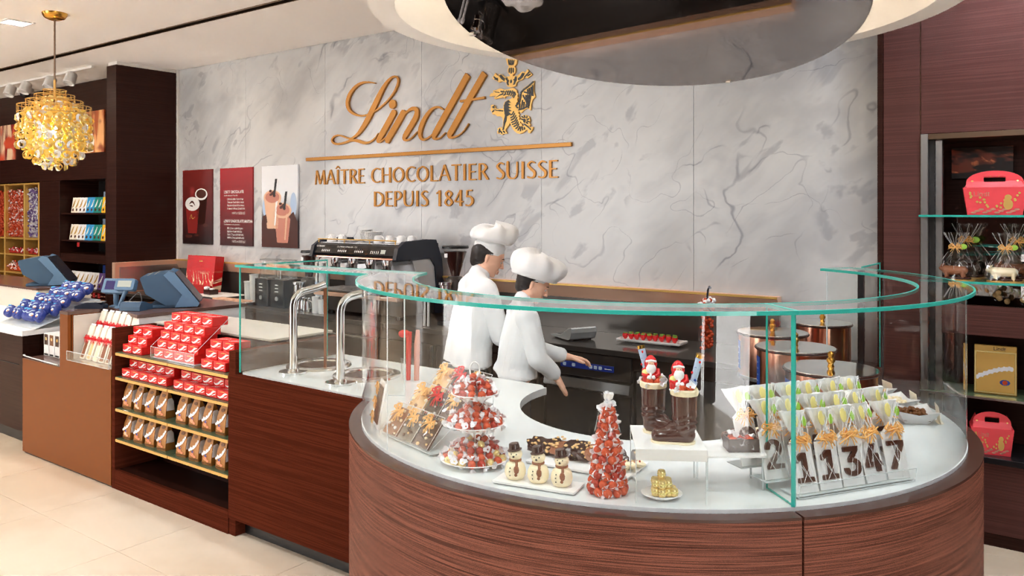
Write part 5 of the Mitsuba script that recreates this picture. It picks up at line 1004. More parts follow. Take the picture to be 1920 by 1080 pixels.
# ladle jar with sweets on the back counter
t = thing('sweet_jar', 'small glass jar of bright sweets on the back counter in front of the copper ledge', 'jar')
part(t, 'glass', lathe([(0, .002), (.05, .002), (.055, .10), (.06, .30)], 20, c=(-2.02, 4.80, BZ)), 'acrylic', True)
k = part(t, 'sweets', cat([sph((-2.02 + rnd.uniform(-.035, .035), 4.80 + rnd.uniform(-.035, .035), BZ + .015 + .31 * q / 90), .013, 1) for q in range(90)]), 'red_foil', True); labels[k] = {'kind': 'stuff'}
k = part(t, 'gold_sweets', cat([sph((-2.02 + rnd.uniform(-.05, .05), 4.80 + rnd.uniform(-.05, .05), BZ + .29 + rnd.uniform(0, .04)), .013, 1) for q in range(26)]), 'card', True); labels[k] = {'kind': 'stuff'}
part(t, 'scoop', tube(spline([(-2.02, 4.80, BZ + .30), (-2.01, 4.79, BZ + .38), (-1.99, 4.77, BZ + .40)], 5), [.006] * 10 + [.012], 6), 'plastic_navy')
# ================================================================ the two chefs
def body(bones, L=.016, it=12, cut=None):
    ms = []
    for b in bones:
        pts = []
        for c, r in b:
            s = trimesh.creation.icosphere(subdivisions=2, radius=r).vertices + np.array(c); pts.append(s)
        ms.append(manifold3d.Manifold.hull_points(np.vstack(pts).astype(np.float64)))
    M = manifold3d.Manifold.batch_boolean(ms, manifold3d.OpType.Add)
    if cut is not None: M = M.trim_by_plane((0, 0, 1), cut)
    M = M.refine_to_length(L).to_mesh()
    m = trimesh.Trimesh(M.vert_properties[:, :3], M.tri_verts, process=True)
    if it: trimesh.smoothing.filter_taubin(m, .5, .53, it)
    return m
def hand(w, fw, palm, side):
    """bones of a slightly curled hand at wrist w; fw = pointing direction, palm = palm normal, side = thumb side"""
    fw, palm, side = (np.array(v, float) / np.linalg.norm(v) for v in (fw, palm, side)); w = np.array(w, float); out = []
    k = [w + fw * .085 + side * s for s in (.030, .010, -.010, -.029)]
    out.append([(w, .024), (w + fw * .04 + side * .022, .017), (w + fw * .04 - side * .022, .016)])
    out.append([(w + fw * .03 + side * .024, .016), (w + fw * .03 - side * .022, .015), (k[0], .0125), (k[3], .0115)])
    for q, ln in zip(k, (.070, .078, .072, .056)):
        a = q + fw * ln * .42 + palm * .006; b = a + (fw * .8 + palm * .6) * ln * .32; c = b + (fw * .45 + palm * .9) * ln * .26
        out += [[(q, .0105), (a, .0095)], [(a, .0095), (b, .0088)], [(b, .0088), (c, .0078)]]
    t0 = w + fw * .025 + side * .024; t1 = t0 + side * .028 + fw * .026 + palm * .012; t2 = t1 + side * .010 + fw * .030 + palm * .008
    return out + [[(t0, .015), (t1, .0115)], [(t1, .0115), (t2, .0095)]]
def chef(key_label, base, face, lean, scale, hatkind, arms, head_down=18, head_turn=0, hem=.855):
    """local frame: x forward, y left, z up; built at 1.66 m, then scaled"""
    P = np.array
    t = thing('person', key_label, 'person')
    M = at(base[0], base[1], 0, face, s=scale)
    hip, lx = .90, math.tan(math.radians(lean))
    up = lambda z: (z - hip) * lx
    sh = 1.36; nk = P([up(1.40) + .02, 0, 1.40])
    HD = P([up(1.40) + .065, 0, 1.515])
    Hm = tr(*HD) @ rot(head_turn) @ rot(head_down, (0, 1, 0))
    h = lambda x, y, z: (Hm @ P([x, y, z, 1.0]))[:3]
    b = []
    # head: skull, face, jaw, nose, lips, brow, ears, neck
    b += [[(h(-.022, 0, .03), .084), (h(.022, 0, .03), .074)], [(h(.03, 0, .0), .062), (h(.048, 0, -.065), .033), (h(.0, .035, -.03), .040), (h(.0, -.035, -.03), .040)], [(h(.060, 0, -.082), .018), (h(.015, .038, -.055), .022), (h(.015, -.038, -.055), .022)]]
    b += [[(h(.086, 0, .018), .008), (h(.106, 0, -.020), .009)], [(h(.092, .011, -.024), .0065), (h(.092, -.011, -.024), .0065), (h(.104, 0, -.021), .0085)], [(h(.082, .030, .026), .012), (h(.090, 0, .030), .011), (h(.082, -.030, .026), .012)]]
    b += [[(h(.079, .016, -.053), .0070), (h(.087, 0, -.050), .0078), (h(.079, -.016, -.053), .0070)], [(h(.077, .013, -.063), .0070), (h(.085, 0, -.064), .0078), (h(.077, -.013, -.063), .0070)]]
    for s in (-1, 1): b += [[(h(-.012, s * .076, .014), .010), (h(-.018, s * .083, .020), .011), (h(-.014, s * .080, -.016), .008)]]
    b += [[(h(-.02, 0, -.03), .052), (nk, .053)], [(nk, .053), (P([up(1.30) + .015, 0, 1.30]), .060)]]
    b += [[(P([up(1.30) + .01, .10, 1.31]), .045), (P([up(1.30) + .01, -.10, 1.31]), .045), (P([up(1.1), .09, 1.1]), .09), (P([up(1.1), -.09, 1.1]), .09), (P([0, .08, .92]), .085), (P([0, -.08, .92]), .085)]]
    jk = [[(P([up(sh), .158, sh - .01]), .060), (P([up(sh), -.158, sh - .01]), .058), (P([up(1.405) - .005, .05, 1.405]), .045), (P([up(1.405) - .005, -.05, 1.405]), .045), (P([up(1.18) + .015, .115, 1.18]), .105), (P([up(1.18) + .015, -.115, 1.18]), .105)],
          [(P([up(1.18) + .015, .115, 1.18]), .105), (P([up(1.18) + .015, -.115, 1.18]), .105), (P([.01, .105, 1.0]), .108), (P([.01, -.105, 1.0]), .108)],
          [(P([.01, .105, 1.0]), .108), (P([.01, -.105, 1.0]), .108), (P([.0, .125, hem - .02]), .118), (P([.0, -.125, hem - .02]), .118)],
          [(P([up(1.38), 0, 1.37]), .078), (P([up(1.44) + .012, 0, 1.43]), .066)]]
    for s, (el, wr, fw, pl) in zip((1, -1), arms):
        S = P([up(sh), s * .178, sh - .02]); el, wr = P(el), P(wr)
        b += [[(S, .05), (el, .038)], [(el, .038), (wr, .026)]] + hand(wr + (wr - el) / np.linalg.norm(wr - el) * .01, fw, pl, P([0, -s, 0]) * .9 + P([.3, 0, 0]))
        cuff = el + (wr - el) * .86
        jk += [[(S, .068), (el, .058)], [(el, .058), (cuff, .047)]]
    for s in (-1, 1):
        b += [[(P([0, s * .085, .90]), .080), (P([.02, s * .09, .49]), .055)], [(P([.02, s * .09, .49]), .055), (P([-.01, s * .09, .09]), .038)], [(P([-.02, s * .09, .06]), .035), (P([.13, s * .10, .035]), .03)]]
    part(t, 'body', xf(body(b, .011, 10), M), 'skin', True)
    tz = [[(P([0, .072, .955]), .090), (P([0, -.072, .955]), .090), (P([0, .085, .88]), .091), (P([0, -.085, .88]), .091)]] + [[(P([0, s * .085, .90]), .088), (P([.02, s * .092, .50]), .078)] for s in (-1, 1)] + [[(P([.02, s * .092, .50]), .078), (P([-.005, s * .092, .10]), .062)] for s in (-1, 1)]
    part(t, 'trousers', xf(body(tz, .03, 8), M), 'cloth_black', True, 'black trousers')
    for s in (-1, 1): part(t, 'shoe', xf(body([[(P([-.05, s * .095, .035]), .036), (P([.06, s * .10, .04]), .042)], [(P([.06, s * .10, .04]), .042), (P([.16, s * .105, .032]), .032)]], .02, 6), M), 'black', True, 'black shoe')
    jm = body(jk, .014, 14, hem); v = np.array(jm.vertices)
    v = v + np.array(jm.vertex_normals) * ((meshkit.fbm(v * [9, 9, 3.4], 3, 5) - .5) * .034)[:, None]       # soft folds
    part(t, 'jacket', xf(trimesh.Trimesh(v, jm.faces, process=False), M), 'cloth_white', True, 'white chef jacket')
    for s in (-1, 1):
        part(t, 'eye', xf(sph(h(.0785, s * .030, .008), .0095, 2), M), 'white_gloss', True, 'eye')
        part(t, 'pupil', xf(sph(h(.0845, s * .0305, .007), .0050, 2), M), 'hair', True, 'dark pupil')
        part(t, 'eyebrow', xf(tube([h(.094, s * .014, .030), h(.093, s * .032, .034), h(.080, s * .048, .030)], [.002, .003, .0015], 6), M), 'hair', True, 'dark eyebrow')
    part(t, 'lips', xf(tube([h(.081, .018, -.058), h(.0925, 0, -.057), h(.081, -.018, -.058)], [.0015, .0032, .0015], 6), M), 'skin_dark', True, 'lips')
    part(t, 'hair', xf(body([[(h(-.052, .03, .03), .062), (h(-.052, -.03, .03), .062), (h(-.062, 0, -.03), .042)], [(h(-.03, .052, .045), .036), (h(.004, .066, .045), .018)], [(h(-.03, -.052, .045), .036), (h(.004, -.066, .045), .018)], [(h(-.050, .040, .0), .044), (h(-.050, -.040, .0), .044)]], .012, 8), M), 'hair', True, 'dark hair under the hat')
    a = np.linspace(0, 2 * np.pi, 65)[:-1]; V, F = [], []
    if hatkind == 1: prof = [(.089, .035), (.091, .095), (.086, .112), (.126, .112), (.142, .148), (.128, .195), (.085, .215), (.0, .218)]
    else: prof = [(.090, .035), (.096, .066), (.130, .050), (.165, .085), (.175, .130), (.158, .175), (.105, .205), (.0, .212)]
    prof = spline([(r, z, 0) for r, z in prof], 4)[:, :2]; n = len(a)
    for i, (r, z) in enumerate(prof):
        k = max(0.0, (z - (.10 if hatkind == 1 else .062)) / .1); k = min(k, 1)
        lob = 1 + k * (.055 * np.sin(a * 9 + 1) + .05 * np.sin(a * 4 + z * 14) + (.16 * np.cos(a - .3) ** 3 * (.9 if hatkind == 1 else .5)))
        x = r * lob * np.cos(a) * (1.08 if k == 0 else 1.0); y = r * lob * np.sin(a) * .94
        zz = z + k * (.012 * np.sin(a * 5 + 2) + (.020 * np.cos(a - .2) if hatkind == 1 else -.015 * np.cos(a)))
        V.append(np.stack([x - .004, y, zz * np.ones(n)], 1))
    V = np.vstack(V); m_ = len(prof)
    for i in range(m_ - 1):
        for j in range(n): F += [(i * n + j, i * n + (j + 1) % n, (i + 1) * n + (j + 1) % n), (i * n + j, (i + 1) * n + (j + 1) % n, (i + 1) * n + j)]
    part(t, 'hat', xf(trimesh.Trimesh(V, np.array(F), process=False), M @ Hm @ rot(-head_down * .35, (0, 1, 0))), 'cloth_white', True, 'tall white chef hat' if hatkind == 1 else 'wide puffed white chef hat')
    return t
chef('chef in a white jacket and tall white hat, farther left, looking down', (-3.15, 3.80), 56, 8, .99, 1,
     [((.18, .21, 1.06), (.37, .12, 1.03), (1, -.2, -.15), (0, 0, -1)), ((.15, -.215, 1.06), (.36, -.04, 1.03), (1, .3, -.15), (0, 0, -1))], 20, -12, .88)
chef('chef in a white jacket and wide puffed hat, nearer, right arm hanging', (-2.71, 3.69), 46, 6, .905, 2,
     [((.16, .23, 1.08), (.36, .14, 1.04), (1, -.1, -.15), (0, 0, -1)), ((.10, -.235, 1.10), (.22, -.20, .985), (.5, .05, -.85), (0, 1, 0))], 24, -6, .965)
# ================================================================ on the white worktop (top z = .905)
WZ = .9055
# chocolate fountains
for i, (bx0, by0, tx, ty, ox, oy) in enumerate(((-3.66, 3.08, -3.615, 2.862, -3.535, 3.02), (-3.23, 3.05, -3.195, 2.830, -3.115, 2.975))):
    nm = ('left', 'right')[i]
    t = thing('chocolate_fountain', f'{nm} chrome chocolate tap over a round basin in the white worktop', 'fountain')
    part(t, 'basin_rim', lathe([(.125, WZ + .001), (.13, WZ + .012), (.16, WZ + .016), (.182, WZ + .010), (.186, WZ + .0005), (.125, WZ + .0005)], 48, c=(bx0, by0, 0)), 'chrome', 40)
    part(t, 'basin_wall', lathe([(.130, WZ + .012), (.128, WZ + .004), (.0, WZ + .0035)], 40, c=(bx0, by0, 0)), 'steel_dark', 30)
    part(t, 'chocolate', lathe([(.124, WZ + .0055), (.0, WZ + .0060)], 40, c=(bx0, by0, 0)), 'choco_dark', True, 'melted chocolate')
    foot = unary_union([Point(tx, ty).buffer(.078, 32), Point((tx + bx0) / 2 + .02, (ty + by0) / 2).buffer(.055)]).buffer(.03).buffer(-.03).difference(Point(bx0, by0).buffer(.187, 48))
    part(t, 'tap_foot', xf(prism(foot.simplify(.001), .010), tr(0, 0, WZ)), 'chrome', 30)
    d = np.array([ox - tx, oy - ty]); zt = 1.375
    pts = [(tx, ty, WZ + .008), (tx, ty, 1.0), (tx, ty, 1.15), (tx, ty, 1.27)] + [(tx + d[0] * .42 * (1 - math.cos(a)), ty + d[1] * .42 * (1 - math.cos(a)), 1.27 + .085 * math.sin(a)) for a in np.linspace(.2, 1.45, 8)] + [(tx + d[0] * .75, ty + d[1] * .75, zt - .006), (ox, oy, zt + .012)]
    part(t, 'tap', tube(pts, .0215, 18), 'chrome', 40, 'bent chrome pipe')
    part(t, 'collar', lathe([(.022, WZ + .008), (.034, WZ + .010), (.030, WZ + .022), (.022, WZ + .024)], 20, c=(tx, ty, 0)), 'chrome', 30)
    if i == 0: part(t, 'stream', tube(spline([(ox, oy, zt + .005), (ox + .001, oy, 1.2), (ox - .001, oy + .001, 1.05), (ox, oy, WZ + .006)], 6), [.010] * 6 + [.0085] * 8 + [.008] * 4 + [.010], 8), 'choco_milk', 30, 'falling stream of chocolate')
t = thing('red_scoop', 'red handled scoop standing in a clear holder beside the right fountain', 'scoop')
part(t, 'holder', lathe([(.035, WZ), (.04, WZ + .12)], 16, c=(-2.97, 3.10, 0)), 'acrylic', True)
part(t, 'handle', tube([(-2.97, 3.10, WZ), (-2.968, 3.10, 1.05), (-2.965, 3.10, 1.16)], [.012, .014, .016], 10), 'straw_red', 30); part(t, 'knob', cat([sph((-2.985, 3.085, 1.15), .030, 2, (1.1, 1, .7))]), 'straw_red', True)
part(t, 'paddle', tube([(-2.93, 3.12, WZ), (-2.925, 3.12, 1.10), (-2.92, 3.12, 1.17)], [.014, .016, .01], 10), 'ink_pink', 30, 'pale pink paddle')
# ------------------------------------------------ wrapped truffles
def fan(seed, L=.0165, n=9):
    rs = np.random.RandomState(seed); V = [(0, 0, 0)]; F = []
    for i in range(n):
        a = 2 * np.pi * i / n; r = L * .75 * (1 + .35 * rs.uniform(-1, 1)); V.append((L * (.8 + .4 * rs.rand()), r * math.cos(a), r * math.sin(a)))
    for i in range(n): F.append((0, 1 + i, 1 + (i + 1) % n))
    return trimesh.Trimesh(np.array(V), np.array(F), process=False)
def truffle(mat, seed):
    p = Proto(); R = .0142
    p.add('truffle', sph((0, 0, 0), R, 2, (1.08, 1, 1)), mat, True)
    m = cat([xf(fan(seed), tr(R * .8, 0, 0)), xf(fan(seed + 1), tr(-R * .8, 0, 0) @ rot(180))])
    p.add('truffle__wrapper', m, 'silver_foil', False, 'twisted silver wrapper')
    p.add('truffle__print', xf(cat([tube(spline([(-.006, -.013, .004), (0, -.0142, .0), (.006, -.013, -.003)], 3), .0012, 4)]), rot(40)), 'ink_white', True, 'white print')
    return p
TR = [truffle('red_foil', 3), truffle('red_foil', 11), truffle('red_foil_dark', 5), truffle('gold_foil', 7), truffle('red_foil_dark', 17)]
def loose(tp, label, grp, M):
    t = thing('truffle', label, 'chocolate truffle', grp)
    for k, d, lb in tp.p:
        key = t + k[len('truffle'):]; scene[key] = dict(d, to_world=T4(np.asarray(M).tolist()))
        if lb: labels[key] = {'label': lb}
def randrot():
    M = np.eye(4); M[:3, :3] = trimesh.transformations.random_rotation_matrix(np.array([rnd.random() for _ in range(3)]))[:3, :3]; return M
# three tier stand
SX, SY = -1.805, 2.222
ts = thing('tiered_stand', 'white three tier plate stand heaped with red wrapped truffles', 'stand')
TI = [(WZ, .124, 'bottom', 52), (1.028, .108, 'middle', 42), (1.135, .086, 'top', 30)]
for z, r, nm, n in TI:
    part(ts, 'plate', lathe([(0, z), (r * .6, z), (r * .62, z + .003), (r, z + .020), (r * .985, z + .0225), (r * .6, z + .008), (0, z + .007)], 48, c=(SX, SY, 0)), 'white_cup', 40)
part(ts, 'rod', cyl((SX, SY, WZ + .006), (SX, SY, 1.20), .004, n=10), 'chrome')
a = np.linspace(-.5 * np.pi, 1.5 * np.pi, 28); part(ts, 'handle', tube(np.stack([SX + .8045 * .017 * np.cos(a), SY + .594 * .017 * np.cos(a), 1.233 + .030 * np.sin(a)], 1), .0028, 8, False), 'white_gloss', True, 'loop handle')
def side8(dx, dy):
    k = int(((math.degrees(math.atan2(dy, dx)) - 36.4) % 360 + 22.5) // 45) % 8
    return ('right', 'back right', 'back', 'back left', 'left', 'front left', 'front', 'front right')[k]
def heap(cx, cy, z, r, n, label, grp, kinds):
    lay, out = 0, []
    rr = r
    while len(out) < n and rr > .012:
        m = max(1, int(2 * np.pi * (rr - .012) / .034))
        for j in range(m):
            if len(out) >= n: break
            an = 2 * np.pi * (j + .5 * lay) / m; out.append((cx + (rr - .014) * math.cos(an), cy + (rr - .014) * math.sin(an), z + .0145 + .0165 * lay, lay))
        rr -= .0215 if lay < 1 else .0185; lay += 1
    for x, y, zz, la in out:
        k = rnd.choice(kinds)
        loose(TR[k], f'{"gold" if k == 3 else "red"} {label}, {("lowest", "second", "third", "fourth", "fifth", "sixth", "top", "top")[min(la, 7)]} layer, {side8(x - cx, y - cy)}', grp, tr(x + rnd.uniform(-.002, .002), y + rnd.uniform(-.002, .002), zz) @ randrot())
for z, r, nm, n in TI:
    heap(SX, SY, z + .010, r * .93, n, f'wrapped truffle on the {nm} plate of the stand', f'truffles on the {nm} plate', [0, 1, 2, 4, 0, 1] + ([3] if nm == 'bottom' else []))
# truffle tower
tc = thing('truffle_tower', 'tall cone of red wrapped truffles with a crumpled clear top', 'chocolate tower')
TXc, TYc = -1.275, 2.238
part(tc, 'core', lathe([(0, 0), (.046, 0), (.012, .25), (0, .262)], 24, c=(TXc, TYc, WZ)), 'silver_foil', 30)
lv = 11
for L_ in range(lv):
    z = .015 + .0245 * L_; r = .0535 - .0405 * L_ / (lv - 1); m = max(4, int(round(2 * np.pi * r / .0295)))
    for j in range(m):
        an = 2 * np.pi * (j + .5 * (L_ % 2)) / m + .1
        M = tr(TXc + r * math.cos(an), TYc + r * math.sin(an), WZ + z) @ rot(math.degrees(an) + 90) @ rot(rnd.uniform(35, 145), (0, 1, 0))
        p = TR[(0, 0, 1, 4)[rnd.randrange(4)]]
        k = num(tc + '__truffle')
        for kk, d, lb in p.p:
            key = k + kk[len('truffle'):]; scene[key] = dict(d, to_world=T4(M.tolist()))
def crumple(prof, n, seed, amp, c=(0, 0, 0)):
    m = lathe(prof, n, c=(0, 0, 0)); v = np.array(m.vertices)
    an = np.arctan2(v[:, 1], v[:, 0]); rr = np.hypot(v[:, 0], v[:, 1])
    k = 1 + amp * (meshkit.noise(np.stack([an * 3.2 + seed, v[:, 2] * 22, 0 * an], 1), seed) - .5) * 2 * (1 + v[:, 2] * 2)
    v[:, 0] *= k; v[:, 1] *= k; v[:, 2] += amp * .04 * (meshkit.noise(np.stack([an * 4, v[:, 2] * 30, an], 1), seed + 3) - .5)
    return trimesh.Trimesh(v + np.array(c), m.faces, process=False)
part(tc, 'clear_wrap', crumple([(.042, .19), (.036, .22), (.030, .25), (.022, .275), (.012, .288), (.022, .312)], 26, 3, .05, (TXc, TYc, WZ)), 'cello', False, 'crumpled clear wrap')
part(tc, 'wrap_knot', crumple([(.005, .270), (.014, .285), (.006, .292), (.016, .300), (.021, .316), (.010, .306), (.004, .300)], 18, 5, .35, (TXc, TYc, WZ)), 'silver_foil', False, 'silver knot')
# ------------------------------------------------ snowmen
DV = np.array([.977, .21]); DA = math.degrees(math.atan2(.21, .977))
def rrect(w, d, r=.006): return sbox(-w / 2 + r, -d / 2 + r, w / 2 - r, d / 2 - r).buffer(r, 6)
def flatplate(name, cx, cy, rz, w, d, label, z=WZ, mat='white_gloss'):
    t = thing(name, label, 'plate'); M = at(cx, cy, z, rz)
    part(t, 'foot', xf(xf(prism(rrect(w * .8, d * .8), .004), np.eye(4)), M), mat, False)
    part(t, 'dish', xf(prism(rrect(w, d), .006), M @ tr(0, 0, .0041)), mat, False); return z + .0102
pz = flatplate('snowman_plate', -1.492, 2.165, DA, .285, .105, 'narrow white plate under the three chocolate snowmen')
sn = Proto()
sn.add('body', lathe(spline([(0.001, 0, 0), (.022, .0005, 0), (.031, .012, 0), (.033, .027, 0), (.028, .045, 0), (.017, .055, 0), (.0155, .060, 0), (.021, .071, 0), (.021, .082, 0), (.012, .092, 0), (.0005, .094, 0)], 4)[:, :2], 32), 'choco_white', True)
sn.add('hat', xf(cat([lathe([(0, .088), (.022, .088), (.023, .0905), (.017, .093), (.0155, .108), (.014, .110), (0, .110)], 24), tube([(-.0165, 0, .096), (-.012, -.012, .096), (0, -.0165, .096), (.012, -.012, .096), (.0165, 0, .096)], .0012, 5)]), tr(-.002, 0, .090) @ rot(-9, (0, 1, 0)) @ tr(0, 0, -.090)), 'choco_dark', 30, 'tilted dark chocolate hat')
sn.add('scarf', cat([torus(0, 0, .059, .0165, .0036, 28, 8)]), 'choco_milk', True, 'milk chocolate scarf')
sn.add('scarf_end', cat([xf(sph((0, 0, 0), .0085, 2, (1, .35, 1.5)), tr(.010, -.0315, .036)), tube([(.008, -.019, .056), (.010, -.027, .05), (.010, -.031, .042)], .004, 6), xf(sph((0, 0, 0), .005, 1, (1, .4, 1)), tr(.009, -.0335, .021))]), 'choco_milk', True, 'scarf end')
for x, y, z, r in ((-.008, -.0185, .080, .0024), (.007, -.019, .080, .0024), (-.001, -.022, .073, .0032), (-.010, -.030, .040, .0019), (-.011, -.0325, .030, .0019), (-.010, -.0315, .018, .0019)): sn.add('button', sph((x, y, z), r, 1), 'hair', True, 'dark button')
for i in range(3):
    u = -.082 + .082 * i
    sn.stamp('snowman', f'white chocolate snowman with a dark hat, {("leftmost", "middle", "rightmost")[i]} on the narrow plate', 'snowman', at(-1.492 + DV[0] * u, 2.165 + DV[1] * u, pz, 24 - 3 * i, s=1.06))
# ------------------------------------------------ bark plate
bz_ = flatplate('bark_plate', -1.475, 2.44, DA - 6, .385, .20, 'wide white plate of chocolate bark behind the snowmen')
for i in range(7):
    u = -.155 + .045 * i; m_ = 'choco_dark' if i % 3 != 2 else 'choco_milk'; c = (-1.475 + .985 * u, 2.44 + .10 * u)
    t = thing('chocolate_bark', f'slab of nut covered chocolate bark standing on the wide plate, {nth(i, 7)}', 'chocolate', 'bark slabs on the wide plate')
    M = at(c[0] - .01, c[1] + .01 * (i % 2), bz_ + .006, 60 + rnd.uniform(-14, 14), rx=-52 + rnd.uniform(-8, 8))
    part(t, 'slab', xf(xf(rock((0, 0, 0), .042, i, .42, 2, (1.35, .19, 1.0)), tr(0, 0, .033)), M), m_, False)
    for q in range(18): part(t, 'nut', xf(rock((rnd.uniform(-.048, .048), -.0085, .033 + rnd.uniform(-.032, .036)), rnd.uniform(.0032, .0055), q, .25, 1, (1.4, .8, 1)), M), 'nut', True, 'nut piece')
for i in range(4):
    c = (-1.475 + .985 * (.135 + .014 * i), 2.44 + .012 * (.12 + .02 * i) - .055 + .035 * i)
    t = thing('white_bark', f'pale white chocolate piece at the right end of the wide plate, {("nearest", "second", "third", "farthest")[i]}', 'chocolate', 'white chocolate pieces')
    part(t, 'slab', rock((c[0], c[1], bz_ + .012), .024, 20 + i, .2, 2, (1.2, .8, .5)), 'choco_white', False)
    for q in range(3): part(t, 'berry_bit', sph((c[0] + rnd.uniform(-.015, .015), c[1] + rnd.uniform(-.01, .01), bz_ + .024), .0035, 1), 'red_deep', True, 'dark red bit')
# ------------------------------------------------ bark bags on the sloping clear rack (left)
def bagcard(w, h, mat, bits, rib, seed):
    p = Proto(); rs = random.Random(seed)
    p.add('bar', xf(prism(rrect(w * .88, h * .84, .004), .008), XZ @ tr(0, h * .46, -.004)), mat, False)
    for q in range(16):
        p.add('piece', rock((rs.uniform(-w * .4, w * .4), -.006, h * .46 + rs.uniform(-h * .38, h * .38)), rs.uniform(.004, .0075), q, .3, 1, (1.3, .7, 1)), bits[q % len(bits)], True)
    n = 7; V = []; F = []
    for i in range(n):
        for j in range(n): V.append(((i / (n - 1) - .5) * w, -.013 - .004 * rs.random(), j / (n - 1) * h))
    for i in range(n - 1):
        for j in range(n - 1): a = i * n + j; F += [(a, a + n, a + n + 1), (a, a + n + 1, a + 1)]
    p.add('clear_bag', trimesh.Trimesh(np.array(V), np.array(F), process=False), 'cello', False, 'clear bag')
    p.add('bag_edge', cat([tube([(-w / 2, -.008, 0), (-w / 2, -.008, h)], .0012, 4), tube([(w / 2, -.008, 0), (w / 2, -.008, h)], .0012, 4), tube([(-w / 2, -.008, h), (w / 2, -.008, h)], .0016, 4)]), 'silver_foil', True)
    p.add('ribbon', xf(bow(.036 if rib == 'raffia' else .04), tr(w * .05, -.018, h * .72) @ rot(30, (0, 1, 0))), rib, 30, 'raffia bow' if rib == 'raffia' else 'red bow')
    return p
BG = [bagcard(.105, .125, 'choco_milk', ['choco_white', 'choco_milk', 'silver_foil'], 'raffia', 1), bagcard(.105, .125, 'choco_dark', ['choco_dark', 'nut', 'choco', 'silver_foil'], 'raffia', 2), bagcard(.105, .125, 'choco', ['nut', 'choco_dark', 'choco_white', 'choco'], 'raffia', 3),
      bagcard(.105, .125, 'choco_dark', ['red_deep', 'choco', 'card', 'choco_dark'], 'red_ribbon', 4), bagcard(.105, .125, 'nut', ['nut', 'choco_milk', 'choco_white'], 'raffia', 5)]
rk = thing('bag_rack', 'stepped clear rack of bagged chocolate bark at the left of the curved display', 'rack')
u = np.array([.965, -.262]); v_ = np.array([.262, .965]); ang = math.degrees(math.atan2(u[1], u[0])); o = np.array([-2.325, 2.262])
rows = [(0.0, WZ + .012, (1, 0, 2)), (.095, WZ + .085, (4, 3, 2)), (.19, WZ + .155, (4, 3, 1))]
names = ['front', 'middle', 'back']
for r_, (dv, z, kinds) in enumerate(rows):
    for i, kd in enumerate(kinds if r_ else (0, 1, 2)):
        c = o + u * (.055 + .113 * i + .02 * r_) + v_ * (dv + .012)
        BG[kd].stamp('bark_bag', f'clear bag of bark with a {"red" if kd == 3 else "raffia"} bow, {names[r_]} row of the rack, {nth(i, 3)}', 'chocolate bag', at(c[0], c[1], z, ang, rx=-38, s=1.08), 'bark bags on the clear rack')
for r_, (dv, z, _) in enumerate(rows):
    c = o + v_ * dv; M = at(c[0], c[1], 0, ang)
    part(rk, 'step', xf(box(0, .365, .012, .10, z - .006, z - .003, 0), M), 'acrylic_edge', False)
    part(rk, 'lip', xf(quad((0, 0, z - .008), (.365, 0, z - .008), (.365, -.006, z + .022), (0, -.006, z + .022)), M), 'acrylic', False)
for x in (0, .365): part(rk, 'side', xf(quad((x, 0, WZ), (x, .29, WZ), (x, .29, WZ + .22), (x, .0, WZ + .02)), at(*o, 0, ang)), 'acrylic', False)
part(rk, 'edges', xf(cat([tube([(x, 0, WZ + .0015), (x, 0, WZ + .02), (x, .29, WZ + .22), (x, .29, WZ + .0015)], .0014, 4) for x in (0, .365)]), at(*o, 0, ang)), 'acrylic_edge', True)
t = thing('side_bag', 'thin bag with raffia bows leaning at the far left of the curved display', 'chocolate bag')
M = at(-2.43, 2.345, WZ + .001, -36, rx=-10)
part(t, 'card', xf(box(-.06, .06, -.004, .004, .001, .19, .001), M), 'silver_foil', False); part(t, 'bar', xf(box(-.05, .05, -.010, -.004, .02, .17, .001), M), 'choco', False)
for z in (.045, .105, .165): part(t, 'bow', xf(bow(.03), M @ tr(0, -.018, z)), 'raffia', 30)
for i, (x, y) in enumerate(((-2.44, 2.72), (-2.30, 2.86))):
    t = thing('label_holder', f'slim clear label holder behind the bark bags, {("left", "right")[i]}', 'holder')
    part(t, 'pane', xf(quad((-.02, 0, .012), (.02, 0, .012), (.02, .02, .12), (-.02, .02, .12)), at(x, y, WZ, -25)), 'acrylic', False); part(t, 'edge', xf(cat([tube([(-.02, 0, .004), (-.02, .02, .12), (.02, .02, .12), (.02, 0, .004)], .0016, 5), box(-.024, .024, -.012, .02, 0, .006, .001)]), at(x, y, WZ, -25)), 'acrylic_edge', False)
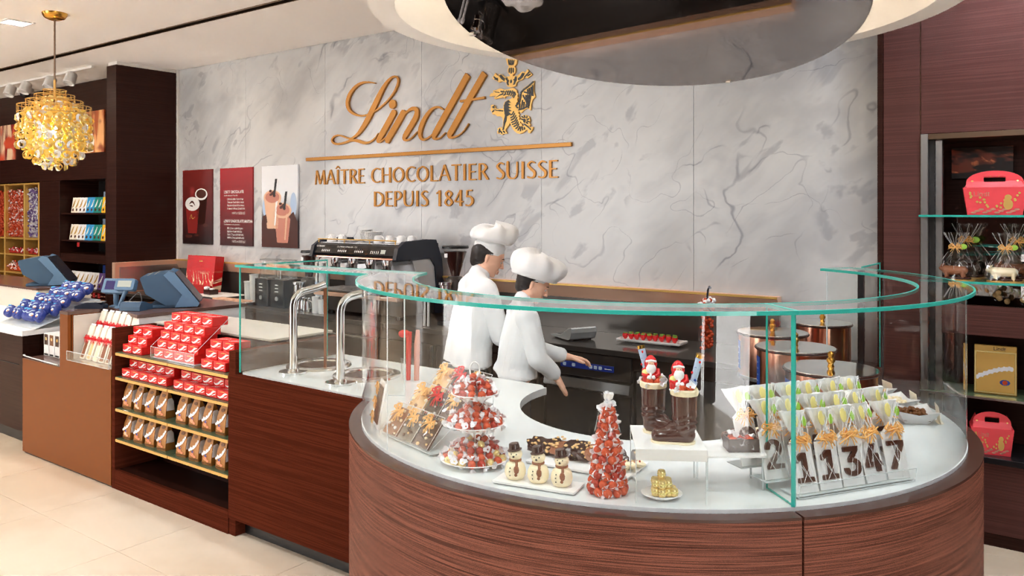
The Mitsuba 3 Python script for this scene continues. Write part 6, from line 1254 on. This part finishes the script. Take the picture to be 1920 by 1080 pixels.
# ------------------------------------------------ boots on the clear riser
rz_ = math.degrees(math.atan2(.112, .181)); RO = np.array([-1.156, 2.200])
rs_ = thing('riser', 'white topped clear riser under the chocolate boots', 'stand'); M = at(*RO, 0, rz_)
part(rs_, 'top', xf(box(0, .215, 0, .27, 1.069, 1.075, .001), M), 'white_gloss', False)
part(rs_, 'skirt', xf(box(0, .215, -.004, -.0005, 1.040, 1.075, .001), M), 'white_gloss', False)
for x in (.002, .213): part(rs_, 'leg_pane', xf(quad((x, .005, WZ), (x, .26, WZ), (x, .26, 1.068), (x, .005, 1.068)), M), 'acrylic', False)
for x, y in ((.002, .005), (.213, .005), (.002, .26), (.213, .26)): part(rs_, 'leg_edge', xf(cyl((x, y, WZ), (x, y, 1.068), .0016, n=6), M), 'acrylic_edge')
def boot(seed):
    p = Proto()
    m = body([[((0, 0, .055), .037), ((0, 0, .150), .040)], [((0, 0, .035), .031), ((0, 0, .06), .037)], [((-.004, 0, .026), .030), ((.045, 0, .022), .028), ((.078, 0, .020), .024)], [((.02, 0, .045), .026), ((.05, 0, .026), .026)]], .006, 10)
    v = np.array(m.vertices); v[:, 2] = np.maximum(v[:, 2], .004)
    cr = np.exp(-((v[:, 2] - .066) / .020) ** 2); an = np.arctan2(v[:, 1], v[:, 0])
    dn = .0035 * cr * np.sin(v[:, 2] * 330 + 1.5 * np.cos(an + seed) + 2 * np.sin(an * 2)); v = v + np.array(m.vertex_normals) * dn[:, None]
    v = v[:, :] ; top = v[:, 2] > .158; v[top, 2] = .158
    p.add('boot', trimesh.Trimesh(v, m.faces, process=False), 'choco_boot', True)
    p.add('cuff', lathe([(.036, .150), (.0425, .150), (.044, .154), (.044, .166), (.041, .170), (.036, .170), (.034, .160), (0, .160)], 28), 'choco_white', 30, 'cream cuff')
    p.add('sole', xf(prism(unary_union([Point(0, 0).buffer(.034, 20), Point(.076, 0).buffer(.027, 20), sbox(0, -.028, .076, .028)]).buffer(.012).buffer(-.012), .006), np.eye(4)), 'choco_white', False, 'cream sole')
    return p
bp = boot(1)
B1 = at(-1.197, 2.402, 1.0755, -8, s=(1, 1, .98)); B2 = at(-1.062, 2.345, 1.0755, 208, s=(1, 1, 1.0))
bp.stamp('chocolate_boot', 'dark chocolate boot standing farther back on the riser, toe to the right', 'boot', B1)
bp.stamp('chocolate_boot', 'dark chocolate boot nearer on the riser, toe to the left', 'boot', B2)
def santa(M, label):
    t = thing('chocolate_santa', label, 'santa figure')
    part(t, 'body', xf(lathe(spline([(.001, 0, 0), (.022, .002, 0), (.026, .02, 0), (.024, .042, 0), (.019, .058, 0), (.021, .068, 0), (.017, .084, 0), (.008, .095, 0), (.0005, .098, 0)], 4)[:, :2], 24), M), 'straw_red', True)
    part(t, 'face', xf(sph((0, -.015, .071), .011, 2, (1, .7, 1)), M), 'skin', True, 'rosy face')
    part(t, 'beard', xf(rock((0, -.019, .055), .015, 3, .2, 2, (1.1, .55, 1.15)), M), 'card', True, 'white beard')
    part(t, 'hat_trim', xf(tube([(-.016, -.010, .078), (0, -.020, .083), (.016, -.010, .078)], .0045, 6), M), 'card', True, 'white trim')
    part(t, 'coat_trim', xf(cat([tube([(0, -.024, .045), (-.004, -.027, .02), (0, -.024, .003)], .0045, 6), torus(0, 0, .006, .0235, .004, 24)]), M), 'card', True, 'white trim')
    for s in (-1, 1): part(t, 'sleeve', xf(tube([(s * .021, -.006, .052), (s * .024, -.018, .036), (s * .010, -.026, .030)], [.008, .008, .007], 7), M), 'straw_red', True); part(t, 'mitten', xf(sph((s * .008, -.028, .029), .007, 1), M), 'card', True)
    part(t, 'sack', xf(sph((-.019, -.016, .040), .011, 2, (1, .8, 1.2)), M), 'yellow_pale', True, 'yellow sack')
    for s in (-1, 1): part(t, 'eye', xf(sph((s * .004, -.0225, .073), .0013, 1), M), 'hair', True)
santa(B1 @ tr(-.006, -.006, .158) @ rot(8) @ rot(30), 'red foil santa in the farther chocolate boot')
santa(B2 @ rot(152) @ tr(-.018, -.008, .158) @ rot(36), 'red foil santa in the nearer chocolate boot')
def candy(M, label):
    t = thing('candy_tube', label, 'candy tube')
    part(t, 'tube', xf(tube([(0, 0, 0), (0, 0, .055), (0, 0, .115)], [.0085, .0105, .012], 14), M), 'ink_blue', 30); part(t, 'cap', xf(cyl((0, 0, .1155), (0, 0, .127), .0128, n=14), M), 'gold', 30, 'gold cap')
    for q in range(5): part(t, 'spot', xf(sph((.009 * math.cos(q * 2.1 - 1.6), -.0095, .025 + .02 * q), .0042, 1, (1, .4, 1)), M), ('straw_red', 'blue_label')[q % 2], True, 'coloured spot')
candy(B1 @ tr(-.022, .012, .158) @ rot(-17, (0, 1, 0)), 'patterned candy tube with a gold cap leaning in the farther boot')
candy(B2 @ rot(152) @ tr(.018, .006, .158) @ rot(15, (0, 1, 0)), 'patterned candy tube with a gold cap leaning in the nearer boot')
for nm, B, n in (('farther', B1, 6), ('nearer', B2 @ rot(152), 6)):
    for q in range(n): loose(TR[(0, 3, 0, 2, 4, 0)[q]], f'wrapped truffle in the cuff of the {nm} boot, {side8(math.cos(q * 1.05 - .4), math.sin(q * 1.05 - .4))} side', f'truffles in the {nm} boot', B @ tr(.024 * math.cos(q * 1.05 - .4), .024 * math.sin(q * 1.05 - .4), .172) @ randrot())
# ------------------------------------------------ golden truffle pyramid on an oval dish
GX, GY = -1.118, 2.300
t = thing('oval_dish', 'white oval dish under the pyramid of gold wrapped chocolates', 'dish')
part(t, 'dish', xf(lathe([(0, .001), (.036, .001), (.038, .003), (.058, .014), (.057, .017), (.036, .0065), (0, .006)], 36), at(GX, GY, WZ, rz_, s=(1.12, .95, 1))), 'white_cup', 40)
gt = Proto(); gt.add('chocolate', lathe(spline([(.0005, 0, 0), (.0095, .0005, 0), (.0125, .006, 0), (.0118, .012, 0), (.0125, .018, 0), (.010, .0245, 0), (.0005, .026, 0)], 3)[:, :2], 18), 'gold_foil', True); gt.add('band', torus(0, 0, .0125, .0118, .0022, 18, 6), 'yellow_pale', True, 'pale band')
pos = [(0, 0)] + [(.0235 * math.cos(a), .0235 * math.sin(a)) for a in np.arange(6) * np.pi / 3]
lay1 = pos + [(.042 * math.cos(a), .037 * math.sin(a)) for a in np.arange(10) * np.pi / 5 + .3]
q = 0
for L_, ps in enumerate((lay1[:11], pos, [(.0, .0)])):
    for x, y in ps:
        gt.stamp('gold_chocolate', f'gold wrapped chocolate, {("bottom", "middle", "top")[L_]} layer of the small pyramid, {"outer " if math.hypot(x, y) > .03 else ""}{"centre" if math.hypot(x, y) < .005 else side8(x, y)}', 'chocolate', at(GX + x * .93, GY + y * .93, WZ + .0085 + .0262 * L_, 37 * q), f'gold chocolates, {("bottom", "middle", "top")[L_]} layer'); q += 1
# ------------------------------------------------ board with a dark box, dish of truffles behind
t = thing('riser', 'low white board on clear legs beside the glass fin', 'stand'); BM = at(-.965, 2.425, 0, 38)
part(t, 'board', xf(prism(rrect(.20, .16, .015), .006), BM @ tr(.05, .11, 1.015)), 'white_gloss', False)
for x, y in ((-.04, .05), (.14, .05), (-.04, .17), (.14, .17)): part(t, 'leg', xf(box(x - .003, x + .003, y - .003, y + .003, WZ, 1.0145, 0), BM), 'acrylic_edge', False)
t = thing('chocolate_box_open', 'open dark chocolate box of red sweets on the low white board', 'box'); CM = BM @ tr(.085, .10, 1.0215)
part(t, 'tray', xf(cat([box(-.05, .05, -.035, .035, 0, .005, .001), box(-.05, .05, -.035, -.029, .005, .042, .002), box(-.05, .05, .029, .035, .005, .042, .002), box(-.05, -.044, -.029, .029, .005, .042, .002), box(.044, .05, -.029, .029, .005, .042, .002)]), CM), 'choco_dark', False)
for q in range(6): loose(TR[(0, 4, 0, 1, 2, 4)[q]], f'red wrapped truffle in the dark box, {("front", "back")[q // 3]} row, {nth(q % 3, 3)}', 'truffles in the dark box', CM @ tr(-.028 + .028 * (q % 3), -.012 + .026 * (q // 3), .030) @ randrot())
t = thing('glass_dish', 'flat clear dish of dark truffles and white coconut pieces', 'dish'); part(t, 'dish', lathe([(.09, WZ + .002), (.13, WZ + .022)], 32, c=(-1.06, 2.99, 0)), 'acrylic', True); part(t, 'rim', torus(-1.06, 2.99, WZ + .022, .13, .003, 36), 'acrylic_edge')
for q in range(26):
    a, r = q * 2.4, .112 * math.sqrt((q + .5) / 26); w = q % 5 in (1, 3)
    solid('nut_truffle' if not w else 'coconut_cluster', rock((-1.06 + r * math.cos(a), 2.99 + r * math.sin(a), WZ + .034 + .022 * (1 - r / .112)), .021, q, .35 if w else .22, 2), 'choco_white' if w else 'choco', f'{"white coconut cluster" if w else "dark rough truffle"} on the flat clear dish, {"inner" if r < .06 else "outer"} {side8(math.cos(a), math.sin(a))}', 'chocolate', 'coconut clusters on the clear dish' if w else 'rough truffles on the clear dish')
# ------------------------------------------------ numbered cards in clear bags on the rack (right)
cardm = box(-.043, .043, -.002, .002, 0, .150, .001)
def bagtop(seed):
    m = crumple([(.030, .0), (.010, .018), (.020, .040), (.040, .075), (.050, .100)], 16, seed, .22); v = np.array(m.vertices); v[:, 1] *= .42; v[:, 2] += .148
    return trimesh.Trimesh(v, m.faces, process=False)
NB = {}
def numbag(d):
    if d in NB: return NB[d]
    p = Proto(); p.add('card', cardm, 'card', False)
    tm = text(d, .085, .009, True, 1.05, True); p.add('numeral', xf(tm, tr(0, -.0025, .034) @ XZ), 'choco', False, 'chocolate numeral')
    rs = random.Random(ord(d)); n = 6; V = []; F = []
    for i in range(n):
        for j in range(n): V.append(((i / (n - 1) - .5) * .092, -.014 - .006 * rs.random(), j / (n - 1) * .15))
    for i in range(n - 1):
        for j in range(n - 1): a = i * n + j; F += [(a, a + n, a + n + 1), (a, a + n + 1, a + 1)]
    p.add('clear_bag', trimesh.Trimesh(np.array(V), np.array(F), process=False), 'cello', False, 'clear bag')
    p.add('bag_top', bagtop(ord(d)), 'cello', False, 'flared clear bag top')
    p.add('bag_back', xf(bagtop(ord(d) + 5), tr(0, .012, .004)), 'wrap_white', False, 'crumpled pale wrap')
    p.add('bow', xf(bow(.034), tr(0, -.012, .160)), 'raffia', 30, 'raffia bow'); hs = random.Random(ord(d)); p.add('raffia_strand', cat([tube(spline([(0, -.014, .160), (hs.uniform(-.03, .03), -.022, .160 + hs.uniform(-.01, .014)), (hs.uniform(-.055, .055), -.024, .155 + hs.uniform(-.035, .02))], 4), .0022, 4) for _ in range(7)]), 'raffia', 30); p.add('wrap_glint', cat([tube([(hs.uniform(-.03, .03), -.020, .172), (hs.uniform(-.045, .045), -.022, .245)], .0013, 4) for _ in range(9)] + [tube([(hs.uniform(-.042, .042), -.019, hs.uniform(.0, .06)), (hs.uniform(-.042, .042), -.019, hs.uniform(.08, .14))], .0009, 4) for _ in range(5)]), 'wrap_white', True, 'bright fold lines')
    p.add('sticker', xf(sph((0, 0, 0), .019, 2, (1, .18, 1.2)), tr(-.016, -.022, .222) @ rot(20)), 'yellow_pale', True, 'pale yellow sticker'); p.add('leaf', xf(sph((0, 0, 0), .013, 2, (.8, .18, 1.2)), tr(.020, -.020, .216)), 'lime', True, 'green sticker')
    NB[d] = p; return p
nu = np.array([.535, .845]); nv = np.array([-.845, .535]); na = math.degrees(math.atan2(nu[1], nu[0])); no = np.array([-.770, 2.532])
NR = [(.0, WZ + .010, '11347', 0), (.078, WZ + .036, '285613', -.055), (.156, WZ + .062, '907241', -.09)]
for r_, (dv, z, ds, off) in enumerate(NR):
    for i, d in enumerate(ds):
        c = no + nu * (.05 + off + .094 * i) + nv * (dv + .012)
        numbag(d).stamp('number_bag', f'bagged card with chocolate numeral {d}, {("front", "middle", "back")[r_]} row of the rack, {nth(i, len(ds))}', 'chocolate bag', at(c[0], c[1], z, na + rnd.uniform(-5, 5), rx=-15 + rnd.uniform(-3, 3)), 'number bags on the rack')
t = thing('number_rack', 'stepped clear rack of bagged number cards at the right of the display', 'rack'); M = at(no[0], no[1], 0, na)
for dv, z, ds, off in NR: part(t, 'step', xf(box(off, .48 + off * .2, dv + .0, dv + .08, z - .005, z - .002, 0), M), 'acrylic_edge', False)
part(t, 'lip', xf(quad((0, -.006, WZ + .002), (.48, -.006, WZ + .002), (.48, -.010, WZ + .045), (0, -.010, WZ + .045)), M), 'acrylic', False)
part(t, 'lip_edge', xf(tube([(0, -.006, WZ + .003), (0, -.010, WZ + .045), (.48, -.010, WZ + .045), (.48, -.006, WZ + .003), (0, -.006, WZ + .003)], .0015, 5), M), 'acrylic_edge', True)
# ------------------------------------------------ copper pots
def pot(x, y, r, h, z, a0, label):
    t = thing('copper_pot', label, 'pot')
    part(t, 'body', lathe([(0, z), (r * .97, z), (r, z + .004), (r, z + h - .016), (r * .985, z + h - .012), (0, z + h - .012)], 56, c=(x, y, 0)), 'copper', 40)
    part(t, 'base_ring', lathe([(r * 1.0, z + .001), (r * 1.02, z + .003), (r * 1.02, z + .020), (r, z + .022)], 56, c=(x, y, 0)), 'steel', 30)
    part(t, 'lid', lathe([(r * .98, z + h - .012), (r * 1.035, z + h - .010), (r * 1.04, z + h - .002), (r * 1.03, z + h + .002), (r * .6, z + h + .004), (0, z + h + .006)], 56, c=(x, y, 0)), 'lid_metal', 40, 'flat reflecting lid')
    part(t, 'lid_rim', torus(x, y, z + h - .006, r * 1.035, .0062, 56), 'choco_dark', True, 'dark rim')
    part(t, 'knob', lathe([(0, z + h + .005), (.014, z + h + .006), (.010, z + h + .018), (.017, z + h + .030), (.017, z + h + .038), (.009, z + h + .046), (.013, z + h + .054), (.013, z + h + .062), (.006, z + h + .070), (0, z + h + .071)], 20, c=(x, y, 0)), 'gold', 40, 'stacked gold knob')
    part(t, 'label', lathe([(r + .0012, z + .05), (r + .0012, z + h - .045)], 12, a0 - .36, a0 + .36, (x, y, 0)), 'blue_label', True, 'blue label')
    part(t, 'label_print', cat([lathe([(r + .002, z + .07 + .03 * q), (r + .002, z + .074 + .03 * q)], 8, a0 - .28, a0 + .24, (x, y, 0)) for q in range(4)]), 'ink_blue', True)
pot(-.925, 3.49, .180, .238, WZ, -2.6, 'nearest copper pot with a flat lid and gold knob, behind the number bags')
pot(-1.21, 3.945, .178, .236, WZ, -2.75, 'middle copper pot with a blue label, right of the glass fin')
pot(-1.44, 4.30, .175, .245, WZ, -2.8, 'farther copper pot, seen left of the middle pot')
pot(-1.335, 4.86, .155, .245, .901, -2.55, 'smallest copper pot in the far corner behind the glass screen')
# ------------------------------------------------ paper boats of nuts with name cards
for i, (an, r, m_, nm) in enumerate(((44, 1.10, 'nut', 'light nuts'), (33, 1.10, 'choco_white', 'white flakes'), (22, 1.12, 'pouch_brown', 'mixed seeds'))):
    x, y = CI[0] + r * math.cos(math.radians(an)), CI[1] + r * math.sin(math.radians(an)); M = at(x, y, WZ, an + 6)
    t = thing('paper_boat', f'white square bowl of {nm} at the right end of the display', 'bowl')
    hw, hb, h = .085, .045, .060
    V = np.array([(-hb, -hb, 0.0), (hb, -hb, 0), (hb, hb, 0), (-hb, hb, 0), (-hw, -hw, h), (hw, -hw, h), (hw, hw, h), (-hw, hw, h), (0, -hw * .9, h * .72), (hw * .9, 0, h * .72), (0, hw * .9, h * .72), (-hw * .9, 0, h * .72)])
    F = [(0, 2, 1), (0, 3, 2)]
    for a, b, c, d, e in ((0, 1, 4, 5, 8), (1, 2, 5, 6, 9), (2, 3, 6, 7, 10), (3, 0, 7, 4, 11)): F += [(a, b, e), (a, e, c), (b, d, e)]
    part(t, 'bowl', xf(trimesh.Trimesh(V + [0, 0, .0005], np.array(F), process=False), M), 'white_cup', False)
    k = part(t, 'filling', xf(cat([rock((rnd.uniform(-.05, .05), rnd.uniform(-.05, .05), .034 + rnd.uniform(0, .014)), .0085, q, .25, 1) for q in range(70)] + [box(-.056, .056, -.056, .056, .012, .034, .004)]), M), m_, True); labels[k] = {'kind': 'stuff', 'label': nm}
    t = thing('name_card', f'small cream name card standing behind the bowl of {nm}', 'card'); part(t, 'card', xf(box(-.045, .045, -.001, .001, .0, .075, .0005), M @ tr(.105, .0, .0) @ rot(80) @ rot(-8, (1, 0, 0)) @ tr(0, 0, .001)), 'paper_cream', False); part(t, 'foot', xf(box(-.03, .03, -.012, .012, 0, .002, 0), M @ tr(.105, 0, 0) @ rot(80)), 'paper_cream', False)
# ================================================================ niche with glass shelves in the right wood wall
nc = thing('wall_shelf', 'niche with glass shelves in the right wood wall', 'shelf')
part(nc, 'frame_top', box(-.80, 3, 4.985, 5.34, 2.196, 2.228, .002), 'bronze', False, 'bronze top frame')
part(nc, 'frame_side', box(-.838, -.80, 4.985, 5.02, .49, 2.228, .002), 'steel', False, 'brushed metal upright')
part(nc, 'shadow_gap', box(-.80, -.772, 5.02, 5.06, .49, 2.195, 0), 'void', False)
part(nc, 'post', box(-.772, -.735, 5.03, 5.07, .49, 2.195, .002), 'steel', False, 'brushed metal upright')
part(nc, 'back', box(-.80, 3, 5.325, 5.339, .49, 2.196, 0), 'wood_dark', False)
part(nc, 'side', box(-.838, -.802, 5.022, 5.33, .49, 2.196, 0), 'wood_dark', False)
part(nc, 'back_mirror', box(-.735, 2.9, 5.318, 5.324, 1.10, 1.77, 0), 'mirror', False, 'dark mirror back')
part(nc, 'base_top', box(-.90, 3, 4.95, 5.339, .455, .488, .003), 'black_gloss', False, 'glossy black ledge')
part(nc, 'base', box(-.842, 3, 5.0, 5.339, .07, .454, .002), 'wood_right', False)
part(nc, 'plinth', box(-.842, 3, 5.01, 5.33, 0, .068, 0), 'wood_dark', False)
part(nc, 'cross_panel', box(-.735, 3, 5.0, 5.05, 1.125, 1.285, .002), 'wood_right', False, 'wood cross panel')
for z, y0 in ((1.776, 4.94), (1.418, 4.94), (.80, 4.97)):
    sk = part(nc, 'glass_shelf', box(-.84, 3, y0, 5.315, z - .010, z, .001), 'shelf_glass', False, 'dark green edged glass shelf')
    part(sk, 'edge', box(-.84, 3, y0 - .003, y0, z - .011, z + .001, .0005), 'glass_edge' if z > 1.0 else 'steel', False)
def _chocpic(p, n, uv):
    g = fbm(p.x * 9 + p.z * 4, p.z * 22, 2.0, 3); h = fbm(p.x * 20, p.z * 30 + p.x * 10, 6.0, 3)
    return mix(mix(rgb8(24, 10, 8), rgb8(130, 58, 34), smoothstep(.42, .62, g)), rgb8(222, 134, 86), smoothstep(.58, .72, h) * smoothstep(.45, .6, g))
pbr('chocolate_picture', proc(_chocpic), .35)
t = thing('picture', 'dark picture of chocolate pieces at the top of the right niche', 'picture'); part(t, 'print', box(-.728, -.42, 5.300, 5.317, 1.985, 2.165, .001), 'chocolate_picture', False)
# red gift boxes with a scalloped handle
def giftbox(M, label, dots):
    t = thing('gift_box', label, 'box')
    w0, w1, d0, d1, h = .115, .135, .06, .075, .135
    V = np.array([(-w0, -d0, 0), (w0, -d0, 0), (w0, d0, 0), (-w0, d0, 0), (-w1, -d1, h), (w1, -d1, h), (w1, d1, h), (-w1, d1, h)])
    F = np.array([(0, 2, 1), (0, 3, 2), (0, 1, 5), (0, 5, 4), (1, 2, 6), (1, 6, 5), (2, 3, 7), (2, 7, 6), (3, 0, 4), (3, 4, 7), (4, 5, 6), (4, 6, 7)])
    part(t, 'carton', xf(trimesh.Trimesh(V, F, process=False), M), 'red_gift', False)
    arch = [(-.115, 0)] + [(.115 * math.cos(a), .028 + .050 * math.sin(a)) for a in np.linspace(np.pi, 0, 16)] + [(.115, 0)]
    fl = Polygon(arch).buffer(.006).difference(sbox(-.040, .036, .040, .052).buffer(.006))
    for s in (-1, 1): part(t, 'handle_flap', xf(prism(fl, .003), M @ tr(0, -d1 + .012 + .010 * (s + 1), h - .002) @ rot(-32 * (s < 0) + 2, (1, 0, 0)) @ XZ), 'red_gift', False, 'arched flap with a hand slot')
    for s in (-1, 1): part(t, 'side_flap', xf(prism(Polygon([(-.06, 0), (.06, 0), (.035, .055), (-.035, .055)]).buffer(.008), .003), M @ tr(s * (w1 - .006), 0, h) @ rot(90) @ rot(-28 * s, (1, 0, 0)) @ XZ), 'red_gift', False)
    def front(m, x, z): return xf(m, M @ tr(x, -d0 - (d1 - d0) * z / h - .001, z) @ rot(6.5, (1, 0, 0)) @ XZ)
    rs = random.Random(5)
    for q in range(26):
        x = rs.uniform(-.105, .105); z = .03 + .06 * abs(x) / .1 + rs.uniform(-.012, .02); part(t, 'gold_dot', front(prism(ell(0, 0, .0055, .0055), .0006), x, z), 'gold_pale', False)
    for q in range(8): part(t, 'gold_dot', xf(prism(ell(.1 * math.cos(.3 + .36 * q), .024 + .042 * math.sin(.3 + .36 * q), .005, .005), .0006), M @ tr(0, -d1 + .0105, h - .002) @ rot(-30, (1, 0, 0)) @ XZ @ tr(0, 0, .003)), 'gold_pale', False)
    for q in range(12): part(t, 'white_print', front(prism(ell(0, 0, .012, .005), .0006), -.09 + .0165 * q, .012 + .008 * (q % 3)), 'ink_pink', False)
    part(t, 'script', front(text('Lindt', .022, .0006, False, 1.0, True), -.055, .092), 'ink_pink', False)
    part(t, 'gold_patch', front(prism(unary_union([ell(0, 0, .020, .026), ell(0, .034, .015, .014)]), .0008), .055, .052), 'gold_pale', False, 'plain gold patch')
giftbox(at(-.49, 5.06, 1.7765, 8, s=1.10), 'pink red gift box with an arched handle on the upper glass shelf', 1)
giftbox(at(-.505, 5.06, .489, 12, s=(.74, .9, 1.06)), 'red gift box with an arched handle on the black ledge at the bottom', 2)
# cellophane bags with animals
def cellobag(M, kind, label):
    t = thing('cellophane_bag', label, 'gift bag'); mat = {'brown': 'choco_milk', 'white': 'choco_white', 'dark': 'choco_dark'}[kind]
    part(t, 'base', xf(prism(Polygon([(.088 * math.cos(a), .06 * math.sin(a)) for a in np.arange(24) * np.pi / 12]), .006), M), 'gold_pale', False)
    q = [[((-.045, 0, .052), .026), ((.035, 0, .052), .024)], [((-.045, 0, .056), .022), ((-.078, 0, .062), .014)], [((-.07, .012, .075), .006), ((-.062, .012, .085), .004)], [((-.07, -.012, .075), .006), ((-.062, -.012, .085), .004)]]
    for x in (-.045, .036):
        for y in (-.014, .014): q.append([((x, y, .04), .011), ((x, y, .014), .009)])
    part(t, 'animal', xf(body(q, .008, 8), M), mat, True, f'{kind} chocolate animal')
    k = part(t, 'shreds', xf(cat([rock((rnd.uniform(-.06, .06), rnd.uniform(-.04, .04), .012), .014, z_, .4, 1, (1.5, 1, .5)) for z_ in range(14)]), M), 'choco_dark', True); labels[k] = {'kind': 'stuff', 'label': 'dark filling'}
    sd = rnd.randrange(50)
    m = crumple([(.105, .002), (.100, .04), (.078, .10), (.040, .155), (.014, .182), (.030, .205), (.060, .245), (.066, .262)], 22, sd, .09); v = np.array(m.vertices); v[:, 1] *= .72
    part(t, 'wrap', xf(trimesh.Trimesh(v, m.faces, process=False), M), 'cello', False, 'clear cellophane')
    hl = []
    rs = random.Random(sd)
    for i in range(22):
        a = rs.uniform(0, 6.28); z0 = rs.uniform(.02, .14); r0 = np.interp(z0, [0, .04, .10, .155, .18], [.106, .101, .079, .041, .016]); z1 = z0 + rs.uniform(.015, .05); r1 = np.interp(z1, [0, .04, .10, .155, .182, .205], [.106, .101, .079, .041, .016, .03])
        b = a + rs.uniform(-.25, .25); hl.append(tube([(r0 * math.cos(a), .72 * r0 * math.sin(a), z0), (r1 * math.cos(b), .72 * r1 * math.sin(b), z1)], .0011, 4))
    for i in range(9):
        a = i * .7; hl.append(tube([(.016 * math.cos(a), .012 * math.sin(a), .185), (.05 * math.cos(a), .036 * math.sin(a), .235), (.064 * math.cos(a + .1), .046 * math.sin(a + .1), .262)], .0016, 4))
    part(t, 'wrap_fold', xf(cat(hl), M), 'silver_foil', True, 'bright folds')
    part(t, 'bow', xf(bow(.032), M @ tr(0, -.014, .182)), 'raffia', 30); part(t, 'green_tag', xf(sph((.04, -.012, .185), .017, 2, (1.1, .25, .9)), M), 'lime', True)
for i, (x, y, kd) in enumerate(((-.668, 5.03, 'brown'), (-.435, 5.03, 'white'), (-.215, 5.03, 'dark'))):
    cellobag(at(x, y, 1.4185, 10 * i - 8), kd, f'clear cellophane bag with a {kd} chocolate animal on the middle shelf, {("leftmost", "middle", "rightmost")[i]}')
for i, (x, y, kd) in enumerate(((-.64, 5.20, 'dark'), (-.40, 5.20, 'brown'))):
    cellobag(at(x, y, 1.4185, 20 * i, s=1.18), kd, f'taller cellophane bag at the back of the middle shelf, {("left", "right")[i]}')
# gold boxes
for i, x in enumerate((-.487, -.215)):
    t = thing('gold_box', f'flat upright gold box with a ribbon of print on the lower glass shelf, {("left", "right")[i]}', 'box'); M = at(x, 5.08, .8005, 4, rx=-6)
    part(t, 'carton', xf(box(-.10, .10, 0, .05, 0, .265, .003), M), 'foil_gold_box', False); part(t, 'border', xf(cat([box(-.098, -.090, -.006, 0, .006, .232, .001), box(.090, .098, -.006, 0, .006, .232, .001), box(-.09, .09, -.006, 0, .006, .013, .001), box(-.09, .09, -.006, 0, .224, .232, .001)]), M), 'gold_foil', False)
    part(t, 'front', xf(box(-.090, .090, -.004, .0, .013, .224, .001), M), 'foil_gold_box', False)
    part(t, 'ribbon_print', xf(onwall(prism(unary_union([ell(-.085 + .0115 * q, .088 + .055 * math.sin(.11 * q) + .004 * (q % 2), .009, .012) for q in range(15)]), .0008), 0, -.0042, 0), M), 'silver_foil', False, 'pale ribbon print')
    part(t, 'sweet_print', xf(onwall(prism(ell(.045, .068, .024, .015), .001), 0, -.0042, 0), M), 'blue_navy', False); part(t, 'sweet_core', xf(onwall(prism(ell(.045, .068, .012, .012), .0014), 0, -.0042, 0), M), 'red_foil', False)
    part(t, 'logo', xf(onwall(text('Lindt', .018, .0006, True, 1, True), 0.02, -.0002, .238), M), 'choco', False)
for i in range(3):
    t = thing('cello_cookie_bag', f'small clear bag of cookies behind the wood cross panel, {nth(i, 3)}', 'gift bag'); M = at(-.47 + .12 * i, 5.18, 1.2855)
    part(t, 'cookies', xf(cat([rock((rnd.uniform(-.03, .03), rnd.uniform(-.02, .02), .014 + .016 * q), .016, q, .2, 1) for q in range(4)]), M), 'nut', True); part(t, 'wrap', xf(crumple([(.045, .001), (.045, .05), (.012, .085), (.028, .11)], 16, i, .12), M), 'cello', False)
